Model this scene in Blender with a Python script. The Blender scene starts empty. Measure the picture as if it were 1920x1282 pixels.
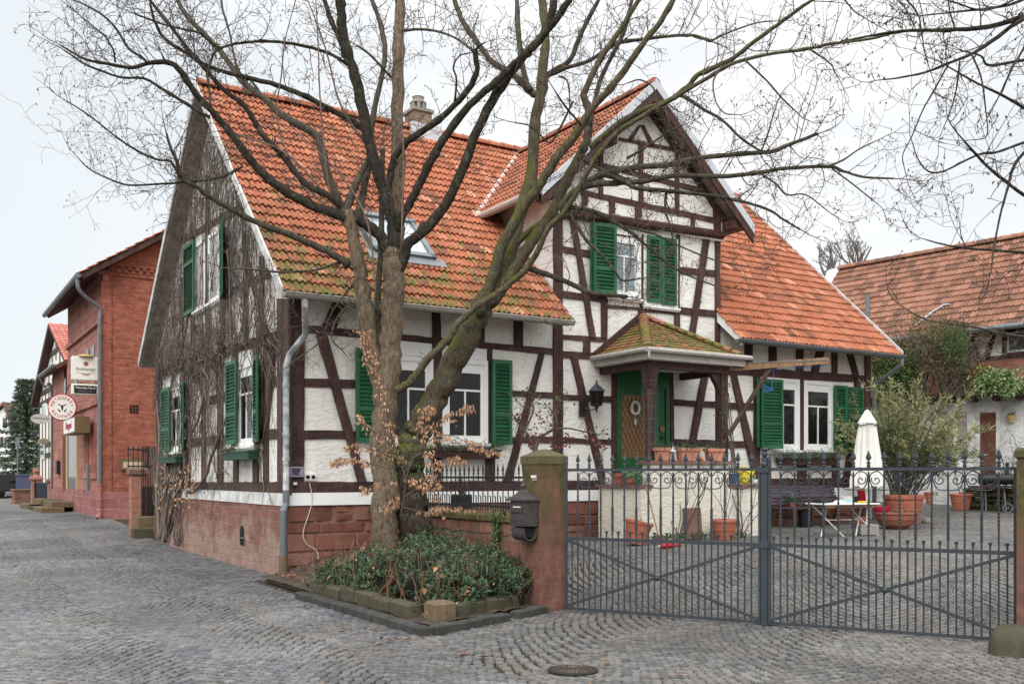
import bpy, math, random
import numpy as np
from mathutils import Vector, Matrix
random.seed(7); np.random.seed(7)
R = math.radians
C = bpy.context.scene.collection
SC = bpy.context.scene

# ------------------------------------------------------------------ camera, sky, sun, exposure
F_PX, CX, HY, EYE = 1812.0, 960.0, 892.0, 1.65
cam = bpy.data.cameras.new('camera'); camo = bpy.data.objects.new('camera', cam); C.objects.link(camo)
camo.location = (0, 0, EYE); camo.rotation_euler = (R(90), 0, 0)
cam.sensor_width = 36; cam.lens = 36*F_PX/1920; cam.shift_y = (HY-641)/1920
cam.clip_start = .1; cam.clip_end = 3000
SC.camera = camo
SUN_EL, SUN_AZ = R(36), R(195)          # azimuth measured from +Y clockwise
world = bpy.data.worlds.new('World'); SC.world = world; world.use_nodes = True
def sky():
    nt = world.node_tree; nt.nodes.clear(); N = nt.nodes.new; L = nt.links.new
    out = N('ShaderNodeOutputWorld'); bg = N('ShaderNodeBackground'); bg.inputs['Strength'].default_value = 1.0
    st = N('ShaderNodeTexSky'); st.sky_type = 'NISHITA'; st.sun_disc = False
    st.sun_elevation = SUN_EL; st.sun_rotation = SUN_AZ
    sm = N('ShaderNodeVectorMath'); sm.operation = 'SCALE'; sm.inputs['Scale'].default_value = .10
    L(st.outputs[0], sm.inputs[0])
    tc = N('ShaderNodeTexCoord'); sx = N('ShaderNodeSeparateXYZ'); L(tc.outputs['Generated'], sx.inputs[0])
    # overcast dome: brighter towards the zenith
    mr = N('ShaderNodeMapRange'); mr.inputs[1].default_value = .40; mr.inputs[2].default_value = 1; mr.inputs[3].default_value = .835; mr.inputs[4].default_value = 2.55
    L(sx.outputs[2], mr.inputs[0])
    nz = N('ShaderNodeTexNoise'); nz.inputs['Scale'].default_value = 2.2; nz.inputs['Detail'].default_value = 6; nz.inputs['Roughness'].default_value = .55
    mp = N('ShaderNodeMapping'); mp.inputs['Scale'].default_value = (1, 1, 2.4); L(tc.outputs['Generated'], mp.inputs[0]); L(mp.outputs[0], nz.inputs[0])
    cr = N('ShaderNodeValToRGB'); cr.color_ramp.elements[0].position = .38; cr.color_ramp.elements[0].color = (.84, .875, .905, 1)
    cr.color_ramp.elements[1].position = .56; cr.color_ramp.elements[1].color = (1.0, 1.0, 1.0, 1)
    L(nz.outputs[0], cr.inputs[0])
    # the cloud is a little thinner (bluer) to the west
    xr = N('ShaderNodeMapRange'); xr.inputs[1].default_value = -.5; xr.inputs[2].default_value = .05; xr.inputs[3].default_value = .0; xr.inputs[4].default_value = 1
    L(sx.outputs[0], xr.inputs[0])
    mx0 = N('ShaderNodeMix'); mx0.data_type = 'RGBA'; mx0.inputs[6].default_value = (.83, .885, .92, 1); L(xr.outputs[0], mx0.inputs[0]); L(cr.outputs[0], mx0.inputs[7])
    vm = N('ShaderNodeVectorMath'); vm.operation = 'SCALE'; L(mx0.outputs[2], vm.inputs[0]); L(mr.outputs[0], vm.inputs['Scale'])
    mix = N('ShaderNodeMix'); mix.data_type = 'RGBA'; mix.inputs[0].default_value = .93
    L(sm.outputs[0], mix.inputs[6]); L(vm.outputs[0], mix.inputs[7]); L(mix.outputs[2], bg.inputs['Color']); L(bg.outputs[0], out.inputs[0])
sky()
sun = bpy.data.lights.new('sun', 'SUN'); sun.energy = 1.5; sun.angle = R(45); sun.color = (1, .97, .92)
suno = bpy.data.objects.new('sun', sun); C.objects.link(suno)
sd = Vector((math.sin(SUN_AZ)*math.cos(SUN_EL), math.cos(SUN_AZ)*math.cos(SUN_EL), math.sin(SUN_EL)))
suno.rotation_euler = (-sd).to_track_quat('-Z', 'Y').to_euler()
SC.view_settings.view_transform = 'Standard'; SC.view_settings.look = 'None'; SC.view_settings.exposure = .36; SC.view_settings.gamma = 1

# ------------------------------------------------------------------ frames and measuring
def W(u, v, d): return Vector(((u-CX)/F_PX*d, d, EYE+(HY-v)/F_PX*d))
TH = math.atan2(.5286, .8489)
FX = Vector((math.cos(TH), math.sin(TH), 0)); GY = Vector((-math.sin(TH), math.cos(TH), 0))
C0 = Vector((-3.682, 16, 0))
def H(X, Y, Z=0): return C0+FX*X+GY*Y+Vector((0, 0, Z))
def toH(p):
    r = Vector(p)-C0; return Vector((r.dot(FX), r.dot(GY), r.z))
CAMH = toH((0, 0, EYE))
def rayH(u, v):
    d = Vector(((u-CX)/F_PX, 1, (HY-v)/F_PX)); return Vector((d.dot(FX), d.dot(GY), d.z))
def FP(u, v, off=0):
    d = rayH(u, v); t = (-off-CAMH.y)/d.y; p = CAMH+d*t; return p.x, p.z
def GP(u, v, off=0):
    d = rayH(u, v); t = (-off-CAMH.x)/d.x; p = CAMH+d*t; return p.y, p.z
def PL(u, v, p0, n):
    d = rayH(u, v); t = (Vector(p0)-CAMH).dot(n)/d.dot(n); return CAMH+d*t
G0 = Vector((.672, 12.18)); GD = Vector((.877, -.481)); GN = Vector((.481, .877))
def ss(a, b, x):
    t = np.clip((x-a)/(b-a), 0, 1); return t*t*(3-2*t)
def gz(x, y):
    x = np.asarray(x, float); y = np.asarray(y, float)
    q = GN.x*(x-G0.x)+GN.y*(y-G0.y)
    X = (x-C0.x)*FX.x+(y-C0.y)*FX.y
    base = -.05+.36*ss(21, 33, y)
    court = (.48*ss(.2, 5.4, q)+.012*np.clip(q-5.4, 0, 20))*ss(1.5, 2.4, X)
    return base+court
def gzf(x, y): return float(gz(x, y))
def GR(u, v):
    d = 8.0
    a, b = 5.0, 120.0
    for _ in range(60):
        m = (a+b)/2; p = W(u, v, m)
        if p.z > gzf(p.x, p.y): a = m
        else: b = m
    return W(u, v, a)

# ------------------------------------------------------------------ mesh building
class MB:
    def __init__(s): s.v = []; s.f = []; s.r = []; s.cur = None
    def add(s, vs, fs):
        o = len(s.v); s.v += [tuple(x) for x in vs]
        s.f += [tuple(i+o for i in f) for f in fs]
        rr = random.random() if s.cur is None else s.cur
        s.r += [rr]*len(fs)
    def box(s, c, sz, M=None):
        c = Vector(c); hx, hy, hz = sz[0]/2, sz[1]/2, sz[2]/2
        vs = []
        for z in (-hz, hz):
            for x, y in ((-hx, -hy), (hx, -hy), (hx, hy), (-hx, hy)):
                p = Vector((x, y, z)); vs.append(c+(M @ p if M else p))
        s.add(vs, [(3, 2, 1, 0), (4, 5, 6, 7), (0, 1, 5, 4), (1, 2, 6, 5), (2, 3, 7, 6), (3, 0, 4, 7)])
    def bbox(s, a, b):
        s.box([(a[i]+b[i])/2 for i in range(3)], [abs(b[i]-a[i]) for i in range(3)])
    def cbox(s, c, sz, bev=.01, M=None):
        # box with chamfered edges on top and bottom
        c = Vector(c); vs = []
        hx, hy, hz = sz[0]/2, sz[1]/2, sz[2]/2
        for z, k in ((-hz, bev), (-hz+bev, 0), (hz-bev, 0), (hz, bev)):
            for x, y in ((-hx+k, -hy+k), (hx-k, -hy+k), (hx-k, hy-k), (-hx+k, hy-k)):
                p = Vector((x, y, z)); vs.append(c+(M @ p if M else p))
        fs = [(3, 2, 1, 0), (12, 13, 14, 15)]
        for l in range(3):
            for i in range(4):
                j = (i+1) % 4; fs.append((l*4+i, l*4+j, l*4+4+j, l*4+4+i))
        s.add(vs, fs)
    def beam(s, p, q, w, h, up=(0, 0, 1)):
        p, q = Vector(p), Vector(q); d = (q-p); L = d.length; d.normalize()
        u = Vector(up); sd = d.cross(u)
        if sd.length < 1e-4: sd = d.cross(Vector((1, 0, 0)))
        sd.normalize(); u = sd.cross(d)
        s.box((p+q)/2, (w, L, h), Matrix((sd, d, u)).transposed())
    def tube(s, pts, rad, n=6, caps=True):
        pts = [Vector(p) for p in pts]; m = len(pts)
        if not hasattr(rad, '__len__'): rad = [rad]*m
        t0 = (pts[1]-pts[0]).normalized()
        a = t0.cross(Vector((0, 0, 1)))
        if a.length < .01: a = t0.cross(Vector((1, 0, 0)))
        a.normalize(); vs = []
        cs = [(math.cos(2*math.pi*k/n), math.sin(2*math.pi*k/n)) for k in range(n)]
        for i in range(m):
            t = (pts[min(i+1, m-1)]-pts[max(i-1, 0)])
            if t.length < 1e-9: t = t0
            t = t.normalized(); a = a-t*a.dot(t)
            if a.length < 1e-6: a = t.orthogonal()
            a.normalize(); b = t.cross(a)
            for c, sn in cs: vs.append(pts[i]+(a*c+b*sn)*rad[i])
        fs = []
        for i in range(m-1):
            for k in range(n):
                k2 = (k+1) % n; fs.append((i*n+k, i*n+k2, (i+1)*n+k2, (i+1)*n+k))
        if caps: fs.append(tuple(range(n-1, -1, -1))); fs.append(tuple((m-1)*n+k for k in range(n)))
        s.add(vs, fs)
    def lathe(s, prof, c=(0, 0, 0), n=20, M=None):
        c = Vector(c); vs = []; m = len(prof)
        for r, z in prof:
            for k in range(n):
                a = 2*math.pi*k/n; p = Vector((r*math.cos(a), r*math.sin(a), z)); vs.append(c+(M @ p if M else p))
        fs = []
        for i in range(m-1):
            for k in range(n):
                k2 = (k+1) % n; fs.append((i*n+k, i*n+k2, (i+1)*n+k2, (i+1)*n+k))
        fs.append(tuple(range(n-1, -1, -1))); fs.append(tuple((m-1)*n+k for k in range(n)))
        s.add(vs, fs)
    def prism(s, poly, ext):
        n = len(poly); e = Vector(ext); P = [Vector(p) for p in poly]
        s.add(P+[p+e for p in P], [tuple(range(n)), tuple(range(2*n-1, n-1, -1))]+[(i, i+n, (i+1) % n+n, (i+1) % n) for i in range(n)])
    def leaf(s, p, d, nrm, l, w, fold=.25):
        p = Vector(p); d = Vector(d).normalized(); b = d.cross(Vector(nrm))
        if b.length < 1e-3: b = d.orthogonal()
        b.normalize(); n2 = b.cross(d)
        s.add([p, p+d*l*.45+b*w*.5+n2*fold*w, p+d*l, p+d*l*.45-b*w*.5+n2*fold*w], [(0, 1, 2), (0, 2, 3)])
    def build(s, name, mat, parent=None, smooth=False, link=True):
        me = bpy.data.meshes.new(name); me.from_pydata(s.v, [], s.f)
        at = me.attributes.new('rnd', 'FLOAT', 'FACE'); at.data.foreach_set('value', s.r)
        me.materials.append(mat)
        if smooth: me.polygons.foreach_set('use_smooth', [True]*len(s.f))
        me.update()
        o = bpy.data.objects.new(name, me)
        C.objects.link(o)
        if parent: o.parent = parent
        return o
def tag(o, label=None, cat=None, group=None, kind=None):
    if label: o['label'] = label
    if cat: o['category'] = cat
    if group: o['group'] = group
    if kind: o['kind'] = kind
    return o
def thing(name, label, cat, loc=(0, 0, 0), rz=0, group=None):
    o = bpy.data.objects.new(name, None); C.objects.link(o); o.empty_display_size = .2
    o.location = loc; o.rotation_euler = (0, 0, rz)
    return tag(o, label, cat, group)
def dup(root, loc=None, rz=None, label=None):
    r = root.copy(); C.objects.link(r)
    if loc is not None: r.location = loc
    if rz is not None: r.rotation_euler = (0, 0, rz)
    if label: r['label'] = label
    for ch in list(root.children):
        c = ch.copy(); C.objects.link(c); c.parent = r
        for g in list(ch.children):
            d = g.copy(); C.objects.link(d); d.parent = c
    return r
def rv(a=1.0): return Vector((random.uniform(-a, a), random.uniform(-a, a), random.uniform(-a, a)))
def catmull(pts, k=4):
    P = [Vector(p) for p in pts]; out = []
    for i in range(len(P)-1):
        p0 = P[max(i-1, 0)]; p1 = P[i]; p2 = P[i+1]; p3 = P[min(i+2, len(P)-1)]
        for j in range(k):
            t = j/k
            out.append(.5*((2*p1)+(p2-p0)*t+(2*p0-5*p1+4*p2-p3)*t*t+(3*p1-p0-3*p2+p3)*t**3))
    out.append(P[-1]); return out
def text_part(txt, size, mat, parent, loc, rot, ext=.004, name='lettering', sx=1.0):
    cu = bpy.data.curves.new(name, 'FONT'); cu.body = txt; cu.size = size; cu.extrude = ext
    cu.align_x = 'CENTER'; cu.align_y = 'CENTER'
    t = bpy.data.objects.new('tmp', cu); C.objects.link(t)
    dg = bpy.context.evaluated_depsgraph_get(); me = bpy.data.meshes.new_from_object(t.evaluated_get(dg))
    bpy.data.objects.remove(t); me.materials.clear(); me.materials.append(mat)
    o = bpy.data.objects.new(name, me); C.objects.link(o); o.parent = parent
    o.location = loc; o.rotation_euler = rot; o.scale = (sx, 1, 1)
    return o

# ------------------------------------------------------------------ materials
def lin(r, g, b):
    f = lambda c: (c/255/12.92) if c/255 <= .04045 else ((c/255+.055)/1.055)**2.4
    return (f(r), f(g), f(b), 1)
class NT:
    def __init__(s, name):
        s.m = bpy.data.materials.new(name); s.m.use_nodes = True; s.t = s.m.node_tree
        s.b = s.t.nodes['Principled BSDF']; s.tc = s.t.nodes.new('ShaderNodeTexCoord')
    def n(s, ty, **kw):
        x = s.t.nodes.new(ty)
        for k, v in kw.items(): setattr(x, k, v)
        return x
    def l(s, a, b): s.t.links.new(a, b)
    def coords(s, scale=(1, 1, 1), obj=True):
        mp = s.n('ShaderNodeMapping'); mp.inputs['Scale'].default_value = scale
        s.l(s.tc.outputs['Object'], mp.inputs[0]); return mp.outputs[0]
    def noise(s, vec, scale, det=4, rough=.55, dist=0):
        x = s.n('ShaderNodeTexNoise'); x.inputs['Scale'].default_value = scale; x.inputs['Detail'].default_value = det
        x.inputs['Roughness'].default_value = rough; x.inputs['Distortion'].default_value = dist; s.l(vec, x.inputs['Vector']); return x.outputs[0]
    def ramp(s, fac, stops):
        x = s.n('ShaderNodeValToRGB'); e = x.color_ramp.elements
        while len(e) < len(stops): e.new(.5)
        for el, (p, c) in zip(e, stops):
            el.position = p; el.color = c if len(c) == 4 else (*c, 1)
        s.l(fac, x.inputs[0]); return x.outputs[0]
    def step(s, fac, a, b, c=0, d=1):
        x = s.n('ShaderNodeMapRange'); x.clamp = True
        for i, v in enumerate((a, b, c, d)): x.inputs[i+1].default_value = v
        s.l(fac, x.inputs[0]); return x.outputs[0]
    def mix(s, fac, a, b, mode='MIX'):
        x = s.n('ShaderNodeMix'); x.data_type = 'RGBA'; x.blend_type = mode
        if isinstance(fac, (int, float)): x.inputs[0].default_value = fac
        else: s.l(fac, x.inputs[0])
        for i, v in ((6, a), (7, b)):
            if isinstance(v, tuple): x.inputs[i].default_value = v if len(v) == 4 else (*v, 1)
            else: s.l(v, x.inputs[i])
        return x.outputs[2]
    def math(s, op, a, b=0.0):
        x = s.n('ShaderNodeMath'); x.operation = op; x.use_clamp = False
        for i, v in enumerate((a, b)):
            if isinstance(v, (int, float)): x.inputs[i].default_value = v
            else: s.l(v, x.inputs[i])
        return x.outputs[0]
    def attr(s, nm='rnd'):
        x = s.n('ShaderNodeAttribute'); x.attribute_name = nm; return x.outputs['Fac']
    def sep(s, v):
        x = s.n('ShaderNodeSeparateXYZ'); s.l(v, x.inputs[0]); return x.outputs
    def color(s, c):
        if isinstance(c, tuple): s.b.inputs['Base Color'].default_value = c if len(c) == 4 else (*c, 1)
        else: s.l(c, s.b.inputs['Base Color'])
    def rough(s, r):
        if isinstance(r, (int, float)): s.b.inputs['Roughness'].default_value = r
        else: s.l(r, s.b.inputs['Roughness'])
    def bump(s, h, dist, st=.6):
        x = s.n('ShaderNodeBump'); x.inputs['Strength'].default_value = st; x.inputs['Distance'].default_value = dist
        s.l(h, x.inputs['Height']); s.l(x.outputs[0], s.b.inputs['Normal'])
    def spec(s, v): s.b.inputs['Specular IOR Level'].default_value = v
def simple(name, c, rough=.6, var=.25, scale=6, bump=.0, bscale=40, metal=0, c2=None, rnd=0, stretch=(1, 1, 1), spec=.4):
    m = NT(name); v = m.coords(stretch)
    c = c if len(c) == 4 else (*c, 1)
    c2 = c2 or tuple([x*(1-var) for x in c[:3]]+[1])
    nz = m.noise(v, scale, 6, .65)
    col = m.mix(m.step(nz, .35, .65), c2, c)
    if rnd:
        k = m.step(m.attr(), 0, 1, 1-rnd, 1+rnd*.6)
        x = m.n('ShaderNodeVectorMath'); x.operation = 'SCALE'; m.l(col, x.inputs[0]); m.l(k, x.inputs['Scale']); col = x.outputs[0]
    m.color(col); m.rough(rough); m.b.inputs['Metallic'].default_value = metal; m.spec(spec)
    if bump: m.bump(m.noise(v, bscale, 5, .6), bump)
    return m.m
def scaled(m, col, k):
    x = m.n('ShaderNodeVectorMath'); x.operation = 'SCALE'; m.l(col, x.inputs[0]); m.l(k, x.inputs['Scale']); return x.outputs[0]
M = {}
def mk_plaster(name, c, dirt, amount=.5):
    m = NT(name); v = m.coords()
    big = m.noise(v, .9, 5, .6); fine = m.noise(m.coords((9, 9, 16)), 1, 5, .6, .6)
    st = m.noise(m.coords((3.5, 3.5, .35)), 1, 5, .65)
    col = m.mix(m.math('MULTIPLY', m.step(big, .42, .72), amount), c, dirt)
    col = m.mix(m.math('MULTIPLY', m.step(st, .48, .72), .5), col, dirt)
    vo = m.n('ShaderNodeTexVoronoi'); vo.feature = 'DISTANCE_TO_EDGE'; vo.inputs['Scale'].default_value = 1.1; wv = m.n('ShaderNodeVectorMath'); wv.operation = 'ADD'; m.l(m.coords(), wv.inputs[0]); nn = m.n('ShaderNodeTexNoise'); nn.inputs['Scale'].default_value = 4; nn.inputs['Detail'].default_value = 5; m.l(m.coords(), nn.inputs['Vector']); sc_ = m.n('ShaderNodeVectorMath'); sc_.operation = 'SCALE'; sc_.inputs['Scale'].default_value = .35; m.l(nn.outputs['Color'], sc_.inputs[0]); m.l(sc_.outputs[0], wv.inputs[1]); m.l(wv.outputs[0], vo.inputs['Vector'])
    ck = m.math('MULTIPLY', m.step(vo.outputs['Distance'], .0, .012, 1, 0), m.step(big, .46, .56)); col = m.mix(m.math('MULTIPLY', ck, .5), col, tuple(x*.45 for x in dirt[:3]))
    m.color(col); m.rough(.9); m.spec(.15)
    m.bump(m.math('ADD', fine, m.math('MULTIPLY', m.noise(m.coords((2.5, 2.5, 6)), 1, 4, .6, .8), .9)), .03, .8); return m.m
M['plaster'] = mk_plaster('lime_plaster', lin(242, 239, 233), lin(212, 206, 196))
M['plaster_gable'] = mk_plaster('weathered_plaster', lin(240, 236, 230), lin(176, 168, 160), .7)
M['render'] = mk_plaster('cream_render', lin(232, 226, 212), lin(202, 194, 178))
M['shedwall'] = mk_plaster('whitewash', lin(225, 225, 225), lin(150, 150, 145), .8)
def mk_wood(name, c, c2, st=(3, 3, .6), sp=.25):
    m = NT(name); a = m.attr(); v = m.coords(st)
    g = m.noise(m.coords((14, 14, 1.6)), 1.5, 6, .7, .4); h = m.noise(m.coords((1.6, 14, 14)), 1.5, 6, .7, .4)
    k = m.noise(v, 2, 5, .6)
    col = m.mix(m.step(k, .35, .68), c, c2)
    col = scaled(m, col, m.step(a, 0, 1, .82, 1.15)); wr = m.noise(m.coords((3, 3, 3)), 2.2, 7, .75); col = m.mix(m.math('MULTIPLY', m.step(wr, .52, .68), .35), col, tuple(min(1, x*1.9) for x in c[:3])); col = scaled(m, col, m.step(m.math('MULTIPLY', g, h), .14, .36, .55, 1.15))
    m.color(col); m.rough(.75); m.spec(sp); m.bump(m.math('ADD', g, h), .012, .6); return m.m
M['timber'] = mk_wood('brown_timber', lin(90, 66, 62), lin(64, 46, 44))
M['timber_old'] = mk_wood('weathered_timber', lin(98, 78, 68), lin(66, 52, 46))
M['timber_red'] = mk_wood('red_brown_board', lin(92, 64, 60), lin(76, 52, 48))
M['soffit'] = mk_wood('grey_soffit', lin(164, 154, 144), lin(128, 118, 110))
M['wood_raw'] = mk_wood('bare_wood', lin(165, 130, 100), lin(128, 98, 74))
M['white'] = simple('white_paint', lin(238, 238, 236), .45, .06, 4, .002, 60)
M['offwhite'] = simple('weathered_white', lin(222, 222, 220), .6, .18, 4, .003, 60, c2=lin(168, 164, 158))
M['green'] = simple('green_shutter_paint', lin(42, 104, 70), .5, .3, 3.5, .003, 50, rnd=.3, c2=lin(28, 84, 54))
M['green_door'] = simple('green_door_paint', lin(14, 92, 46), .4, .15, 3)
M['green_pale'] = simple('pale_green_panel', lin(112, 168, 122), .45, .08, 3)
M['zinc'] = simple('zinc', lin(120, 126, 130), .45, .22, 5, .001, 30, metal=.35)
M['gutter'] = simple('painted_gutter', lin(186, 180, 172), .5, .25, 6, .001, 30)
M['pipe_paint'] = simple('flaking_pipe_paint', lin(222, 222, 220), .55, .3, 4, .002, 40, c2=lin(110, 122, 130))
M['iron'] = simple('painted_iron', lin(66, 72, 78), .5, .3, 9, .001, 80, metal=.2)
M['iron_dark'] = simple('dark_iron', lin(48, 47, 48), .5, .3, 9, .001, 80, metal=.3)
M['black'] = simple('black_metal', lin(32, 32, 34), .4, .3, 9)
M['dark'] = simple('dark_void', (.008, .008, .009), .9, .2)
M['terracotta'] = simple('terracotta', lin(186, 108, 84), .85, .22, 7, .003, 60, c2=lin(150, 92, 74))
M['terracotta_pale'] = simple('pale_terracotta', lin(204, 140, 116), .85, .2, 7, .003, 60)
M['concrete'] = simple('concrete', lin(150, 146, 138), .9, .25, 6, .004, 50)
M['curtain'] = simple('curtain', lin(178, 190, 196), .8, .1)
def mk_glass(name, c, r=.04, spec=.5):
    m = NT(name); v = m.coords(); nz = m.noise(v, 1.3, 3)
    m.color(m.mix(m.step(nz, .35, .7), c, tuple(x*.45 for x in c[:3]))); m.rough(r); m.spec(spec); return m.m
M['glass'] = mk_glass('window_glass', (.016, .017, .018), spec=.28)
M['glass_pale'] = mk_glass('sky_curtain_glass', lin(150, 164, 172))  # pale pane colour has reflected sky painted in, along with the curtains
M['glass_sky'] = mk_glass('rooflight_glass', lin(205, 214, 218), .08)
M['glass_brown'] = simple('amber_glass', lin(138, 98, 56), .25, .3, 30, .01, 60, spec=.6)
def mk_stone(name, c1, c2, mortar, bw=.55, bh=.26, moss=0, mort=.014, smear=0):
    m = NT(name); o = m.sep(m.tc.outputs['Object'])
    cb = m.n('ShaderNodeCombineXYZ')
    wob = m.noise(m.coords(), 2.2, 3)
    m.l(m.math('ADD', m.math('ADD', o[0], o[1]), m.math('MULTIPLY', wob, .10)), cb.inputs[0])
    m.l(m.math('ADD', o[2], m.math('MULTIPLY', m.noise(m.coords((1.2, 1.2, 3)), 2, 3), .12)), cb.inputs[1])
    br = m.n('ShaderNodeTexBrick'); m.l(cb.outputs[0], br.inputs['Vector'])
    for k, x in (('Scale', 1), ('Mortar Size', mort), ('Mortar Smooth', .4), ('Brick Width', bw), ('Row Height', bh), ('Bias', -.1)): br.inputs[k].default_value = x
    br.inputs['Color1'].default_value = c1; br.inputs['Color2'].default_value = c2; br.inputs['Mortar'].default_value = mortar
    br.offset_frequency = 2; br.squash = 1.5; br.squash_frequency = 3
    nz = m.noise(m.coords(), 5, 7, .7)
    col = scaled(m, br.outputs['Color'], m.step(nz, .25, .75, .6, 1.3))
    blot = m.noise(m.coords(), 1.1, 4); col = m.mix(m.math('MULTIPLY', m.step(blot, .48, .7), .45), col, tuple(x*.55 for x in c2[:3]))
    if smear:
        sm = m.math('ADD', m.noise(m.coords(), 1.6, 6, .7), m.step(o[2], .3, 1.1, .10, -.16)); col = m.mix(m.math('MULTIPLY', m.step(sm, .46, .56), .75), col, m.mix(m.step(nz, .35, .65), lin(150, 122, 110), lin(172, 150, 138)))
    if moss:
        mm = m.noise(m.coords(), 3.5, 6, .7); col = m.mix(m.math('MULTIPLY', m.step(mm, .45, .62), moss), col, lin(86, 92, 44))
    m.color(col); m.rough(.9); m.spec(.15)
    hh = m.math('ADD', m.math('MULTIPLY', br.outputs['Fac'], -1.0), m.math('MULTIPLY', m.noise(m.coords(), 14, 6, .65), .8))
    m.bump(hh, .03, .8); return m.m
M['plinth'] = mk_stone('red_sandstone_blocks', lin(150, 104, 92), lin(126, 80, 68), lin(86, 62, 54), .58, .25, 0, .013)
M['plinth_gable'] = mk_stone('rubble_plinth', lin(138, 94, 82), lin(150, 110, 98), lin(152, 128, 118), .28, .16, 0, .012, smear=1)
M['lowwall'] = mk_stone('rubble_low_wall', lin(160, 112, 104), lin(132, 86, 78), lin(120, 108, 96), .42, .30, .5, .03)
M['brick'] = mk_stone('red_brick', lin(168, 100, 80), lin(140, 78, 62), lin(178, 138, 120), .25, .075, 0, .006)
M['brick_pale'] = mk_stone('weathered_brick', lin(176, 124, 104), lin(158, 106, 90), lin(180, 150, 134), .25, .075, 0, .006)
M['pinkstone'] = mk_stone('pink_painted_stone', lin(164, 112, 108), lin(150, 98, 94), lin(186, 158, 154), .9, .33, 0, .012)
M['facade_stone'] = mk_stone('dressed_sandstone', lin(178, 128, 114), lin(160, 108, 96), lin(132, 92, 82), .8, .4, 0, .012)
M['drystone'] = mk_stone('dark_dry_stone', lin(92, 76, 62), lin(62, 52, 44), lin(28, 24, 20), .35, .16, .5, .03)
def mk_sand(name, c, c2, moss, zlo, zhi):
    m = NT(name); nz = m.noise(m.coords(), 6, 6, .65); z = m.sep(m.tc.outputs['Object'])[2]
    streak = m.noise(m.coords((9, 9, 1)), 1, 5, .6)
    col = m.mix(m.step(nz, .35, .68), c, c2)
    f = m.math('MULTIPLY', m.step(z, zlo, zhi), m.step(streak, .30, .55)); f = m.math('MULTIPLY', f, moss)
    bg_ = m.noise(m.coords(), 2.4, 6, .7); col = m.mix(m.math('MULTIPLY', m.step(bg_, .52, .64), .5), col, tuple(x*.5 for x in c2[:3])); col = m.mix(f, col, m.mix(m.step(nz, .4, .6), lin(70, 68, 46), lin(98, 94, 62))); m.color(col); m.rough(.92); m.spec(.1)
    m.bump(m.noise(m.coords(), 22, 6, .65), .012); return m.m
M['pillar'] = mk_sand('sandstone_pillar', lin(136, 98, 86), lin(98, 70, 62), .95, .75, 1.5)
M['pillar_cap'] = mk_sand('mossy_pillar_cap', lin(122, 114, 92), lin(94, 86, 70), .8, -5, -4)
M['sandstone'] = mk_sand('sandstone', lin(134, 114, 94), lin(104, 88, 72), .4, -5, -4)
M['coping'] = mk_sand('sandstone_coping', lin(138, 108, 98), lin(112, 86, 78), 0, 0, 1)
M['mossy_stone'] = mk_sand('mossy_stone', lin(96, 90, 80), lin(66, 64, 56), .35, -5, -4)
M['curbstone'] = mk_sand('kerb_basalt', lin(82, 82, 82), lin(58, 59, 60), .15, -5, -4)
def mk_tiles(name, stops, moss=0, mz=(0, 1), mx=(0, 1), lich=.35, rough=.8):
    m = NT(name); a = m.attr(); v = m.coords()
    col = m.ramp(a, stops)
    nz = m.noise(v, 9, 6, .7); col = scaled(m, col, m.step(nz, .25, .75, .72, 1.22))
    bl = m.noise(v, .55, 5, .65); col = m.mix(m.math('MULTIPLY', m.step(bl, .50, .68), lich), col, lin(118, 82, 66))
    dk = m.noise(v, 2.6, 7, .75); col = m.mix(m.math('MULTIPLY', m.step(dk, .54, .68), .7), col, lin(84, 66, 56)); sk = m.noise(m.coords((5, .9, .9)), 1.3, 6, .7); col = m.mix(m.math('MULTIPLY', m.step(sk, .54, .72), .5), col, lin(104, 78, 64))
    if moss:
        o = m.sep(m.tc.outputs['Object'])
        mm = m.noise(v, 3.2, 7, .72); m2 = m.noise(v, .7, 4, .6)
        f = m.math('ADD', m.step(o[2], mz[0], mz[1], 1, 0), m.math('MULTIPLY', m.math('SUBTRACT', m2, .5), 1.4))
        f = m.math('MULTIPLY', f, m.step(o[0], mx[0], mx[1], 1, .0))
        f = m.math('SUBTRACT', m.math('ADD', f, m.math('MULTIPLY', m.math('SUBTRACT', mm, .5), 5.0)), .62)
        col = m.mix(m.math('MULTIPLY', m.step(f, 0, .28), moss), col, m.mix(m.step(nz, .4, .6), lin(84, 90, 42), lin(124, 118, 62)))
    m.color(col); m.rough(rough); m.spec(.25); m.bump(m.noise(v, 40, 6, .7), .006, .6); return m.m
TS = [(0, lin(120, 82, 66)), (.05, lin(148, 90, 66)), (.35, lin(182, 112, 82)), (.7, lin(168, 102, 74)), (.96, lin(192, 128, 98)), (1, lin(206, 150, 122))]
M['tile'] = mk_tiles('clay_roof_tile', TS, .84, (4.3, 7.2), (3.6, 6.4))
M['tile_dormer'] = mk_tiles('dormer_clay_tile', [(0, lin(136, 84, 64)), (.5, lin(164, 102, 76)), (1, lin(178, 114, 88))], 0, lich=.3)
M['tile_porch'] = mk_tiles('mossy_porch_tile', [(0, lin(140, 92, 70)), (.5, lin(164, 110, 86)), (1, lin(176, 124, 100))], .95, (4.55, 5.3), (8.6, 9.8), .5)
M['tile_barn'] = mk_tiles('old_barn_tile', [(0, lin(112, 82, 70)), (.5, lin(148, 104, 84)), (1, lin(164, 118, 98))], 0, lich=.5)
M['tile_coral'] = mk_tiles('new_coral_tile', [(0, lin(196, 118, 106)), (1, lin(208, 132, 118))], 0, lich=0)
M['tile_brown'] = mk_tiles('brown_tile', [(0, lin(112, 84, 74)), (1, lin(134, 104, 92))], 0)
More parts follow.
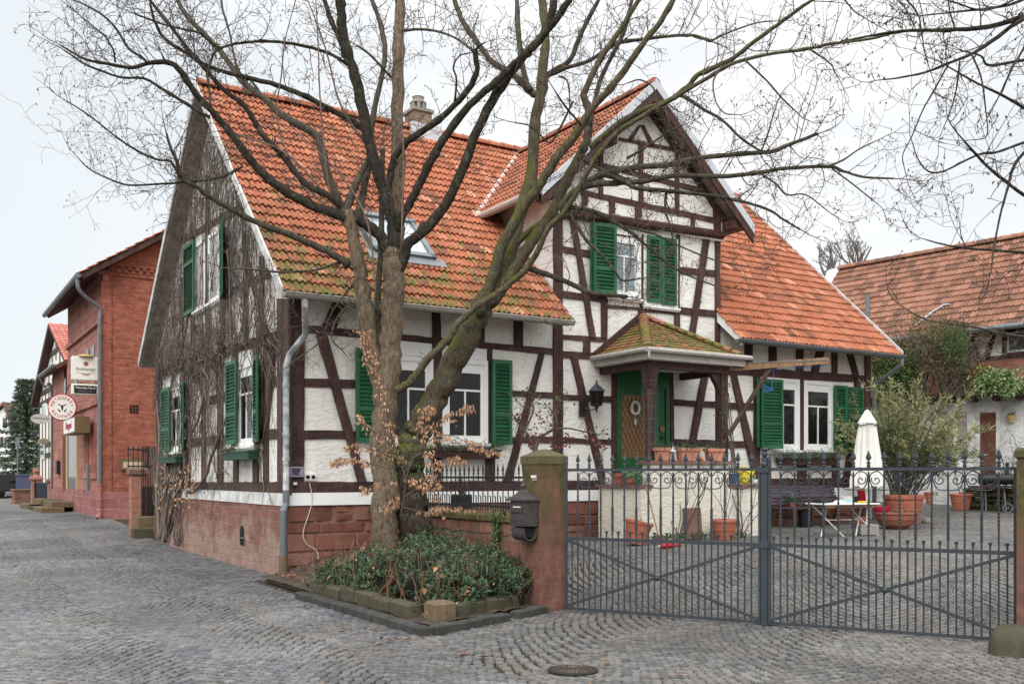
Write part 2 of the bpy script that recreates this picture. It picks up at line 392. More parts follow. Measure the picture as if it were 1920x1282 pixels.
def mk_bark(name, c, c2, moss=.5, mlo=.1):
    m = NT(name); v = m.coords((1, 1, .35)); a = m.noise(v, 26, 7, .7, .3); b = m.noise(m.coords(), 3, 6, .65)
    col = m.mix(m.step(a, .36, .66), c2, c); pt = m.noise(m.coords(), 9, 5, .7)
    col = m.mix(m.math('MULTIPLY', m.step(pt, .56, .66), .5), col, lin(128, 130, 118))
    g = m.n('ShaderNodeNewGeometry'); nz = m.sep(g.outputs['Normal'])
    f = m.math('ADD', m.math('MULTIPLY', nz[2], .42), m.math('MULTIPLY', m.math('SUBTRACT', b, .5), 2.2)); f = m.math('ADD', f, m.math('MULTIPLY', nz[0], -.14))
    col = m.mix(m.math('MULTIPLY', m.step(f, mlo, mlo+.4), moss), col, m.mix(m.step(pt, .4, .6), lin(84, 88, 38), lin(104, 104, 52)))
    m.color(col); m.rough(.95); m.spec(.1); m.bump(m.math('ADD', a, m.math('MULTIPLY', pt, .2)), .04, .9); return m.m
M['bark'] = mk_bark('maple_bark', lin(150, 132, 112), lin(86, 73, 61), .55, .28)
M['bark_limb'] = mk_bark('limb_bark', lin(108, 102, 90), lin(66, 61, 54), .75, .2)
M['bark_dark'] = mk_bark('dark_limb_bark', lin(84, 79, 70), lin(48, 45, 41), .45, .2)
M['bark_mossy'] = mk_bark('mossy_limb_bark', lin(118, 108, 90), lin(74, 67, 56), .9, .0)
M['twig'] = simple('twig', lin(98, 86, 77), .85, .3, 20)
M['twig_far'] = simple('far_twig', lin(128, 120, 114), .9, .3, 20)
M['vine'] = simple('vine_stem', lin(122, 109, 100), .9, .40, 9, rnd=.5)
M['key'] = simple('dry_seed', lin(112, 86, 72), .9, .3, 12, rnd=.3)
def mk_leaf(name, stops, rough=.5, tr=.25):
    m = NT(name); a = m.attr(); nz = m.noise(m.coords(), 2.5, 4)
    col = scaled(m, m.ramp(a, stops), m.step(nz, .3, .7, .7, 1.2))
    m.color(col); m.rough(rough); m.spec(.3); return m.m
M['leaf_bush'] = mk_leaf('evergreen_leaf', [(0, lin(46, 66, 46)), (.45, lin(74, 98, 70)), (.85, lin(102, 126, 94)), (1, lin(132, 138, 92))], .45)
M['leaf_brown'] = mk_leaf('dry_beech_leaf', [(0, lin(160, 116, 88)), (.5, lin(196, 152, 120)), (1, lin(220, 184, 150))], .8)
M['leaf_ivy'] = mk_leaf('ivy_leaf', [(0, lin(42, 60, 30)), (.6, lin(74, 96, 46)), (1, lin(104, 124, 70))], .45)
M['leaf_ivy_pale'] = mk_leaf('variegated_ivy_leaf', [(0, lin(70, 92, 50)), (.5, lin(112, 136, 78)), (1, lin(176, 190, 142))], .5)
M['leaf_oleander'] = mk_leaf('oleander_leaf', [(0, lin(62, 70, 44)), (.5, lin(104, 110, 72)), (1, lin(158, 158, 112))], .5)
M['leaf_fir'] = mk_leaf('fir_needle', [(0, lin(46, 62, 44)), (1, lin(96, 114, 84))], .6)
M['leaf_conifer'] = mk_leaf('conifer_needle', [(0, lin(70, 86, 70)), (1, lin(112, 126, 104))], .7)
M['leaf_dry'] = mk_leaf('dry_shrub_leaf', [(0, lin(92, 80, 58)), (.6, lin(120, 110, 76)), (1, lin(140, 134, 88))], .8)
M['leaf_fallen'] = mk_leaf('fallen_leaf', [(0, lin(92, 62, 46)), (.5, lin(142, 98, 70)), (1, lin(176, 134, 100))], .85)
M['soil'] = simple('soil', lin(84, 70, 58), .95, .5, 7, .03, 18)
def mk_sett(name, stops, br=.4, wet=0):
    m = NT(name); a = m.attr(); v = m.coords(); col = m.ramp(a, stops)
    d = m.noise(v, .55, 6, .68, .5); e = m.noise(v, 1.7, 6, .7)
    col = m.mix(m.math('MULTIPLY', m.step(d, .46, .66), br), col, lin(128, 112, 98))
    col = scaled(m, col, m.step(m.noise(v, .33, 5, .65, .8), .36, .64, .62, 1.14)); mo = m.noise(v, 1.1, 6, .7); col = m.mix(m.math('MULTIPLY', m.step(mo, .57, .68), .35), col, lin(92, 92, 70))
    col = scaled(m, col, m.step(m.noise(v, 38, 5, .7), .25, .75, .78, 1.18))
    m.color(col); m.rough(m.step(e, .3, .7, .5, .8)); m.spec(.4); m.bump(m.noise(v, 60, 5, .7), .008, .7); return m.m
M['sett'] = mk_sett('granite_sett', [(0, lin(88, 89, 91)), (.4, lin(105, 106, 108)), (.8, lin(114, 114, 114)), (1, lin(128, 126, 123))], .34)
M['sett_court'] = mk_sett('courtyard_sett', [(0, lin(86, 85, 83)), (.5, lin(105, 103, 101)), (1, lin(122, 119, 116))], .4)
M['sett_dark'] = mk_sett('basalt_sett', [(0, lin(78, 80, 84)), (.6, lin(98, 100, 104)), (1, lin(116, 114, 112))], .35)
def mk_ground():
    m = NT('joint_earth'); v = m.coords(); nz = m.noise(v, 3, 7, .7)
    col = m.mix(m.step(nz, .35, .65), lin(50, 44, 38), lin(88, 70, 54))
    p = m.sep(m.tc.outputs['Object'])
    q = m.math('MULTIPLY', m.step(m.noise(v, .8, 5, .6), .5, .62), m.step(p[0], .5, 3.0)); col = m.mix(m.math('MULTIPLY', q, .7), col, lin(84, 88, 46))
    vo = m.n('ShaderNodeTexVoronoi'); vo.inputs['Scale'].default_value = 9; m.l(v, vo.inputs['Vector'])
    far = m.mix(m.step(vo.outputs['Distance'], .25, .5), lin(134, 134, 134), lin(104, 100, 96))
    col = m.mix(m.step(p[1], 33.5, 36), col, far)
    m.color(col); m.rough(.9); m.spec(.2); m.bump(m.noise(v, 30, 6, .7), .01); return m.m
M['ground'] = mk_ground()
def plain(name, c, rough=.5): return simple(name, c, rough, .08, 3)
M['red'] = plain('red_paint', lin(172, 26, 42)); M['yellow'] = plain('yellow_plastic', lin(214, 196, 40)); M['blue'] = plain('blue_plastic', lin(52, 96, 140))
M['violet'] = mk_wood('violet_slat', lin(98, 86, 100), lin(78, 68, 82)); M['cloth'] = simple('parasol_cloth', lin(232, 230, 224), .9, .07, 4, .004, 12)
M['sign_white'] = plain('sign_white', lin(238, 236, 228), .35); M['sign_red'] = plain('sign_red', lin(182, 44, 62)); M['sign_black'] = plain('sign_black', lin(30, 34, 40)); M['sign_gold'] = plain('sign_gold', lin(190, 160, 110)); M['sign_grey'] = plain('sign_grey', lin(150, 148, 142))
M['pink'] = plain('pink_print', lin(200, 140, 180)); M['blue_dark'] = plain('slate_print', lin(64, 68, 92)); M['rope'] = plain('cable', lin(206, 196, 184)); M['line_blue'] = plain('blue_line', lin(60, 120, 190)); M['orange'] = plain('orange', lin(226, 128, 50))
# ------------------------------------------------------------------ ground and paving
def ground():
    xs = np.concatenate([[-900, -400, -150, -70, -45], np.arange(-32, 34.1, 1.0), [45, 70, 150, 400, 900]])
    ys = np.concatenate([[-300, -100, -30, -8, 0], np.arange(3, 60.1, 1.0), [75, 100, 160, 300, 600, 1200]])
    X, Y = np.meshgrid(xs, ys, indexing='ij'); Z = gz(X, Y)-.035
    mb = MB(); ny = len(ys)
    vs = [(X[i, j], Y[i, j], Z[i, j]) for i in range(len(xs)) for j in range(ny)]
    mb.add(vs, [(i*ny+j, (i+1)*ny+j, (i+1)*ny+j+1, i*ny+j+1) for i in range(len(xs)-1) for j in range(ny-1)])
    o = mb.build('ground', M['ground'], smooth=True); tag(o, kind='structure')
ground()
def Hnp(x, y):
    dx = x-C0.x; dy = y-C0.y
    return dx*FX.x+dy*FX.y, dx*GY.x+dy*GY.y
def setts(name, mat, org, ang, sa, sb, ra, rb, pred, bow=0, colw=1.5, hgt=.0, gap=.011, jit=.012, dmax=40):
    ca, sna = math.cos(ang), math.sin(ang)
    a = np.arange(ra[0], ra[1], sa); b = np.arange(rb[0], rb[1], sb)
    A, B = np.meshgrid(a, b, indexing='ij'); K = np.broadcast_to(np.arange(len(b)), A.shape)
    A = A+(K % 2)*sa*.5; A = A+np.random.uniform(-jit, jit, A.shape); rot = np.zeros_like(A)
    if bow:
        am = np.mod(A+colw*37.25, colw)-colw/2
        B = B+bow*(1-(2*am/colw)**2); rot = np.arctan(-bow*8*am/colw**2)
    B = B+np.random.uniform(-jit, jit, B.shape)*.7
    # old hand-laid paving: the bows wander and vary in depth
    W1 = .10*np.sin(.55*A+1.3)+.07*np.sin(1.7*A+.6*B)+.05*np.sin(.9*B+2.1*A); W2 = .09*np.sin(.7*B+.4*A)+.05*np.sin(1.9*B+1.1)
    rot = rot+(.055*np.cos(.55*A+1.3)+.119*np.cos(1.7*A+.6*B)+.105*np.cos(.9*B+2.1*A)) if bow else rot
    if bow: A, B = A+W2, B+W1
    A, B, rot = A.ravel(), B.ravel(), rot.ravel()
    x = org[0]+A*ca-B*sna; y = org[1]+A*sna+B*ca
    k = (y > 5.2) & (y < dmax) & (np.abs(x) < y*.56+3.2) & pred(x, y)
    x, y, rot = x[k], y[k], rot[k]+ang+np.random.normal(0, .05, k.sum())
    n = len(x); w = (sa-gap)/2*np.random.uniform(.88, 1.02, n); h = (sb-gap)/2*np.random.uniform(.88, 1.02, n)
    z = gz(x, y); e = .02
    zx = (gz(x+e, y)-z)/e; zy = (gz(x, y+e)-z)/e
    zx = zx+np.random.normal(0, .011, n); zy = zy+np.random.normal(0, .011, n); z = z+np.random.normal(0, .0022, n)+hgt
    V = np.zeros((n, 12, 3)); cr, sr = np.cos(rot), np.sin(rot)
    for li, (ins, dz) in enumerate(((0, -.035), (.0, -.006), (.007, .0))):
        for ci, (sx, sy) in enumerate(((-1, -1), (1, -1), (1, 1), (-1, 1))):
            lx = sx*(w-ins)*np.random.uniform(.90, 1.05, n); ly = sy*(h-ins)*np.random.uniform(.90, 1.05, n)
            px = lx*cr-ly*sr; py = lx*sr+ly*cr
            V[:, li*4+ci, 0] = x+px; V[:, li*4+ci, 1] = y+py; V[:, li*4+ci, 2] = z+px*zx+py*zy+dz
    fs = [(8, 9, 10, 11)]
    for l in (0, 1):
        for i in range(4):
            j = (i+1) % 4; fs.append((l*4+i, l*4+j, l*4+4+j, l*4+4+i))
    fs = np.array(fs); F = (fs[None]+12*np.arange(n)[:, None, None]).reshape(-1)
    nf = n*len(fs); me = bpy.data.meshes.new(name)
    me.vertices.add(n*12); me.vertices.foreach_set('co', V.reshape(-1))
    me.loops.add(nf*4); me.loops.foreach_set('vertex_index', F.astype(np.int32))
    me.polygons.add(nf); me.polygons.foreach_set('loop_start', (np.arange(nf)*4).astype(np.int32)); me.polygons.foreach_set('loop_total', np.full(nf, 4, np.int32))
    at = me.attributes.new('rnd', 'FLOAT', 'FACE'); at.data.foreach_set('value', np.repeat(np.random.rand(n), len(fs)).astype(np.float32))
    me.materials.append(mat); me.update(calc_edges=True); me.validate()
    o = bpy.data.objects.new(name, me); C.objects.link(o); return tag(o, kind='structure')
KX = -.98    # outer face of the kerb, parallel to the gable wall
def in_bed(X, Y): return (X > -.62) & (X < 1.6) & (Y > -6.25+.39*(X+.62)) & (Y < .05)
def is_gutter(X, Y): return (X > -1.35) & (X < -.0) & (Y > -.25) & (Y < 12.5) | (X > -1.0) & (X <= -.55) & (Y > -6.3) & (Y <= -.25)
def is_road(X, Y): return ((X <= -1.0) | (Y > 12.4) & (X < .1)) & ~is_gutter(X, Y)
def is_house(X, Y): return (X > .05) & (X < 14.6) & (Y > .05) & (Y < 10)
def pr_road(x, y):
    X, Y = Hnp(x, y); return is_road(X, Y)
def pr_gut(x, y):
    X, Y = Hnp(x, y); return is_gutter(X, Y) & ~in_bed(X, Y)
def pr_court(x, y):
    X, Y = Hnp(x, y); return ~is_road(X, Y) & ~is_gutter(X, Y) & ~in_bed(X, Y) & ~is_house(X, Y)
setts('road', M['sett'], (C0.x, C0.y), TH, .090, .084, (-26, .2), (-14, 30), pr_road, bow=.34, colw=1.47, gap=.008)
setts('gutter_strip', M['sett_dark'], (C0.x, C0.y), TH, .15, .13, (-1.5, .1), (-7, 12.5), pr_gut, jit=.006)
setts('courtyard_paving', M['sett_court'], (G0.x, G0.y), math.atan2(GD.y, GD.x), .094, .088, (-9, 16), (-9, 24), pr_court, bow=-.42, colw=1.9, dmax=33)
def sheet_road_patch(): pass

# kerb: a low row of basalt setts round the planting bed, and the edging stones behind it
def kerb():
    mb = MB()
    def run(a, b, n, w=.15):
        a, b = Vector(a), Vector(b); d = (b-a)/n
        for i in range(n):
            if random.random() < .04: continue
            m = a+d*(i+.5); z = gzf(m.x, m.y)
            ang = math.atan2(d.y, d.x)+random.uniform(-.05, .05)
            mb.cur = random.random()
            mb.cbox((m.x+random.uniform(-.01, .01), m.y, z+.02+random.uniform(-.008, .008)), (d.length*.95, w*random.uniform(.9, 1.05), .15), .018, Matrix.Rotation(ang, 3, 'Z'))
        mb.cur = None
    run(H(-.72, -2.5), H(-.66, -6.34), 18); run(H(-.58, -6.28), H(1.40, -5.5), 13)
    tag(mb.build('kerb', M['curbstone']), kind='structure')
kerb()
def bed_edge():
    e = thing('bed_edging', 'low edging of flat sandstone blocks round the evergreen bush', 'edging', H(-.4, -3, 0), TH)
    def stone(c, sz, rz=0, m='mossy_stone', tilt=0):
        mb = MB(); mb.cbox((0, 0, 0), sz, .03); o = mb.build('edging_stone', M[m], e)
        o.location = c; o.rotation_euler = (tilt, random.uniform(-.03, .03), rz)
    y = .75
    while y > -2.4:
        L = random.uniform(.42, .7); stone((-.02+random.uniform(-.02, .02), y-L/2, .05+random.uniform(-.02, .02)), (.16, L-.02, .25), random.uniform(-.04, .04)); y -= L
    a = math.atan2(.62, 1.55); x = .42
    for i in range(3):
        L = .52; stone((x+L/2*math.cos(a), -2.62+(x-.25)*.39, .05), (L-.02, .16, .24), a); x += L*math.cos(a)
bed_edge()
def cornerstone():
    p = W(825, 1160, 11.05); t = thing('corner_stone', 'pale square sandstone block at the corner of the bush bed', 'stone block', (p.x, p.y, gzf(p.x, p.y)), TH+.1)
    mb = MB(); mb.cbox((0, 0, .12), (.26, .26, .31), .03); o = mb.build('block', M['sandstone'], t)
cornerstone()
def bed():
    mb = MB(); n = 18; vs = []
    for i in range(n+1):
        for j in range(n+1):
            X = -.5+2.1*i/n; Y = -6.05+.39*(X+.5)+(6.05-.39*(X+.5)-.0)*j/n
            p = H(X, Y); e = min(i/n, 1)*1.0
            z = .02+.33*float(ss(0, .7, e))*float(ss(0, .35, j/n))+random.uniform(-.02, .02)
            vs.append((p.x, p.y, gzf(p.x, p.y)*0+z))
    mb.add(vs, [(i*(n+1)+j, (i+1)*(n+1)+j, (i+1)*(n+1)+j+1, i*(n+1)+j+1) for i in range(n) for j in range(n)])
    tag(mb.build('planting_bed', M['soil'], smooth=True), kind='structure')
bed()
def slabs():
    # flat doorstep-like slab beside the corner downpipe, dark lump of stone at the bed end
    t = thing('stone_slab', 'flat worn stone slab on the ground at the house corner', 'slab', H(.1, -.62, -.05), TH)
    mb = MB(); mb.cbox((.0, -.55, .02), (1.05, 2.1, .11), .025); mb.build('slab', M['mossy_stone'], t)
    q = H(-.2, -2.0); t = thing('grey_boulder', 'small dark grey stone at the left end of the bush bed', 'stone', (q.x, q.y, .02), TH)
    mb = MB(); mb.lathe([(.16, 0), (.2, .08), (.15, .2), (.05, .25)], n=9); o = mb.build('rock', M['curbstone'], t); o.scale = (1.3, .8, .9)
slabs()
def manhole():
    p = GR(1074, 1257); t = thing('manhole_cover', 'round ribbed iron manhole cover set in the cobbles', 'manhole cover', (p.x, p.y, p.z+.008), .3); t.scale = (.82, .82, 1)
    mb = MB(); mb.lathe([(.27, -.03), (.27, .006), (.25, .008)], n=40); mb.build('frame', M['iron_dark'], t)
    mb = MB()
    mb.lathe([(.235, -.03), (.235, .007), (.0001, .007)], n=36)
    for r in (.06, .11, .16, .205):
        for k in range(28):
            a0 = 2*math.pi*k/28; a1 = a0+2*math.pi/28*.7
            if r in (.11, .205) or k % 7:
                pts = [(r*math.cos(a), r*math.sin(a), .010) for a in (a0, (a0+a1)/2, a1)]
                mb.tube(pts, .007, 4)
    mb.build('lid', M['manhole'], t)
M['manhole'] = simple('rusty_iron', lin(104, 88, 76), .6, .35, 12, .002, 60, metal=.3)
manhole()
def plate():
    p = GR(1438, 1168); t = thing('gate_stop', 'bent metal stop plate on the cobbles under the gate centre', 'gate stop', (p.x, p.y, p.z), math.atan2(GD.y, GD.x))
    mb = MB(); mb.prism([(-.14, -.1, .0), (-.1, -.1, .045), (.1, -.1, .045), (.16, -.1, 0)], (0, .16, .01)); mb.build('stop_plate', M['zinc'], t)
plate()
def fallen():
    mb = MB()
    def put(x, y, s):
        z = gzf(x, y)+.008
        a = random.uniform(0, 6.3); mb.leaf((x, y, z+random.uniform(0, .012)), (math.cos(a), math.sin(a), random.uniform(-.1, .3)), (0, 0, 1), s, s*.55, random.uniform(.1, .5))
    for i in range(650):
        X = random.gauss(-1.35, .55); Y = random.uniform(-7.5, 9); p = H(X, Y); put(p.x, p.y, random.uniform(.025, .06))
    for i in range(250):
        d = random.uniform(7.6, 12.5); put(random.uniform(-.2, .35)*d, d, random.uniform(.02, .045))
    for i in range(500):
        d = random.uniform(7.6, 14); put(random.uniform(-.55, .1)*d, d, random.uniform(.015, .035))
    for u, v in ((655, 1128), (700, 1210), (770, 1200), (560, 1120), (1135, 1247), (918, 1235), (880, 1228), (735, 1205), (1285, 1270)):
        p = GR(u, v); put(p.x, p.y, .11)
    tag(mb.build('fallen_leaves', M['leaf_fallen']), 'dry brown leaves scattered over cobbles', 'leaves', kind='stuff')
fallen()
# ------------------------------------------------------------------ the half-timbered house
HOUSE = thing('half_timbered_house', 'white half-timbered corner house with orange tile roof and green shutters', 'house', tuple(C0), TH)
EY, EZ, RY, RZ, BY, BZ = -.75, 4.53, 4.65, 9.60, 10.45, 4.50
LEN, DEP = 14.67, 10.0
DX, DH, DRZ, DFZ = 7.44, 2.68, 9.52, 7.03        # dormer ridge x, half span, ridge and eave height
SILL = 1.26
def roofz(y):
    return EZ+(RZ-EZ)*(y-EY)/(RY-EY) if y < RY else BZ+(RZ-BZ)*(BY-y)/(BY-RY)
def walls():
    T = .3; mb = MB()
    zl = roofz(0)-.12
    mb.prism([(0.02, 0, SILL), (5.28, 0, SILL), (5.28, 0, zl), (0.02, 0, zl)], (0, T, 0))
    mb.prism([(9.66, 0, SILL), (LEN, 0, SILL), (LEN, 0, zl), (9.66, 0, zl)], (0, T, 0))
    dz = 7.2
    mb.prism([(5.28, .001, SILL), (9.66, .001, SILL), (9.66, .001, dz), (5.28, .001, dz)], (0, T, 0))
    # dormer cheeks
    for x in (5.28, 9.66-T):
        mb.prism([(x, .0+T, zl), (x, 3.2, zl), (x, 3.2, 7.25), (x, T, 7.25)], (T, 0, 0))
    mb.build('wall', M['plaster'], HOUSE)
    mb = MB()   # dormer gable field, set slightly forward
    g = [(DX-2.3, -.08, 6.75), (DX+2.3, -.08, 6.75), (DX+2.3, -.08, 7.1), (DX, -.08, DRZ-.25), (DX-2.3, -.08, 7.1)]
    mb.prism(g, (0, T, 0)); mb.build('dormer_gable', M['plaster'], HOUSE)
    mb = MB()
    mb.prism([(0, .02, SILL), (0, DEP, SILL), (0, DEP, roofz(DEP)-.15), (0, RY, RZ-.2), (0, .02, roofz(0)-.15)], (T, 0, 0))
    mb.build('gable_wall', M['plaster_gable'], HOUSE)
    mb = MB()
    mb.prism([(LEN-T, 0.01, SILL), (LEN-T, DEP, SILL), (LEN-T, DEP, roofz(DEP)-.15), (LEN-T, RY, RZ-.2), (LEN-T, .01, roofz(0)-.15)], (T, 0, 0))
    mb.build('far_gable_wall', M['plaster'], HOUSE)
    mb = MB(); mb.bbox((0, DEP-T, SILL), (LEN, DEP, roofz(DEP)-.1)); mb.build('back_wall', M['plaster'], HOUSE)
    mb = MB()
    mb.bbox((.0, -.005, -.4), (LEN+.02, .35, SILL-.10)); z = -.12
    mb.cur = .5
    for hrow in (.26, .24, .30, .19, .29):
        z1 = min(z+hrow, SILL-.10); x = -.03
        while x < LEN:
            w_ = random.uniform(.28, .85) if x > .1 else random.uniform(.45, .6); x1 = min(x+w_, LEN+.02)
            if LEN-x1 < .2: x1 = LEN+.02
            split = random.random() < .22 and hrow > .25
            for a_, b_ in (((z, (z+z1)/2), ((z+z1)/2, z1)) if split else ((z, z1),)):
                mb.cur = random.random(); pr = random.uniform(.022, .045); g = .006; q = .014
                X0_, X1_, Z0_, Z1_ = x+g+random.uniform(0, .006), x1-g-random.uniform(0, .006), a_+g+random.uniform(0, .006), b_-g-random.uniform(0, .006)
                nx = max(2, int((X1_-X0_)/.12)); nzz = 3; P = []
                for i in range(nx+1):
                    for j in range(nzz+1):
                        e = i in (0, nx) or j in (0, nzz); P.append((X0_+(X1_-X0_)*i/nx+(random.uniform(-.006, .006)), -(.0 if e else pr+random.uniform(-.008, .008)), Z0_+(Z1_-Z0_)*j/nzz+random.uniform(-.006, .006)))
                # pull the first inner ring close to the rim so that the face reads as a block with worn arrises
                Q = []
                for i in range(nx+1):
                    for j in range(nzz+1):
                        px, py, pz = P[i*(nzz+1)+j]
                        if 0 < i < nx and i == 1: px = min(px, X0_+q*1.6)
                        if 0 < i < nx and i == nx-1: px = max(px, X1_-q*1.6) if nx > 2 else px
                        if j == 1: pz = Z0_+q*1.4
                        if j == nzz-1: pz = Z1_-q*1.4
                        Q.append((px, py, pz))
                mb.add(Q, [(i*(nzz+1)+j, (i+1)*(nzz+1)+j, (i+1)*(nzz+1)+j+1, i*(nzz+1)+j+1) for i in range(nx) for j in range(nzz)])
            x = x1
        z = z1
    mb.cur = None
    mb.build('plinth', M['plinth_block'], HOUSE)
    mb = MB(); mb.bbox((-.045, .02, -.4), (.32, DEP, SILL-.09)); mb.build('gable_plinth', M['plinth_gable'], HOUSE)
    mb = MB(); mb.prism([(-.06, -.06, SILL-.10), (LEN, -.06, SILL-.10), (LEN, -.035, SILL+.11), (-.03, -.035, SILL+.11)], (0, .3, 0)); mb.build('plinth_cap', M['white'], HOUSE)
    mb = MB(); mb.prism([(-.066, -.02, SILL-.11), (-.066, DEP, SILL-.11), (-.036, DEP, SILL+.10), (-.036, -.02, SILL+.10)], (.3, 0, 0)); mb.build('gable_plinth_cap', M['offwhite'], HOUSE)
M['plinth_block'] = None
def mk_block():
    m = NT('sandstone_block'); a = m.attr(); v = m.coords(); nz = m.noise(v, 7, 7, .72); bl = m.noise(v, 1.8, 5, .65)
    col = m.ramp(a, [(0, lin(112, 74, 62)), (.4, lin(136, 92, 80)), (.8, lin(150, 106, 92)), (1, lin(142, 112, 96))]); col = scaled(m, col, m.step(nz, .25, .75, .62, 1.25)); col = m.mix(m.math('MULTIPLY', m.step(bl, .52, .66), .45), col, lin(104, 88, 76))
    m.color(col); m.rough(.92); m.spec(.1); m.bump(m.noise(v, 18, 7, .7), .02, .8); return m.m
M['plinth_block'] = mk_block()
walls()
# --- timber framing, measured as quads
TI = [0]
def wob_quad(mb, A, B, Cq, D, fr, ax, n=7, am=.008):
    # A,B at one end, D,C at the other; strip with hand-hewn edges, fr = protrusion, ax: 'F' front plane / 'G' gable plane
    A, B, Cq, D = [Vector(p) for p in (A, B, Cq, D)]
    L = ((A+B)/2-(Cq+D)/2).length; n = max(3, int(L/.22))
    P, Q = [], []
    for i in range(n+1):
        t = i/n; j = am if 0 < i < n else 0
        e = A.lerp(D, t); f = B.lerp(Cq, t); w = (f-e).normalized() if (f-e).length > 1e-6 else Vector((1, 0))
        P.append(e+w*random.uniform(-j, j)); Q.append(f+w*random.uniform(-j, j))
    def mp(p, d):
        return (p.x, -d, p.y) if ax == 'F' else (-d, p.x, p.y)
    vs = [mp(p, fr) for p in P]+[mp(p, fr) for p in Q]+[mp(p, fr-.05) for p in P]+[mp(p, fr-.05) for p in Q]
    m = n+1; fs = []
    for i in range(n):
        fs += [(i, i+1, m+i+1, m+i), (i, 2*m+i, 2*m+i+1, i+1), (m+i, m+i+1, 3*m+i+1, 3*m+i)]
    fs += [(0, m, 3*m, 2*m), (n, 2*m+n, 3*m+n, m+n)]
    mb.add(vs, fs)
def timber(kind, q, base=.02, ax='F', off=0, mat='timber'):
    TI[0] += 1; fr = base+.0011*(TI[0] % 13)
    proj = FP if ax == 'F' else GP
    P = [Vector(proj(u, v, off)) for u, v in q]
    mb = MB(); wob_quad(mb, P[0], P[1], P[2], P[3], off+fr, ax)
    return mb.build(kind, M[mat], HOUSE)
def RAIL(a, b1, b2, c, d1, d2, **k): return timber('timber_rail', [(a, b1), (a, b2), (c, d2), (c, d1)], .020, **k)
def POST(v1, a1, a2, v2, b1, b2, **k): return timber('timber_post', [(a1, v1), (a2, v1), (b2, v2), (b1, v2)], .035, **k)
def BRACE(v1, a1, a2, v2, b1, b2, **k): return timber('timber_brace', [(a1, v1), (a2, v1), (b2, v2), (b1, v2)], .050, **k)
def frame_front():
    # left part
    POST(552, 542.6, 571.5, 905, 543, 568.5)
    BRACE(556, 629, 654, 620, 598, 627); BRACE(627, 592, 611.5, 904, 670, 685.5)
    RAIL(570, 610, 623.6, 1038, 653.6, 665.5)
    RAIL(571, 709.4, 725, 668, 711.7, 727.5); RAIL(569, 806.4, 823.6, 666, 808, 822)
    timber('timber_sill', [(540, 903), (540, 927), (1056, 919), (1056, 900.7)], .027)
    POST(565, 695, 703, 630, 695, 703); POST(578, 809.7, 824.5, 634, 810, 825); POST(588, 893, 907, 641, 893, 907); POST(594, 963.5, 978.5, 650, 963.5, 978.5)
    POST(640, 810.5, 827, 842, 811, 827); POST(655, 913, 922, 858, 913, 922); POST(855, 909.6, 926.8, 905, 909.6, 926.8); POST(855, 812, 826, 905, 812, 826)
    POST(640, 706, 716, 905, 705, 715)
    BRACE(662, 1010, 1019, 903, 943, 957)
    RAIL(957, 731.6, 742, 1038, 736, 747); RAIL(957, 819, 830.5, 1038, 818.5, 831)
    # middle part below the dormer
    POST(402, 1037, 1053, 905, 1036, 1053.5)
    BRACE(398, 1065, 1074, 633, 1104.5, 1114.5)
    RAIL(1052, 462, 472, 1107, 470, 483.5); RAIL(1052, 545, 558, 1139, 556, 567.5); RAIL(1137, 571, 577.5, 1200, 576.5, 581); RAIL(1204, 577, 584, 1272, 584, 591)
    POST(564, 1126, 1137.5, 635, 1126.5, 1137); RAIL(1053, 627, 636.5, 1138, 633, 641.5); POST(640, 1093, 1105, 662, 1092, 1105)
    RAIL(1052, 657.8, 671, 1118, 661, 673.5); POST(576, 1196, 1209, 640, 1197, 1209)
    POST(430, 1267.5, 1273, 578, 1267, 1272.5); POST(578, 1263.5, 1273, 650, 1263.5, 1273); POST(440, 1199.6, 1204, 577, 1199.6, 1203.6)
    BRACE(436, 1319, 1330, 640, 1288, 1299); RAIL(1272, 501, 513.6, 1343, 507, 519.5); RAIL(1272, 575.5, 588, 1343, 582.5, 595.5)
    POST(438, 1340, 1348, 700, 1340, 1348)
    RAIL(1110, 428, 436, 1270, 450, 458)
    POST(418, 1125, 1135, 436, 1125, 1135)
    BRACE(668, 1068, 1080, 910, 1124, 1136.5)
    RAIL(1053, 739, 749.5, 1148, 742.5, 754.5); RAIL(1053, 820, 830.5, 1148, 823.5, 834)
    POST(672, 1146, 1154.5, 890, 1146, 1154.5); timber('timber_sill', [(1055, 900.7), (1055, 918), (1200, 917), (1200, 899)], .028)
    POST(672, 1253, 1260, 870, 1257, 1262.5); BRACE(676, 1319, 1331, 830, 1290, 1302)
    RAIL(1258, 748.5, 760, 1376, 754.5, 767); RAIL(1258, 822.5, 835, 1400, 827, 839.5); RAIL(1366, 755, 767, 1418, 755.5, 769)
    BRACE(688, 1364, 1375, 898, 1411, 1424)
    RAIL(1350, 684, 700, 1500, 695, 712); RAIL(1500, 695, 712, 1628, 704, 718)
    for q in ((636, 1396, 1409.5, 690), (640, 1441, 1454.7, 693), (646, 1492, 1505, 697), (655, 1559, 1568.6, 703)):
        POST(q[0], q[1], q[2], q[3], q[1]-.5, q[2]-.5)
    BRACE(650, 1532, 1546, 699, 1519, 1531.5); BRACE(657, 1584.5, 1594.5, 708, 1599, 1609)
    POST(660, 1620.5, 1630.5, 912, 1620, 1630)
    POST(703, 1496, 1504.8, 848, 1496, 1504.8); POST(860, 1494, 1510, 900, 1494, 1510); POST(846, 1559, 1571, 898, 1559, 1571)
    BRACE(843, 1588, 1596, 902, 1578, 1591); POST(712, 1601, 1612, 728, 1601, 1612)
    timber('timber_sill', [(1424, 897), (1424, 913), (1629, 913), (1629, 895.5)], .027)
    POST(703, 1412, 1424, 905, 1412, 1424)
    # dormer gable
    k = dict(off=.08, mat='timber_red')
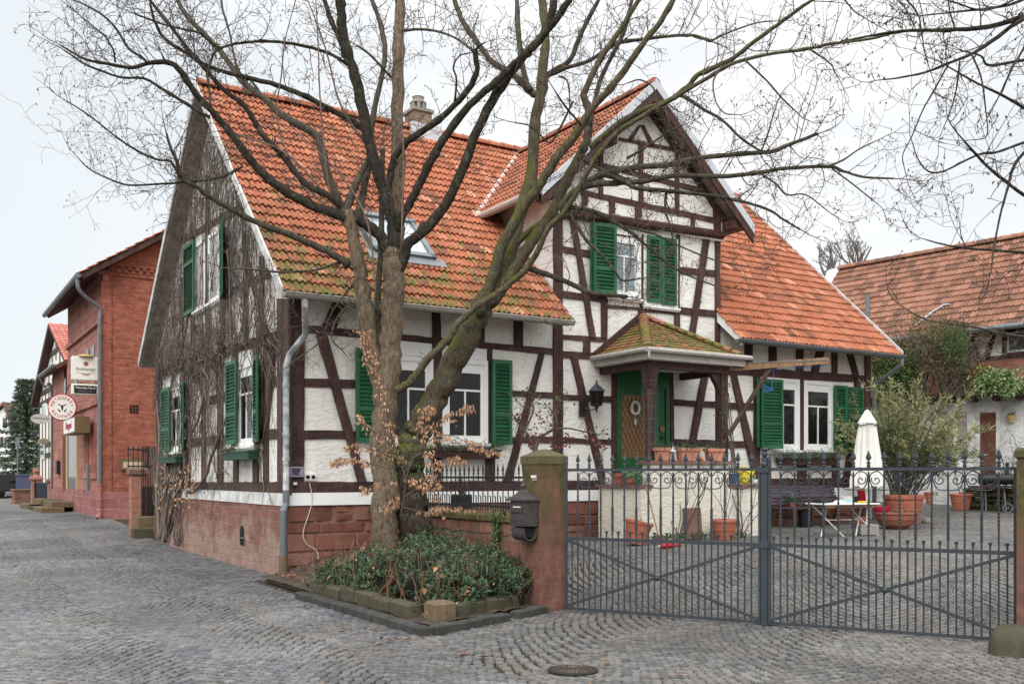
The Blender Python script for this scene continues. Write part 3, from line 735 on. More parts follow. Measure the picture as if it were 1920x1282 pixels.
    RAIL(1160, 258, 264.5, 1268, 277.5, 286, **k); RAIL(1088, 295, 304.5, 1332, 357.5, 367.5, **k)
    RAIL(1088, 356, 365.5, 1348, 410, 420.5, **k)
    BRACE(236, 1196, 1200, 263, 1176, 1184, **k); BRACE(236, 1201, 1205, 273, 1216.5, 1224, **k)
    POST(266, 1196.5, 1204, 386, 1196.5, 1204, **k); POST(262, 1122, 1129, 372, 1122, 1129, **k); POST(284, 1264.5, 1271.5, 398, 1264.5, 1271.5, **k)
    for a, b, v1, v2 in ((1090, 1100, 362, 386), (1141, 1151, 374, 400), (1190, 1201.5, 384, 408), (1294, 1301.5, 405, 428)): POST(v1, a, b, v2, a, b, **k)
    POST(385, 1336, 1350, 440, 1338, 1350, **k)
    # moulded plank under the gable
    mb = MB(); a = FP(1058, 397, .1); b = FP(1355, 440, .1)
    mb.prism([(a[0], -.19, a[1]-.06), (a[0], -.21, a[1]+.02), (a[0], -.08, a[1]+.09), (a[0], .02, a[1]+.09), (a[0], .02, a[1]-.1), (a[0], -.1, a[1]-.1)], (b[0]-a[0], 0, b[1]-a[1]))
    mb.build('moulded_plank', M['timber_red'], HOUSE)
frame_front()
def frame_gable():
    k = dict(ax='G', mat='timber_old')
    POST(560, 522.5, 545, 905, 523.5, 545.5, **k)
    timber('timber_sill', [(300, 903), (300, 921), (545, 928), (545, 903)], .027, **k)
    RAIL(300, 690, 706, 545, 612, 632, **k)
    RAIL(486, 716, 735, 523, 703, 723, **k); RAIL(395, 743, 759, 450, 727, 745, **k); RAIL(486, 806, 824, 523, 804, 822, **k); RAIL(300, 828, 842, 450, 812, 829, **k); RAIL(300, 768, 781, 330, 760, 774, **k)
    for a, b in ((411, 419.5), (478, 486.5), (498, 505), (440, 448), (380, 387), (352, 358), (298, 305), (340, 346)): POST(645 if a > 400 else 668, a, b, 905, a, b, **k)
    BRACE(640, 512, 521, 810, 494, 504, **k)
    RAIL(322, 595, 606, 520, 498, 514, **k); RAIL(340, 448, 458, 470, 372, 388, **k)
    for a, b, v1, v2 in ((361, 366, 420, 690), (416, 423, 400, 660), (389, 395, 330, 660), (460, 466, 440, 650), (490, 496, 480, 640), (340, 345, 520, 690)): POST(v1, a, b, v2, a, b, **k)
    BRACE(480, 460, 467, 630, 500, 508, **k)
frame_gable()
# --- roofs
PROF = [(0, .0), (.07, .022), (.16, .040), (.27, .038), (.37, .012), (.47, .0), (.55, .003), (.63, .026), (.74, .032), (.84, .014), (.93, -.002), (1.0, .0)]
def tile_field(mb, o, ax, up, W_, L_, tw, tl, keep=None, thick=.022, nz=None, jit=.006):
    ax, up = Vector(ax).normalized(), Vector(up).normalized(); n = nz or ax.cross(up); n.normalize(); o = Vector(o)
    nc = max(1, round(W_/tw)); nr = max(1, round(L_/tl)); tw = W_/nc; tl = L_/nr
    for r in range(nr):
        for c in range(nc):
            ctr = o+ax*(c+.5)*tw+up*(r+.5)*tl
            if keep and not keep(ctr): continue
            j = random.uniform(-jit, jit); lift = .046+random.uniform(-.006, .006); sl = random.uniform(-.01, .01)
            a0 = o+ax*c*tw+up*(r*tl-.035+j); vs = []
            for f, h in PROF: vs.append(a0+ax*f*tw+n*(h+lift))
            for f, h in PROF: vs.append(a0+ax*f*tw+up*(tl+.05)+n*(h+.004+sl*.3))
            for f, h in PROF: vs.append(a0+ax*f*tw+n*(h+lift-thick))
            m = len(PROF)
            mb.add(vs, [(i, i+1, m+i+1, m+i) for i in range(m-1)]+[(i+1, i, 2*m+i, 2*m+i+1) for i in range(m-1)])
def ridge_tiles(mb, p, q, r=.13, L=.36):
    p, q = Vector(p), Vector(q); d = q-p; n = max(2, round(d.length/L)); st = d/n; dn = d.normalized(); sd = dn.cross(Vector((0, 0, 1))).normalized(); up = sd.cross(dn)
    for i in range(n):
        a = p+st*i; b = a+st*1.08; vs = []
        for e, (c, rr) in enumerate(((a, r*1.06), (b, r*.9))):
            for k in range(8):
                an = math.pi*(k/7)*1.1-.05*math.pi; vs.append(c+sd*rr*math.cos(an)+up*(rr*math.sin(an)*.85))
        mb.add(vs, [(k, k+1, 8+k+1, 8+k) for k in range(7)]+[tuple(range(7, -1, -1))])
def zd(x): return DRZ-(DRZ-DFZ)*abs(x-DX)/DH      # dormer roof height
def roofs():
    sl = Vector((0, RY-EY, RZ-EZ)); L = sl.length
    SK = []                                         # rooflight footprint in roof coordinates
    def keep(p):
        if 5.2 < p.x < 9.58 and p.y < .25: return False
        if 5.3 < p.x < 9.6 and p.y < 3.2 and p.z < zd(p.x)-.2: return False
        if abs(p.x-sky_c.x) < sky_w/2 and abs((p-sky_c).dot(sl.normalized())) < sky_h/2: return False
        return True
    nr = Vector((0, -(RZ-EZ), RY-EY)).normalized()
    c = [PL(u, v, (0, EY, EZ+.06), nr) for u, v in ((668, 402), (774, 420), (818, 490), (692, 474))]
    global SKY
    sky_c = sum(c, Vector())/4; sky_w = 1.22; sky_h = 1.35
    SKY = (sky_c, sky_w, sky_h, sl.normalized(), nr)
    mb = MB(); tile_field(mb, (-.36, EY, EZ+.02), (1, 0, 0), sl, LEN+.24+.36, L, .215, .300, keep)
    mb.build('main_roof', M['tile'], HOUSE)
    mb = MB()   # boarding under the tiles, front and back slope
    def slab(pts, n, t=.12): mb.prism(pts, Vector(n)*-t)
    xr = LEN+.22
    mb2 = MB()
    for x0, x1 in ((-.34, 5.2), (9.6, xr)):
        y0 = EY+.02; slabp = [(x0, y0, roofz(y0)), (x1, y0, roofz(y0)), (x1, RY, RZ), (x0, RY, RZ)]
        mb.prism(slabp, nr*-.11)
    mb.prism([(5.2, .3, roofz(.3)), (9.6, .3, roofz(.3)), (9.6, RY, RZ), (5.2, RY, RZ)], nr*-.11)
    nb = Vector((0, RZ-BZ, BY-RY)).normalized()
    mb.prism([(-.34, RY, RZ), (xr, RY, RZ), (xr, BY, BZ), (-.34, BY, BZ)], nb*-.11)
    mb.build('roof_boarding', M['soffit'], HOUSE)
    mb = MB(); tile_field(mb, (xr+.02, BY, BZ+.02), (-1, 0, 0), (0, RY-BY, RZ-BZ), xr+.36, math.hypot(BY-RY, RZ-BZ), .45, .335); mb.build('back_roof', M['tile'], HOUSE)
    mb = MB(); ridge_tiles(mb, (-.36, RY, RZ+.06), (xr, RY, RZ+.06), .14); mb.build('ridge_tiles', M['tile'], HOUSE)
    # verge boards on the street gable
    mb = MB(); mb.prism([(-.40, EY-.02, EZ-.10), (-.40, EY-.02, EZ+.09), (-.40, RY, RZ+.10), (-.40, RY, RZ-.09)], (.035, 0, 0)); mb.build('verge_board', M['offwhite'], HOUSE)
    mb = MB(); mb.prism([(-.40, BY, BZ-.10), (-.40, BY, BZ+.09), (-.40, RY+.001, RZ+.10), (-.40, RY+.001, RZ-.09)], (.035, 0, 0)); mb.build('verge_board', M['offwhite'], HOUSE)
    mb = MB(); mb.prism([(xr+.03, EY-.02, EZ-.08), (xr+.03, EY-.02, EZ+.12), (xr+.03, RY, RZ+.12), (xr+.03, RY, RZ-.08)], (.03, 0, 0)); mb.build('verge_board', M['offwhite'], HOUSE)
    # short white board where the right roof starts at the dormer
    mb = MB(); mb.prism([(9.56, EY-.02, EZ-.12), (9.56, EY-.02, EZ+.06), (9.56, .0, roofz(0)+.02), (9.56, .0, roofz(0)-.2)], (.035, 0, 0)); mb.build('verge_board', M['white'], HOUSE)
    # dormer roof
    yf = -.50; yb = RY-.0
    for sgn in (-1, 1):
        ft = Vector((DX+sgn*DH, 0, DFZ)); up = Vector((-sgn*DH, 0, DRZ-DFZ)); nn = Vector((sgn*(DRZ-DFZ), 0, DH)).normalized()
        mb = MB()
        kp = lambda p: p.z > roofz(p.y)-.10 or p.y < .2
        if sgn < 0: tile_field(mb, (ft.x, yb+.3, DFZ+.02), (0, -1, 0), up, yb+.3-yf, up.length, .225, .31, kp, nz=nn)
        else: tile_field(mb, (ft.x, yf, DFZ+.02), (0, 1, 0), up, yb+.3-yf, up.length, .225, .31, kp, nz=nn)
        mb.build('dormer_roof', M['tile_dormer'], HOUSE)
        mb = MB(); mb.prism([(ft.x, yf+.01, DFZ), (ft.x, 3.4, DFZ), (DX, 4.4, DRZ), (DX, yf+.01, DRZ)], nn*-.06); mb.build('dormer_boarding', M['plank'], HOUSE)
        # barge boards: pale metal-clad verge above, brown board below
        d = Vector((DX, 0, DRZ))-ft; dn = d.normalized()
        a = ft-dn*.10; b = Vector((DX, 0, DRZ))
        def board(z0, z1, y0, y1, mt, nm):
            m2 = MB(); m2.prism([(a.x, y0, a.z+z0), (a.x, y0, a.z+z1), (b.x, y0, b.z+z1), (b.x, y0, b.z+z0)], (0, y1-y0, 0)); m2.build(nm, M[mt], HOUSE)
        board(-.07, .13, yf-.04, yf, 'verge_metal', 'verge_flashing'); board(-.27, -.07, yf-.02, yf+.03, 'timber_red', 'barge_board')
        # inner rafter, purlin ends
        a2 = ft+Vector((0, 0, -.02)); m2 = MB()
        m2.prism([(a2.x+sgn*-.35, -.14, a2.z-.25+.33), (a2.x+sgn*-.35, -.14, a2.z-.08+.33), (DX, -.14, DRZ-.1), (DX, -.14, DRZ-.27)], (0, .06, 0)); m2.build('rafter', M['timber'], HOUSE)
        for fr in (.13, .62):
            c = ft.lerp(Vector((DX, 0, DRZ)), fr); m2 = MB()
            m2.bbox((c.x-.09, yf+.05, c.z-.38), (c.x+.09, .2, c.z-.18)); m2.build('purlin_end', M['timber_red'], HOUSE)
    m2 = MB(); ridge_tiles(m2, (DX, yf, DRZ+.06), (DX, RY, DRZ+.06), .13); m2.build('dormer_ridge_tiles', M['tile_dormer'], HOUSE)
    m2 = MB(); m2.bbox((DX-.08, yf+.04, DRZ-.45), (DX+.08, .1, DRZ-.2)); m2.build('ridge_purlin', M['timber'], HOUSE)
    # valley flashing on the visible side
    v0 = Vector((DX-.03, RY-.25, DRZ)); m2 = MB(); pts = []
    for i in range(9):
        t = i/8; x = DX-.02-(DH+.1)*t; z = zd(x)
        y = EY+(z-EZ)/(RZ-EZ)*(RY-EY); w = .10+.05*random.random()
        pts.append((Vector((x-.13, y, roofz(y)+.085)), Vector((x+.06, y+.03, z+.10))))
    vs = [p for ab in pts for p in ab]; m2.add(vs, [(2*i, 2*i+1, 2*i+3, 2*i+2) for i in range(8)]); m2.build('valley_flashing', M['verge_metal'], HOUSE)
M['plank'] = mk_wood('pale_soffit_board', lin(176, 166, 158), lin(150, 140, 132))
M['verge_metal'] = simple('painted_verge', lin(206, 210, 216), .5, .12, 5, .002, 30)
roofs()
def rooflight():
    c, w, h, up, n = SKY; ax = Vector((1, 0, 0)); Mx = Matrix((ax, up, n)).transposed()
    mb = MB()
    for dx in (-w/2+.05, w/2-.05): mb.box(c+ax*dx+n*.03, (.1, h, .12), Mx)
    mb.box(c+up*(h/2-.06)+n*.04, (w, .12, .13), Mx); mb.box(c-up*(h/2-.06)+n*.03, (w, .12, .12), Mx)
    mb.box(c-up*(h/2+.1)+n*.03, (w+.3, .26, .03), Mx)
    o = mb.build('rooflight', M['zinc'], HOUSE)
    mb = MB(); mb.box(c+n*.035, (w-.2, h-.22, .02), Mx); mb.build('pane', M['glass_sky'], o)
rooflight()
def chimney():
    x, y = 4.72, RY+.1; mb = MB(); mb.bbox((x-.23, y-.25, RZ-.6), (x+.23, y+.25, 10.06)); o = mb.build('chimney', M['chimney'], HOUSE)
    mb = MB(); mb.bbox((x-.27, y-.29, 10.06), (x+.27, y+.29, 10.13))
    mb.build('chimney_cap', M['concrete'], o)
    mb = MB(); z = 10.13
    for k in range(8):
        a = k*math.pi/4+.39; mb.box((x+.16*math.cos(a), y+.16*math.sin(a), z+.10), (.05, .08, .20), Matrix.Rotation(a, 3, 'Z'))
    mb.lathe([(.2, .0), (.2, .04)], (x, y, z), 16); mb.lathe([(.2, .18), (.18, .22), (.13, .24), (.13, .32), (.145, .33), (.05, .35)], (x, y, z), 16)
    mb.build('chimney_pot', M['concrete'], o)
    mb = MB(); mb.bbox((x-.36, y-.42, RZ-.25), (x+.4, y-.31, RZ+.12)); mb.build('chimney_flashing', M['verge_metal'], o)
M['chimney'] = mk_stone('yellow_chimney_brick', lin(152, 134, 112), lin(124, 106, 90), lin(150, 136, 118), .22, .08)
chimney()
def gutters():
    def gut(x0, x1, mt):
        mb = MB(); r = .075; n = 9; y = EY-.04; z = EZ+.0; vs = []
        for x in (x0, x1):
            for k in range(n):
                a = math.pi+math.pi*k/(n-1); vs.append((x, y+r*math.cos(a), z+r*math.sin(a)))
        for x in (x0, x1):
            for k in range(n):
                a = math.pi+math.pi*k/(n-1); vs.append((x, y+(r-.008)*math.cos(a), z+(r-.008)*math.sin(a)))
        fs = [(k, k+1, n+k+1, n+k) for k in range(n-1)]+[(2*n+k+1, 2*n+k, 3*n+k, 3*n+k+1) for k in range(n-1)]
        fs += [tuple(range(n)), tuple(range(2*n-1, n-1, -1))]
        mb.add(vs, fs); mb.tube([(x0, y-r, z), (x1, y-r, z)], .012, 6)
        k = x0+.4
        while k < x1: mb.tube([(k, y+r*math.cos(math.pi+math.pi*j/6)*1.05, z+r*math.sin(math.pi+math.pi*j/6)*1.05) for j in range(7)], .006, 4); k += .8
        mb.build('gutter', M[mt], HOUSE)
    gut(-.36, 5.2, 'gutter'); gut(9.42, LEN+.28, 'zinc')
    mb = MB()   # dormer eave gutter on the left
    x = DX-DH-.05; mb.tube([(x, -.4, DFZ+.0), (x, 2.15, DFZ+.0)], .07, 8); mb.build('gutter', M['gutter'], HOUSE)
    # downpipes
    a = FP(571, 556, .75)
    P = [(a[0], -.76, a[1]), (a[0]-.0, -.76, a[1]-.15)]
    P += [(.12, -.42, a[1]-.55), (-.06, -.17, a[1]-.86), (-.10, -.12, a[1]-1.05), (-.10, -.12, 2.6), (-.10, -.12, 1.36)]
    mb = MB(); mb.tube(P, .052, 10)
    for z in (3.1, 2.3, 1.9): mb.tube([(-.10, -.12, z), (-.10, -.12, z+.06)], .06, 10)
    o = mb.build('downpipe', M['pipe_paint'], HOUSE)
    mb = MB(); mb.tube([(-.10, -.12, 1.42), (-.10, -.12, 1.2), (-.16, -.16, 1.08), (-.16, -.16, .34)], .056, 10); mb.build('lower_pipe', M['zinc'], o)
    mb = MB(); mb.tube([(-.16, -.16, .36), (-.16, -.16, -.08)], .075, 10); mb.build('pipe_sleeve', M['sandstone'], o)
    x = LEN+.1; mb = MB(); mb.tube([(x+.1, EY-.04, EZ-.05), (x+.1, EY-.04, EZ-.22), (x+.04, -.35, EZ-.5), (x-.02, -.10, EZ-.66), (x-.02, -.10, EZ-.85), (x-.02, -.10, .5)], .052, 10); mb.build('downpipe', M['zinc'], HOUSE)
gutters()
# ------------------------------------------------------------------ windows and shutters
def MBx(ax):            # helper: maps (a, d, z) in facade coordinates (a along wall, d outwards) to house coordinates
    return (lambda a, d, z: (a, -d, z)) if ax == 'F' else (lambda a, d, z: (-d, a, z))
def fbox(mb, mp, a0, a1, d0, d1, z0, z1):
    p, q = mp(a0, d0, z0), mp(a1, d1, z1); mb.bbox([min(p[i], q[i]) for i in range(3)], [max(p[i], q[i]) for i in range(3)])
def window(a0, a1, z0, z1, ax='F', pane='glass', panel=None, blind=False, sill=True, off=0.0, transom=.30, curt=False):
    mp = MBx(ax); w = .085; mb = MB(); o_ = off
    fbox(mb, mp, a0, a0+w, o_-.02, o_+.055, z0, z1); fbox(mb, mp, a1-w, a1, o_-.02, o_+.055, z0, z1); fbox(mb, mp, a0+w, a1-w, o_-.02, o_+.054, z1-w, z1); fbox(mb, mp, a0+w, a1-w, o_-.02, o_+.054, z0, z0+w*.8)
    win = mb.build('window', M['white'], HOUSE)
    i0, i1, j0, j1 = a0+w, a1-w, z0+w*.8, z1-w
    if blind:
        mb = MB(); n = int((j1-j0)/.055)
        for k in range(n):
            z = j0+(j1-j0)*k/n; h = (j1-j0)/n
            p = [mp(i0, o_+.012, z), mp(i0, o_+.028, z+h*.15), mp(i0, o_+.028, z+h*.8), mp(i0, o_+.012, z+h)]
            d = Vector(mp(i1, 0, 0))-Vector(mp(i0, 0, 0)); mb.prism(p, d)
        mb.build('roller_blind', M['offwhite'], win)
    else:
        if panel:
            mb = MB(); fbox(mb, mp, i0, i1, o_-.01, o_+.03, j1-.10, j1); mb.build('blind_box', M['white'], win); j1 -= .10
        mb = MB(); s = .065
        fbox(mb, mp, i0, i0+s, o_-.02, o_+.038, j0, j1); fbox(mb, mp, i1-s, i1, o_-.02, o_+.038, j0, j1); fbox(mb, mp, i0+s, i1-s, o_-.02, o_+.037, j0, j0+s); fbox(mb, mp, i0+s, i1-s, o_-.02, o_+.037, j1-s, j1)
        zt = j1-(j1-j0)*transom
        fbox(mb, mp, i0+s, i1-s, o_-.01, o_+.034, zt-.018, zt+.018); am = (i0+i1)/2; fbox(mb, mp, am-.016, am+.016, o_-.01, o_+.033, j0+s, zt-.018)
        mb.build('frame', M['white'], win)
        mb = MB(); fbox(mb, mp, i0+s, i1-s, o_-.02, o_+.012, j0+s, j1-s); mb.build('pane', M[pane], win)
    if sill:
        mb = MB(); fbox(mb, mp, a0-.03, a1+.03, o_, o_+.11, z0-.055, z0-.005); fbox(mb, mp, a0-.02, a1+.02, o_, o_+.08, z0-.085, z0-.055); mb.build('sill', M['white'], win)
    return win
def shutter(a0, a1, z0, z1, ax='F', d=.09, rot=0, hinge=None, name='shutter', lab=None, split=(.36,), mat='green'):
    # louvred leaf; local frame, hinge edge at a0, then placed
    mp = MBx(ax); w = abs(a1-a0); h = z1-z0; mb = MB(); st = .065; t = .035
    def lb(x0, x1, y0, y1, q0, q1): mb.bbox((x0, y0, q0), (x1, y1, q1))
    lb(0, st, 0, t, 0, h); lb(w-st, w, 0, t, 0, h); lb(st, w-st, .001, t-.001, 0, st*1.3); lb(st, w-st, .001, t-.001, h-st*1.2, h)
    zs = [st*1.3]+[h*s for s in split]+[h-st*1.2]
    for s in split: lb(st, w-st, .001, t-.001, h*s-.04, h*s+.04)
    for i in range(len(zs)-1):
        a, b = zs[i]+(.04 if i else 0), zs[i+1]-(.04 if i < len(zs)-2 else 0); n = max(2, int((b-a)/.068))
        for k in range(n):
            z = a+(b-a)*(k+.5)/n; mb.box((w/2, t/2, z), (w-2*st, .052, .010), Matrix.Rotation(R(40), 3, 'X'))
    # solid backing board a little behind the louvres
    lb(st, w-st, t-.004, t-.001, st, h-st)
    for zz in (.12*h, .86*h): lb(-.02, .10, -.008, .0, zz-.015, zz+.015)
    o = mb.build(name, M[mat], HOUSE)
    if ax == 'F': o.location = (a0, -d-t, z0); o.rotation_euler = (0, 0, rot)
    else: o.location = (-d-t, a1, z0); o.rotation_euler = (0, 0, R(-90)+rot)
    if lab: o['label'] = lab
    return o
def WF(l, t, r, b, **k):
    um, vm = (l+r)/2, (t+b)/2; off = k.get('off', 0)
    return window(FP(l, vm, off)[0], FP(r, vm, off)[0], FP(um, b, off)[1], FP(um, t, off)[1], 'F', **k)
def SF(l, t, r, b, **k):
    um, vm = (l+r)/2, (t+b)/2; d = .06
    return shutter(FP(l, vm, d)[0], FP(r, vm, d)[0], FP(um, b, d)[1], FP(um, t, d)[1], 'F', **k)
def WG(l, t, r, b, **k):
    um, vm = (l+r)/2, (t+b)/2; ya, yb = GP(r, vm)[0], GP(l, vm)[0]
    return window(ya, yb, GP(um, b)[1], GP(um, t)[1], 'G', **k)
def SG(l, t, r, b, **k):
    um, vm = (l+r)/2, (t+b)/2; ya, yb = GP(r, vm, .06)[0], GP(l, vm, .06)[0]
    return shutter(ya, yb, GP(um, b, .06)[1], GP(um, t, .06)[1], 'G', **k)
def openings():
    WF(717, 668, 810, 831, panel=1); WF(827.5, 674, 912.5, 830, panel=1)
    SF(665, 654, 710, 829); SF(920.5, 675, 957.5, 833.5)
    # white panel infill above the two front windows
    mb = MB()
    for l, r, t, b in ((718, 809, 638, 666), (828, 912, 645, 673)):
        a = FP(l, 650)[0]; c = FP(r, 650)[0]; um = (l+r)/2; mb.bbox((a, -.018, FP(um, b)[1]), (c, 0.01, FP(um, t)[1]))
    mb.build('white_panel', M['white'], HOUSE)
    WF(1137, 434, 1199, 557, pane='glass_pale', panel=1); WF(1204.5, 444, 1268, 575, pane='glass_pale', panel=1)
    SF(1106, 422, 1145.5, 553, d=.16, rot=R(-7)); SF(1104, 422, 1140, 551, d=.10)
    SF(1212, 443, 1238, 567, split=(.33,), d=.07); SF(1239, 447, 1266, 572, split=(.33,), d=.07, rot=R(-3))
    WF(1436, 709.5, 1496.5, 843, panel=1); WF(1504.5, 715, 1559, 843, panel=1)
    SF(1420, 712, 1456, 841, d=.16, rot=R(-7)); SF(1416, 711, 1450, 839, d=.10)
    SF(1561, 723, 1582.5, 845, split=(.66,), d=.10, rot=R(-4)); SF(1583.5, 726, 1616, 845, split=(.66,))
    # street gable
    WG(448.5, 681, 481, 835, panel=1); SG(428.5, 677, 448, 832.5); SG(479, 668, 497, 829, d=.08, rot=R(-10))
    WG(321, 724, 344, 847, panel=1); SG(306.5, 728, 321, 849); SG(342, 716, 355, 843, d=.07, rot=R(-10))
    WG(369, 452, 388.6, 580, blind=True); WG(394.5, 435, 415.5, 565, blind=True)
    SG(348.5, 457, 367.5, 589, split=(.72,)); SG(417, 418, 435, 557, d=.08, rot=R(-13))
    for l, r, t, b in ((449, 478, 655, 680), (321, 343, 704, 723)):
        mb = MB(); y0, y1 = GP(r, t)[0], GP(l, t)[0]; um = (l+r)/2; mb.bbox((-.018, y0, GP(um, b)[1]), (.01, y1, GP(um, t)[1])); mb.build('white_panel', M['white'], HOUSE)
    # cellar vent in the gable plinth
    y, z = GP(454, 1004, .045); mb = MB(); mb.prism([(-.05, y-.13, z-.18), (-.05, y+.13, z-.18), (-.05, y+.13, z+.12), (-.05, y+.06, z+.19), (-.05, y-.06, z+.19), (-.05, y-.13, z+.12)], (.03, 0, 0)); v = mb.build('cellar_vent', M['dark'], HOUSE)
    mb = MB(); mb.tube([(-.06, y-.18, z-.04), (-.06, y+.18, z-.04)], .012, 6); mb.build('vent_bar', M['zinc'], v)
openings()
# ------------------------------------------------------------------ porch and door
def porch():
    X0, X1, P = 6.283, 8.78, 1.63; ez = 2.34+1.65; ax_, az = 7.53, 3.24+1.65
    apex = Vector((ax_, .0, az)); A = Vector((X0, 0, ez)); B = Vector((X0, -P, ez)); Cc = Vector((X1, -P, ez)); D = Vector((X1, 0, ez))
    mb = MB()
    def field(p, q, top, tw=.16, tl=.135):
        # triangular slope p-q-top covered in small flat tiles laid in courses
        p, q, top = Vector(p), Vector(q), Vector(top); ax = (q-p).normalized(); base = (q-p).length
        foot = p+ax*(top-p).dot(ax); up = top-foot; L = up.length; up.normalize(); n = ax.cross(up).normalized(); n = n if n.z > 0 else -n
        s0 = (top-p).dot(ax); rows = int(L/tl)
        for r in range(rows):
            f = r*tl/L; l = s0*f; rr = base-(base-s0)*f; x = l+random.uniform(-.1, 0)
            while x < rr:
                w = tw*random.uniform(.95, 1.02); a = max(x, l-.02); b = min(x+w-.008, rr+.02)
                if b-a > .03:
                    lf = .028+random.uniform(-.005, .006); o = p+ax*a+up*(r*tl-.02+random.uniform(-.006, .006)); ww = ax*(b-a)
                    mb.add([o+n*lf, o+ax*(b-a)*.5+n*(lf+.006)-up*.012, o+ww+n*lf, o+ww+up*(tl+.06)+n*.006, o+up*(tl+.06)+n*.006, o+n*(lf-.02), o+ww+n*(lf-.02)], [(0, 1, 2, 3, 4), (0, 5, 6, 2, 1)])
                x += w
    field(A, B, apex); field(B, Cc, apex); field(Cc, D, apex)
    o = mb.build('porch_roof', M['tile_porch'], HOUSE)
    mb = MB(); ridge_tiles(mb, B+Vector((.04, .04, .05)), apex+Vector((0, 0, .06)), .10, .2); ridge_tiles(mb, Cc+Vector((-.04, .04, .05)), apex+Vector((0, 0, .06)), .08, .24); mb.build('hip_tiles', M['tile_porch'], o)
    mb = MB(); mb.prism([A, B, apex], (0, 0, -.03)); mb.prism([B, Cc, apex], (0, 0, -.03)); mb.prism([Cc, D, apex], (0, 0, -.03)); mb.build('porch_boarding', M['timber'], o)
    # verge board against the wall
    mb = MB(); mb.beam(A+Vector((.0, -.03, .06)), apex+Vector((0, -.03, .10)), .05, .16); mb.build('verge_board', M['timber_red'], o)
    # fascia with gutter all round
    mb = MB()
    def fas(p, q, r):
        mb.beam(p, q, .05, .17); 
    fas(A+Vector((-.0, 0, -.08)), B+Vector((0, 0, -.08)), 0); fas(B+Vector((0, 0, -.081)), Cc+Vector((0, 0, -.081)), 0); fas(Cc+Vector((0, 0, -.08)), D+Vector((0, 0, -.08)), 0)
    mb.build('fascia', M['gutter'], o)
    mb = MB(); r = .05
    mb.tube([A+Vector((-.09, 0, .0)), B+Vector((-.09, -.09, .0))], r, 8); mb.tube([B+Vector((-.09, -.09, 0)), Cc+Vector((.1, -.09, .0))], r, 8); mb.tube([B+Vector((-.06, -.12, -.02)), B+Vector((-.07, -.13, -.16))], .022, 6); mb.build('gutter', M['gutter'], o)
    # ceiling and beams
    mb = MB(); mb.bbox((X0+.1, -P+.1, ez-.17), (X1-.1, -.01, ez-.14)); mb.build('porch_ceiling', M['white'], o)
    mb = MB(); zb = ez-.25
    mb.bbox((X0+.12, -P+.12, zb-.06), (X0+.26, 0, zb+.08)); mb.bbox((X1-.26, -P+.12, zb-.06), (X1-.12, 0, zb+.08)); mb.bbox((X0+.26, -P+.12, zb-.061), (X1-.26, -P+.26, zb+.079)); mb.build('porch_beam', M['timber'], o)
    FL = 1.40
    for i, (x, ok) in enumerate(((6.53, 1), (8.38, 0))):
        y = -1.40; mb = MB()
        if ok:   # turned post with square head and base
            mb.lathe([(.078, FL+.45), (.082, zb-.65), (.085, zb-.45), (.105, zb-.41)], (x, y, 0), 12); mb.bbox((x-.10, y-.10, FL), (x+.10, y+.10, FL+.5)); lo_ = [(x+sx*.09, y+sy*.09, zb-.42) for sx, sy in ((-1, -1), (1, -1), (1, 1), (-1, 1))]; hi_ = [(x+sx*.125, y+sy*.125, zb-.06) for sx, sy in ((-1, -1), (1, -1), (1, 1), (-1, 1))]; mb.add(lo_+hi_, [(0, 1, 5, 4), (1, 2, 6, 5), (2, 3, 7, 6), (3, 0, 4, 7), (3, 2, 1, 0), (4, 5, 6, 7)])
        else:
            mb.bbox((x-.09, y-.09, FL), (x+.09, y+.09, zb-.06)); mb.prism([(x-.09, y-.05, zb-.5), (x-.16, y-.05, zb-.3), (x-.34, y-.05, zb-.062), (x-.09, y-.05, zb-.062)], (0, .1, 0))
        mb.build('porch_post', M['timber'], o)
    # wire trellis round the turned post
    mb = MB(); x, y = 6.53, -1.40
    for k in range(8):
        a = k*math.pi/4; mb.tube([(x+.15*math.cos(a), y+.15*math.sin(a), FL+.5), (x+.15*math.cos(a), y+.15*math.sin(a), zb-.42)], .003, 3)
    for k in range(7):
        z = FL+.6+k*.24; mb.tube([(x+.15*math.cos(j*math.pi/6), y+.15*math.sin(j*math.pi/6), z) for j in range(13)], .004, 3)
    mb.build('wire_trellis', M['zinc'], o)
    # door recess: green frame, leaf with amber glass, side panel
    a0, a1 = FP(1154.5, 780)[0], FP(1253, 780)[0]; zt = ez-.18; mb = MB()
    mb.bbox((a0, -.05, FL), (a0+.055, .05, zt)); mb.bbox((a1-.10, -.05, FL), (a1, .05, zt)); mb.bbox((a0+.055, -.049, zt-.34), (a1-.10, .05, zt)); xm = a0+.98; mb.bbox((xm, -.049, FL), (xm+.1, .05, zt-.34))
    dr = mb.build('door', M['green_door'], HOUSE)
    l0, l1 = a0+.055, xm; g0, g1 = l0+.075, l1-.13; zd0, zd1 = 2.03, zt-.50
    mb = MB(); mb.bbox((l0, -.03, FL), (g0, .04, zt-.34)); mb.bbox((g1, -.03, FL), (l1, .04, zt-.34)); mb.bbox((g0, -.029, zd1), (g1, .04, zt-.34)); mb.bbox((g0, -.029, zd0-.22), (g1, .04, zd0)); mb.build('leaf', M['green_door'], dr)
    mb = MB(); mb.bbox((g0, -.02, FL+.04), (g1, .03, zd0-.22)); mb.build('lower_panel', M['green_pale'], dr)
    mb = MB(); mb.bbox((g0, -.012, zd0), (g1, .02, zd1)); mb.build('amber_pane', M['glass_brown'], dr)
    mb = MB()
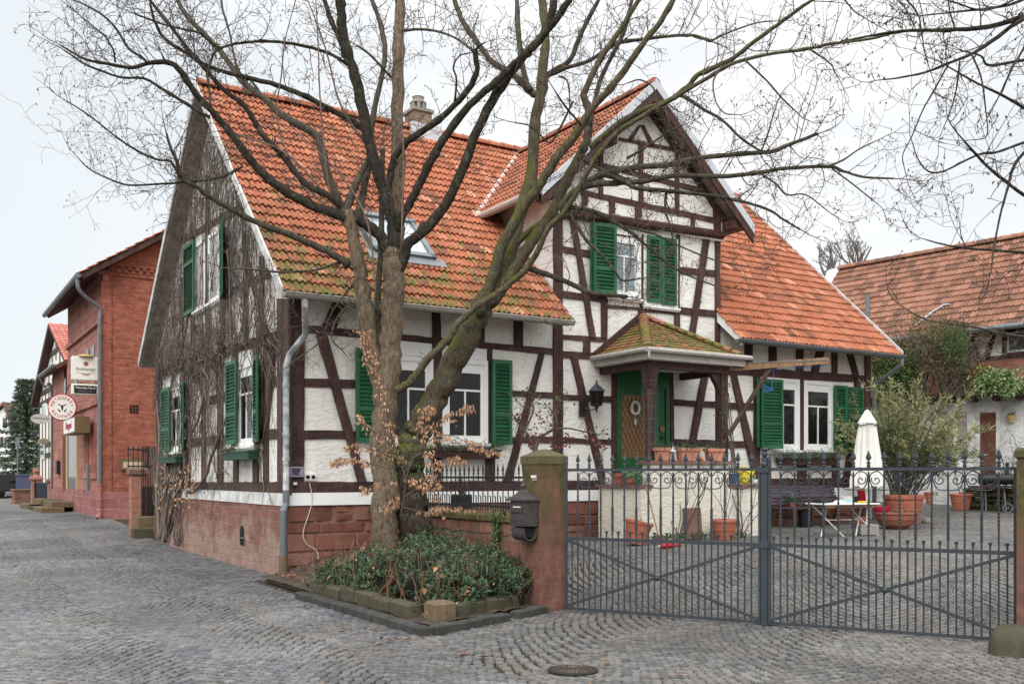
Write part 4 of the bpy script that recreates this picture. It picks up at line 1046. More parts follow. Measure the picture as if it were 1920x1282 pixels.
    for k in range(-8, 16):
        for s in (1, -1):
            p = Vector((g0+k*.11, -.016, zd0)); q = p+Vector((s*1.35*.5, 0, 1.35)); 
            # clip to pane
            pts = []
            for t in np.linspace(0, 1, 40):
                c = p.lerp(q, t)
                if g0 < c.x < g1 and zd0 < c.z < zd1: pts.append(c)
            if len(pts) > 2: mb.tube([pts[0], pts[-1]], .006, 4)
    mb.build('lattice', M['lattice'], dr)
    mb = MB(); mb.bbox((xm+.1, -.02, FL), (a1-.10, .03, zt-.34)); mb.build('side_panel', M['green_door'], dr)
    mb = MB(); mb.tube([(g1+.07, -.03, 2.35), (g1+.07, -.09, 2.35), (g1-.05, -.09, 2.35)], .012, 6); mb.bbox((g1+.04, -.04, 2.2), (g1+.10, -.029, 2.5)); mb.build('handle', M['zinc'], dr)
    # wreath and hanging decoration
    cx, cz = (g0+g1)/2-.02, zd1-.27
    t = thing('door_wreath', 'small pale ring wreath hanging on the porch door glass', 'wreath', H(cx, -.05, cz), TH); mb = MB()
    mb.tube([(.10*math.cos(a), 0, .125*math.sin(a)) for a in np.linspace(0, 2*math.pi, 25)], [.028+.006*random.random() for _ in range(25)], 7); mb.build('ring', M['offwhite'], t)
    mb = MB(); mb.tube([(0, 0, -.12), (0, 0, -.25)], .004, 4); mb.lathe([(.01, -.36), (.035, -.33), (.035, -.30), (.008, -.26)], n=8); mb.lathe([(.01, -.29), (.028, -.27), (.02, -.24), (.004, -.22)], n=8); mb.build('pendant', M['offwhite'], t)
    sx = (xm+.1+a1-.1)/2; t = thing('hanging_garland', 'hanging garland of dark hearts and straw stars on the green porch panel', 'garland', H(sx, -.05, 2.05), TH)
    mb = MB(); mb.tube([(0, 0, .75), (0, 0, -.3)], .004, 4)
    for z in (.40, .22, -.02): mb.lathe([(.004, z-.05), (.035, z-.0), (.035, z+.02), (.004, z+.04)], n=8)
    mb.build('hearts', M['timber'], t); mb = MB()
    for z, r in ((.58, .08), (.10, .10), (-.24, .08)):
        for k in range(10):
            a = k*math.pi/5; mb.leaf((0, -.01, z), (math.cos(a), 0, math.sin(a)), (0, -1, 0), r, .03, .1)
    mb.build('straw_stars', M['wood_raw'], t)
M['lattice'] = plain('lattice', lin(70, 48, 28))
porch()
def terrace():
    P = 1.75; X0 = 6.04
    t = thing('entrance_terrace', 'cream rendered entrance terrace with red sandstone coping in front of the door', 'terrace', H(X0, -P, 0), TH)
    L = 9.12-X0; xa = .24; xb = FP(1366, 866, P)[0]-X0; zl, zh = 1.43, 1.87
    mb = MB(); mb.bbox((0, 0, .1), (L, P-.45, 1.36)); mb.bbox((xa, .001, 1.3), (xb, .26, zh)); mb.bbox((.001, .02, 1.3), (.22, P-.46, zl)); mb.bbox((xb, .0005, 1.3), (L, .22, zl)); mb.build('terrace_wall', M['render'], t)
    mb = MB(); mb.bbox((xa-.06, -.05, zh), (xb+.06, .32, zh+.07)); mb.build('coping', M['coping'], t)
    for q0, q1 in (((-.06, -.02, zl), (.27, P-.42, zl+.06)), ((xb+.08, -.05, zl), (L+.05, .30, zl+.06))):
        mb = MB(); mb.bbox(q0, q1); mb.build('coping', M['coping'], t)
    mb = MB(); mb.bbox((.28, .27, 1.361), (L-.03, P-.46, 1.39)); mb.bbox((.4, P-.455, .9), (L-.03, P-.06, 1.388)); mb.build('floor', M['concrete'], t)
    xg, zg = FP(1294, 985, P)[0]-X0, .0
    g = thing('sandstone_slab', 'red sandstone slab leaning on the cream terrace wall behind the gate', 'slab', H(X0+xg, -P-.03, .48), TH)
    mb = MB(); mb.cbox((0, -.04, .27), (.40, .07, .60), .012, Matrix.Rotation(R(-6), 3, 'X')); mb.build('slab', M['coping'], g)
terrace()
# ------------------------------------------------------------------ things on the house front
def lantern():
    x, z = FP(1114, 745, .2); t = thing('wall_lantern', 'black six-sided wall lantern on an iron bracket beside the porch', 'lantern', H(x, -.28, z), TH); t.scale = (1, 1, .74)
    mb = MB(); n = 6
    for k in range(n):
        a = k*math.pi/3; a2 = a+math.pi/3
        for s0, s1 in (((.115, -.2), (.15, .16)),): mb.tube([(s0[0]*math.cos(a), s0[0]*math.sin(a), s0[1]), (s1[0]*math.cos(a), s1[0]*math.sin(a), s1[1])], .011, 4)
    mb.lathe([(.06, -.25), (.12, -.22), (.12, -.19)], n=6); mb.build('lantern_frame', M['iron_dark'], t)
    mb = MB(); mb.lathe([(.105, -.19), (.14, .155)], n=6); mb.build('lantern_glass', M['glass'], t)
    mb = MB(); mb.lathe([(.19, .15), (.17, .18), (.10, .27), (.045, .33), (.03, .36), (.02, .38), (.022, .42), (.004, .47)], n=6); mb.build('lantern_cap', M['lantern'], t)
    mb = MB(); mb.tube([(0, 0, -.25), (.0, .0, -.30)], .03, 6); mb.tube([(0, 0, -.28), (0, 0, -.42)], [.02, .008], 6)
    mb.tube(catmull([(0, 0, -.31), (-.1, .06, -.34), (-.18, .16, -.30), (-.2, .25, -.30)]), .014, 6); mb.bbox((-.26, .20, -.52), (-.14, .23, -.10)); mb.build('bracket', M['iron_dark'], t)
M['lantern'] = simple('lantern_metal', lin(84, 88, 92), .45, .3, 9, metal=.4)
lantern()
def sprig_box(name, label, cat, X, Y, Z, w, h, d, mat, leafm, n, lh, rz=TH, ax='F', group=None, lw=.03, ll=.09, droop=.5):
    t = thing(name, label, cat, H(X, Y, Z), rz, group); mb = MB()
    k = .04
    mb.prism([(-w/2+k, -d/2+k*.5, 0), (w/2-k, -d/2+k*.5, 0), (w/2-k, d/2-k*.5, 0), (-w/2+k, d/2-k*.5, 0)], (0, 0, .001))
    lo = [(-w/2+k, -d/2+k*.5, 0), (w/2-k, -d/2+k*.5, 0), (w/2-k, d/2-k*.5, 0), (-w/2+k, d/2-k*.5, 0)]; hi = [(-w/2, -d/2, h), (w/2, -d/2, h), (w/2, d/2, h), (-w/2, d/2, h)]
    mb.add(lo+hi, [(0, 1, 5, 4), (1, 2, 6, 5), (2, 3, 7, 6), (3, 0, 4, 7), (3, 2, 1, 0)])
    mb.bbox((-w/2-.012, -d/2-.012, h-.035), (w/2+.012, d/2+.012, h)); mb.build('box', M[mat], t)
    mb = MB()
    for i in range(n):
        p = Vector((random.uniform(-w/2, w/2), random.uniform(-d/2, d/2), h)); a = random.uniform(0, 6.28)
        dr = Vector((math.cos(a), math.sin(a)-.35, random.uniform(.0, 1.2)))
        L = lh*random.uniform(.5, 1.1); q = p
        for s in range(7):
            dr = (dr.normalized()+Vector((0, 0, -.16*droop))).normalized(); q = q+dr*L/7
            for sd in (-1, 1):
                b = dr.orthogonal().normalized(); b.rotate(Matrix.Rotation(random.uniform(0, 6.3), 3, dr)); mb.leaf(q, b*.8+dr*.6, rv(), ll*random.uniform(.6, 1), lw)
    if n: mb.build('plant', M[leafm], t)
    return t
def boxes():
    x0, z0 = FP(803, 848, .15); x1, _ = FP(934, 848, .15)
    t = sprig_box('window_box', 'dark brown window box with drooping fir sprigs under the front window by the tree', 'window box', (x0+x1)/2, -.16, z0-.10, x1-x0, .17, .22, 'timber', 'leaf_fir', 110, .40, lw=.014, ll=.05)
    x0, z0 = FP(1462, 860, .2); x1, _ = FP(1510, 860, .2); sprig_box('window_box', 'dark window box with fir greens below the left window of the right wing', 'window box', (x0+x1)/2, -.18, z0-.14, x1-x0, .18, .22, 'timber', 'leaf_fir', 100, .36, lw=.014, ll=.05)
    x0, z0 = FP(1513, 860, .2); x1, _ = FP(1568, 860, .2); sprig_box('window_box', 'dark window box with fir greens below the right window of the right wing', 'window box', (x0+x1)/2, -.18, z0-.14, x1-x0, .18, .22, 'timber', 'leaf_fir', 110, .40, lw=.014, ll=.05)
    for (l, r, t_, b), lab in (((426, 475.5, 845, 862), 'dark green plastic planter under the gable window nearest the house corner'), ((304, 337, 855, 868), 'dark green plastic planter under the far gable window')):
        um = (l+r)/2; y0, y1 = GP(r, 855, .2)[0], GP(l, 855, .2)[0]; zb, zt = GP(um, b, .2)[1], GP(um, t_, .2)[1]
        t = sprig_box('planter', lab, 'planter', -.2, (y0+y1)/2, zb, abs(y1-y0), zt-zb, .2, 'planter', 'leaf_dry', 10, .12, rz=TH-R(90), group='green planters under the gable windows')
M['planter'] = simple('green_planter', lin(44, 78, 62), .5, .15, 5)
boxes()
def corner_bits():
    x, z = FP(555, 884, .07); t = thing('notice', 'small printed notice in plastic sleeve pinned to the corner post', 'notice', H(x, -.075, z), TH)
    mb = MB(); mb.bbox((-.125, -.004, -.085), (.125, .004, .085)); mb.build('sheet', M['sleeve'], t)
    mb = MB(); mb.bbox((-.075, -.008, -.06), (.075, -.004, .06)); mb.build('print', M['blue_dark'], t)
    mb = MB(); mb.tube([(-.09, -.008, .03), (-.07, -.008, -.03), (-.04, -.008, -.06)], .008, 4); mb.tube([(.09, -.008, .03), (.07, -.008, -.03), (.05, -.008, -.05)], .010, 4); mb.build('pink_print', M['pink'], t)
    x, z = FP(581, 894, .0); t = thing('power_socket', 'white double power socket on the plaster by the corner post', 'socket', H(x, -.012, z), TH)
    mb = MB(); mb.bbox((-.1, -.02, -.055), (.1, .01, .055)); mb.build('plate', M['sign_white'], t)
    for s in (-.048, .048):
        mb = MB(); mb.lathe([(.034, 0), (.034, .012), (.02, .014)], (s, -.02, 0), 12, Matrix.Rotation(R(90), 3, 'X')); mb.build('outlet', M['black'], t)
    x, z = FP(553, 906, .06); t = thing('door_plate', 'tiny white label plate on the corner sill beam', 'plate', H(x, -.07, z), TH); mb = MB(); mb.bbox((-.03, -.008, -.02), (.03, .004, .02)); mb.build('plate', M['sign_white'], t)
    P = []
    for u, v in ((580, 905), (585, 930), (583, 950), (575, 975), (570, 990), (569, 1008), (578, 1022), (592, 1030), (597, 1045), (590, 1062)):
        x, z = FP(u, v, .06); P.append(H(x, -.06, z))
    b = P[-1]; mb = MB(); mb.tube([p-b for p in catmull(P, 4)], .009, 5)
    t = thing('cable', 'pale cable hanging from the power socket down the sandstone plinth', 'cable', tuple(b)); mb.build('cord', M['rope'], t)
M['sleeve'] = plain('sleeve', lin(150, 146, 158), .3)
corner_bits()
def clothes_arm():
    p = H(*(lambda a: (a[0], -1.45, a[1]))(FP(1363, 690, 1.45))); q = W(1552, 676, p.y+.55)
    t = thing('clothesline_arm', 'pale wooden beam with a brown strut sticking out from the porch post', 'clothesline arm', tuple(p)); d = q-p
    mb = MB(); mb.beam((0, 0, 0), d, .11, .13); mb.build('beam', M['wood_raw'], t)
    mb = MB(); mb.beam((0, 0, .085), d, .13, .02); mb.build('felt_cover', M['zinc'], t)
    s0 = W(1366, 815, p.y+.02)-p; s1 = W(1444, 690, p.y+.24)-p; mb = MB(); mb.tube([s0, s1], .05, 8); mb.build('strut', M['timber_old'], t)
    mb = MB(); a = W(1432, 722, p.y+.2)-p
    for k in range(5): mb.tube([a+rv(.04)+Vector((0, 0, .1-.05*k)), a+rv(.05)+Vector((.02, 0, .05-.06*k)), a+Vector((.05+.03*k, 0, -.12))+rv(.05)], .006, 4)
    b = W(1449, 693, p.y+.25)-p; mb.tube(catmull([b, b+Vector((.02, 0, -.15)), b+Vector((-.02, 0, -.3)), a+Vector((.18, 0, -.1))]), .006, 4); mb.tube([b, d*.97+Vector((0, 0, -.1))], .006, 4); mb.build('line', M['line_blue'], t)
clothes_arm()
# ------------------------------------------------------------------ climbing vine on the street gable
def vine():
    t = thing('climbing_vine', 'leafless woody creeper covering the street gable of the half-timbered house', 'climbing plant', H(-.05, 8, 0), TH)
    og = Vector((-.05, 8, 0))
    holes = []
    for l, tt, r, b in ((430, 655, 484, 836), (308, 706, 346, 848), (352, 440, 418, 580)):
        um, vm = (l+r)/2, (tt+b)/2; holes.append((GP(r, vm)[0], GP(l, vm)[0], GP(um, b)[1], GP(um, tt)[1]))
    def inhole(y, z):
        return any(a-.02 < y < b+.02 and c < z < d for a, b, c, d in holes)
    def dens(y, z):
        # thick over the upper gable and the far half, thin near the front corner
        e = .85*float(ss(.6, 5.2, y+(z-3.4)*.7)); e = max(e, .08)
        if z > 4.2: e = max(e, .52*float(ss(.3, 2.6, y)))
        if z < 3.9: e *= .55+.45*float(ss(5.5, 8.5, y))
        if z < SILL+.9: e *= .5+.4*float(ss(6, 9, y))
        return e
    ps = [MB() for _ in range(3)]
    def strand(y, z, ln, r, ang, wob, d0, mb, n=8, sides=3):
        pts = []; d = d0
        for i in range(n):
            pts.append(Vector((-d, y, z))-og); ang += random.gauss(0, wob); y += math.cos(ang)*ln/n; z += math.sin(ang)*ln/n; d = min(max(.022, d+random.gauss(0, .015)), .16)
            if inhole(y, z) and random.random() < .7: break
            if z > roofz(y)-.05 or y < -.05 or z < .05 or y > DEP+.05: break
        if len(pts) > 2: mb.tube(pts, [r*(1-.5*i/len(pts)) for i in range(len(pts))], sides, False)
    cnt = 0
    while cnt < 3000:
        y = random.uniform(.1, DEP-.05); z = random.uniform(SILL+.1, 9.4)
        if z > roofz(y)-.2: continue
        if random.random() > dens(y, z): continue
        if inhole(y, z) and random.random() < .93: continue
        cnt += 1
        if inhole(y, z-.3) and random.random() < .8: continue
        dn = random.random() < .72
        strand(y, z, random.uniform(.3, 1.1), random.choice((.004, .005, .006, .008)), R(-90 if dn else random.choice((0, 180, 90, 45, 135)))+random.gauss(0, .25), .28, random.uniform(.03, .12), ps[cnt % 3], 7)
    # thick tangles along the floor beam and near the eaves
    for i in range(700):
        y = random.uniform(.6, 9.8); z = 4.0+random.gauss(0, .22)-.0*y; strand(y, z, random.uniform(.5, 1.3), random.choice((.006, .008, .011)), random.choice((0, math.pi))+random.gauss(0, .5), .35, random.uniform(.05, .15), ps[i % 3], 8)
    for mb in ps: mb.build('stems', M['vine'], t)
    mb = MB()
    for y0, segs in ((8.6, ((8.6, .1), (8.8, 1.0), (8.2, 1.6), (8.6, 2.6), (8.0, 3.9), (7.0, 4.6), (6.0, 6.0))), (9.2, ((9.2, .1), (9.5, 1.3), (9.3, 2.6), (9.6, 3.8), (8.6, 5.0))), (8.9, ((8.9, .05), (7.7, 1.1), (7.0, 1.5), (6.6, 2.4), (5.4, 3.0), (5.0, 4.2), (4.6, 6.2))), (8.0, ((8.8, .1), (7.9, .7), (7.2, 1.5))), (7.9, ((8.8, .3), (8.2, 1.25), (7.6, 1.35), (6.4, 1.9))), (5.3, ((6.5, 1.3), (5.3, 1.5), (4.3, 2.2), (3.2, 3.1), (3.0, 4.4), (3.2, 6.0)))):
        P = catmull([Vector((-random.uniform(.06, .14), y+random.gauss(0, .05), z))-og for y, z in segs], 5); n = len(P)
        mb.tube([p+rv(.015) for p in P], [.042*(1-.75*i/n) for i in range(n)], 7)
    for i in range(26):
        y = random.uniform(7.0, 9.9); P = [Vector((-.08-.05*random.random(), y, .05))-og]
        for k in range(6): y += random.gauss(0, .16); P.append(Vector((-.06-.08*random.random(), y, .25+k*.42))-og)
        mb.tube(catmull(P, 3), .011, 5)
    for i in range(70):
        y = random.uniform(2.0, 9.9) if i > 14 else random.uniform(.4, 3); z = random.uniform(1.4, 5.5); P = [Vector((-.05-.06*random.random(), y, z))-og]; an = R(90)+random.gauss(0, .3); rr = random.uniform(.007, .015)
        for k in range(random.randint(6, 13)):
            an += random.gauss(0, .3); an = R(90)+(an-R(90))*.85; y += .3*math.cos(an); z += .3*math.sin(an)
            if z > roofz(y)-.2 or y < .1 or y > DEP: break
            P.append(Vector((-.04-.08*random.random(), y, z))-og)
            if random.random() < .6:
                s_ = random.choice((-1, 1)); Q = [P[-1]]
                for q in range(4): Q.append(Q[-1]+Vector((random.uniform(-.03, .03), s_*.16*random.random(), random.uniform(-.14, .16))))
                mb.tube(Q, [rr*.55*(1-.2*j) for j in range(5)], 4, False)
        if len(P) > 3: mb.tube(catmull(P, 3), [rr*(1-.6*j/(3*len(P))) for j in range(3*len(P)-2)], 5)
    mb.build('main_stems', M['vine'], t, True)
    mb = MB()
    for i in range(130):
        y = random.uniform(5.5, 9.6); z = random.gauss(1.45, .3); mb.leaf(Vector((-.1-.05*random.random(), y, z))-og, (-.3, random.uniform(-.5, .5), -1), rv(), random.uniform(.05, .1), .05)
    mb.build('dry_leaves', M['leaf_brown'], t)
vine()
# ------------------------------------------------------------------ gate, pillars, low wall, fence, mailbox
GA = math.atan2(GD.y, GD.x)
def gatepos(x): return Vector((G0.x+GD.x*x, G0.y+GD.y*x, 0))
def pillars():
    z0 = gzf(.6, 12.1)
    t = thing('gate_pillar', 'stout red sandstone gate pillar with a mossy pointed cap beside the mailbox', 'gate pillar', H(1.35, -5.45, z0-.05), TH)
    s = .405; h = 1.80-z0+.05
    mb = MB(); n = 10; vs = []
    for i in range(n+1):
        z = h*i/n; k = .012*math.sin(i*2.3)+random.uniform(-.004, .004)
        for x, y in ((0, 0), (s, 0), (s, s), (0, s)): vs.append((x+(-k if x else k)*.6, y+(-k if y else k)*.6, z))
    mb.add(vs, [(i*4+j, i*4+(j+1) % 4, (i+1)*4+(j+1) % 4, (i+1)*4+j) for i in range(n) for j in range(4)]); mb.build('shaft', M['pillar'], t)
    mb = MB(); e = .018; c = s/2; q = [(-e, -e), (s+e, -e), (s+e, s+e), (-e, s+e)]
    v = [(x, y, h) for x, y in q]+[(x, y, h+.10) for x, y in q]+[(c+(x-c)*.25, c+(y-c)*.25, h+.185) for x, y in q]+[(c, c, h+.195)]
    mb.add(v, [(0, 1, 5, 4), (1, 2, 6, 5), (2, 3, 7, 6), (3, 0, 4, 7), (4, 5, 9, 8), (5, 6, 10, 9), (6, 7, 11, 10), (7, 4, 8, 11), (8, 9, 12), (9, 10, 12), (10, 11, 12), (11, 8, 12), (3, 2, 1, 0)]); mb.build('cap', M['pillar_cap'], t)
    p = gatepos(5.035); z1 = gzf(p.x, p.y)
    t = thing('gate_pillar', 'moss-topped sandstone pillar cut by the right edge at the far gate post', 'gate pillar', (p.x, p.y, z1-.05), GA)
    mb = MB(); mb.cbox((.22, 0, .96), (.42, .42, 1.92), .02); mb.build('shaft', M['pillar'], t)
    mb = MB(); mb.cbox((.22, 0, 1.97), (.46, .46, .12), .03); mb.build('cap', M['pillar_cap'], t)
    p = W(1918, 1200, 9.25); t = thing('mossy_boulder', 'rounded mossy guard stone at the foot of the right gate pillar', 'guard stone', (p.x, p.y, gzf(p.x, p.y)-.04), GA)
    mb = MB(); vs = []; n = 16; m = 8
    for i in range(m+1):
        a = math.pi/2*i/m
        for k in range(n):
            b = 2*math.pi*k/n; f = lambda c, e: math.copysign(abs(c)**e, c)
            vs.append((.30*f(math.cos(b), .6)*max(.02, math.cos(a)**.35)+random.uniform(-.006, .006), .24*f(math.sin(b), .6)*max(.02, math.cos(a)**.35), .31*math.sin(a)**.8+random.uniform(-.006, .006)))
    mb.add(vs, [(i*n+k, i*n+(k+1) % n, (i+1)*n+(k+1) % n, (i+1)*n+k) for i in range(m) for k in range(n)]); mb.build('stone', M['mossy_stone'], t, True)
    # number plate
    pp = H(1.35+.20, -5.46, 1.60); t = thing('name_plate', 'small pale name plate screwed to the mossy pillar above the mailbox', 'plate', tuple(H(1.345, -5.40, 1.64)), TH)
    mb = MB(); mb.bbox((-.008, .02, -.014), (0.004, .13, .02)); mb.build('upper_plate', M['sign_white'], t); mb = MB(); mb.bbox((-.008, .01, -.05), (.004, .105, -.022)); mb.build('lower_plate', M['sign_grey'], t)
pillars()
def mailbox():
    t = thing('mailbox', 'cast iron mailbox with pitched lid and newspaper tube on the gate pillar', 'mailbox', tuple(H(1.35, -5.27, 0)), TH)
    # hangs on the side of the pillar that faces the street (local -x); y runs along the pillar face
    d = .21; zb = 1.02; zt = 1.34; y0, y1 = -.16, .16
    mb = MB(); mb.cbox((-d/2-.01, 0, (zb+zt)/2), (d, y1-y0, zt-zb), .006); bmb = mb
    mb = MB(); q = [(-d-.05, y0-.03), (.0, y0-.03), (.0, y1+.03), (-d-.05, y1+.03)]; c = (-d/2-.02, 0)
    v = [(x, y, zt) for x, y in q]+[(x, y, zt+.02) for x, y in q]+[(c[0]+(x-c[0])*.5, c[1]+(y-c[1])*.5, zt+.075) for x, y in q]+[(c[0]+(x-c[0])*.2, c[1]+(y-c[1])*.2, zt+.14) for x, y in q]
    fs = [(3, 2, 1, 0), (12, 13, 14, 15)]
    for l in range(3):
        for i in range(4): fs.append((l*4+i, l*4+(i+1) % 4, l*4+4+(i+1) % 4, l*4+4+i))
    mb.add(v, fs); mb.lathe([(.025, 0), (.03, .02), (.042, .05), (.03, .085), (.012, .095), (.014, .11), (.004, .125)], (c[0], 0, zt+.135), 12); mb.build('lid', M['cast'], t)
    # front relief: flap, medallion with rider-like swirls, on face x=-d
    xf = -d-.012; mb = MB(); mb.bbox((xf-.012, y0+.03, zt-.14), (xf, y1-.05, zt-.08)); o = mb.build('flap', M['cast'], t); mb = MB(); mb.bbox((xf-.016, y0+.06, zt-.085), (xf-.004, y1-.09, zt-.07)); mb.build('name_strip', M['sign_white'], o)
    mb = bmb
    for k in range(5):
        a = np.linspace(0, 4.5, 10); yy = y0+.06+.05*k; mb.tube([(xf-.004, yy+.022*math.cos(x+k)*(1-x/6), zb+.08+.022*math.sin(x+k)*(1-x/6)) for x in a], .005, 4)
    mb.tube([(xf-.002, y0+.02, zb+.03), (xf-.002, y1-.02, zb+.03), (xf-.002, y1-.02, zt-.155), (xf-.002, y0+.02, zt-.155), (xf-.002, y0+.02, zb+.03)], .004, 4)
    for k in range(9):
        a = np.linspace(0, 4.5, 8); xx = -.03-.17*(k % 3)/2.2; zz = zb+.05+.10*(k//3); mb.tube([(xx+.02*math.cos(x+k)*(1-x/6), y0-.003, zz+.02*math.sin(x+k)*(1-x/6)) for x in a], .005, 4)
    mb.build('body', M['cast'], t)
    # newspaper tube below, open to the front
    mb = MB(); n = 10; vs = []
    for y in (y0+.01, y1-.01):
        for k in range(n+1):
            a = math.pi*k/n; vs.append((-d/2-.01-.10*math.cos(a), y, zb-.02-.16*math.sin(a)**.6))
        for k in range(n+1):
            a = math.pi*k/n; vs.append((-d/2-.01-.088*math.cos(a), y, zb-.02-.146*math.sin(a)**.6))
    m = n+1; fs = []
    for k in range(n): fs += [(k, k+1, 2*m+k+1, 2*m+k), (m+k+1, m+k, 3*m+k, 3*m+k+1), (k+1, k, m+k, m+k+1), (2*m+k, 2*m+k+1, 3*m+k+1, 3*m+k)]
    mb.add(vs, fs); mb.build('paper_tube', M['cast'], t)
    mb = MB(); mb.bbox((-d/2-.085, y0+.05, zb-.14), (-d/2+.06, y1-.03, zb-.01)); mb.build('tube_inside', M['dark'], t)
M['cast'] = simple('cast_iron', lin(84, 78, 78), .55, .3, 10, .004, 60, metal=.25)
mailbox()
ZB, ZM, ZT = .02, .87, 1.725
def bar_tube(mb, x, z0, z1, r=.011, tw=False):
    if tw:
        zs = [z0, z1-.62, z1-.6]+[z1-.6+.02*k for k in range(1, 16)]+[z1-.29, z1]
        rr = [r, r]+[r*(.9+.55*(k % 2)) for k in range(16)]+[r, r]
        mb.tube([(x, 0, z) for z in zs], rr, 6)
    else: mb.tube([(x, 0, z0), (x, 0, z1)], r, 6)
def spear(mb, x, z):
    mb.lathe([(.013, z), (.022, z+.02), (.012, z+.035), (.024, z+.05), (.012, z+.066)], (x, 0, 0), 8)
    v = [(x, 0, z+.06), (x+.032, 0, z+.105), (x, .012, z+.11), (x-.032, 0, z+.105), (x, -.012, z+.11), (x, 0, z+.19)]
    mb.add(v, [(0, 1, 2), (0, 2, 3), (0, 3, 4), (0, 4, 1), (5, 2, 1), (5, 3, 2), (5, 4, 3), (5, 1, 4)])
def gate_leaf(lab, xs, x0, x1, bottom=None):
    p = gatepos(x0); t = thing('gate_leaf', lab, 'gate', (p.x, p.y, 0), GA, 'leaves of the iron driveway gate'); L = x1-x0
    zb = lambda x: gzf(*(gatepos(x0+x).xy))+.04
    mb = MB()
    for z, hh in ((ZT, .035), (ZM, .04)): mb.box((L/2, 0, z), (L, .024, hh))
    mb.beam((0, 0, zb(0)), (L, 0, zb(L)), .022, .035); mb.box((.012, 0, (ZT+.1+zb(0))/2), (.032, .03, ZT+.1-zb(0))); mb.box((L-.012, 0, (ZT+.02+zb(L))/2), (.026, .03, ZT-zb(L)))
    mb.lathe([(.024, ZT+.1), (.018, ZT+.12), (.004, ZT+.17)], (.012, 0, 0), 8)
    mb.build('gate_frame', M['iron'], t)
    mb = MB(); mb.beam((.02, -.016, ZM-.02), (L-.02, -.016, zb(L)+.03), .012, .034); mb.beam((.02, -.018, zb(0)+.03), (L-.02, -.018, ZM-.02), .012, .034); zc = (ZM+zb(0))/2
    mb.lathe([(.028, 0), (.036, .012), (.022, .028), (.008, .035)], (L/2, -.02, zc), 10, Matrix.Rotation(R(90), 3, 'X')); mb.build('cross_brace', M['iron'], t)
    mbt = MB(); bar_tube(mbt, 0, 0, ZT, .0105, True); mbp = MB(); mbp.tube([(0, 0, 0), (0, 0, 1.0), (0, 0, 1.01), (0, 0, 1.3), (0, 0, 1.31), (0, 0, ZT)], [.0105, .0105, .016, .016, .0105, .0105], 6); mbs = MB(); spear(mbs, 0, 0); mbb = MB(); bar_tube(mbb, 0, 0, ZM+.11, .010); mbb.box((0, 0, ZM+.125), (.04, .034, .014)); mbb.lathe([(.010, ZM+.09), (.018, ZM+.118)], n=6)
    protos = None
    for i, x in enumerate(xs):
        z = zb(x)-.02
        if i < 2: bo = (mbt if i % 2 == 0 else mbp).build('bar', M['iron'], t); so = mbs.build('spearhead', M['iron'], bo); pr = (bo, so); protos = (protos or [])+[pr]; 
        else:
            bo = protos[i % 2][0].copy(); C.objects.link(bo); bo.parent = t; so = protos[i % 2][1].copy(); C.objects.link(so); so.parent = bo
        bo.location = (x, 0, z); so.location = (0, 0, ZT+.016-z)
    xb = [(xs[i]+xs[i+1])/2 for i in range(len(xs)-1)]; xb = [xs[0]-.078]+xb+[xs[-1]+.078]; first = None
    for x in xb:
        if not .03 < x < L-.03: continue
        if first is None: first = mbb.build('short_bar', M['iron'], t); o = first
        else: o = first.copy(); C.objects.link(o); o.parent = t
        o.location = (x, 0, zb(x)-.02)
    # scrollwork between the tall bars under the top rail
    mb = MB(); r = .006; zr = ZT-.02
    for i in range(0, len(xs)-2, 2):
        a, c, b = xs[i], xs[i+1], xs[i+2]; w = c-a
        for s, e in ((1, a), (-1, b)):
            P = [(c-s*.0, 0, zr-.07), (c-s*.04, 0, zr-.02), (c-s*w*.5, 0, zr-.005), (c-s*w*.86, 0, zr-.035), (e+s*.012, 0, zr-.09), (e+s*.03, 0, zr-.15), (e+s*w*.4, 0, zr-.195), (c, 0, zr-.205)]
            mb.tube(catmull(P, 4), r, 4)
            q = []
            for k in range(22):
                th = .35*k; rad = .052*(1-k/26); q.append((c-s*(w*.50)+s*rad*math.cos(th+2.6), 0, zr-.10+rad*math.sin(th+2.6)))
            mb.tube(q, r, 4)
    mb.build('scrollwork', M['iron'], t); return t
xsL = [.174+.1558*i for i in range(15)]; xsR = [2.683-2.55+.157*i for i in range(15)]
gate_leaf('left leaf of the grey wrought iron driveway gate, next to the mailbox pillar', xsL, .0, 2.46)
tR = gate_leaf('right leaf of the grey wrought iron driveway gate, with the thick closing post', xsR, 2.55, 5.04)
def gate_post():
    mb = MB(); z0 = gzf(*gatepos(2.51).xy)+.01; mb.box((-.045, 0, (z0+1.86)/2), (.07, .05, 1.86-z0)); mb.lathe([(.02, 1.86), (.032, 1.875), (.035, 1.9), (.024, 1.93), (.04, 1.95), (.028, 1.97)], (-.045, 0, 0), 10)
    for z in (ZT, ZM): mb.box((-.045, -.03, z), (.11, .02, .07))
    mb.lathe([(.032, 0), (.036, .02), (.015, .035)], (-.045, -.026, 1.78), 10, Matrix.Rotation(R(90), 3, 'X')); mb.build('closing_post', M['iron'], tR)
gate_post()
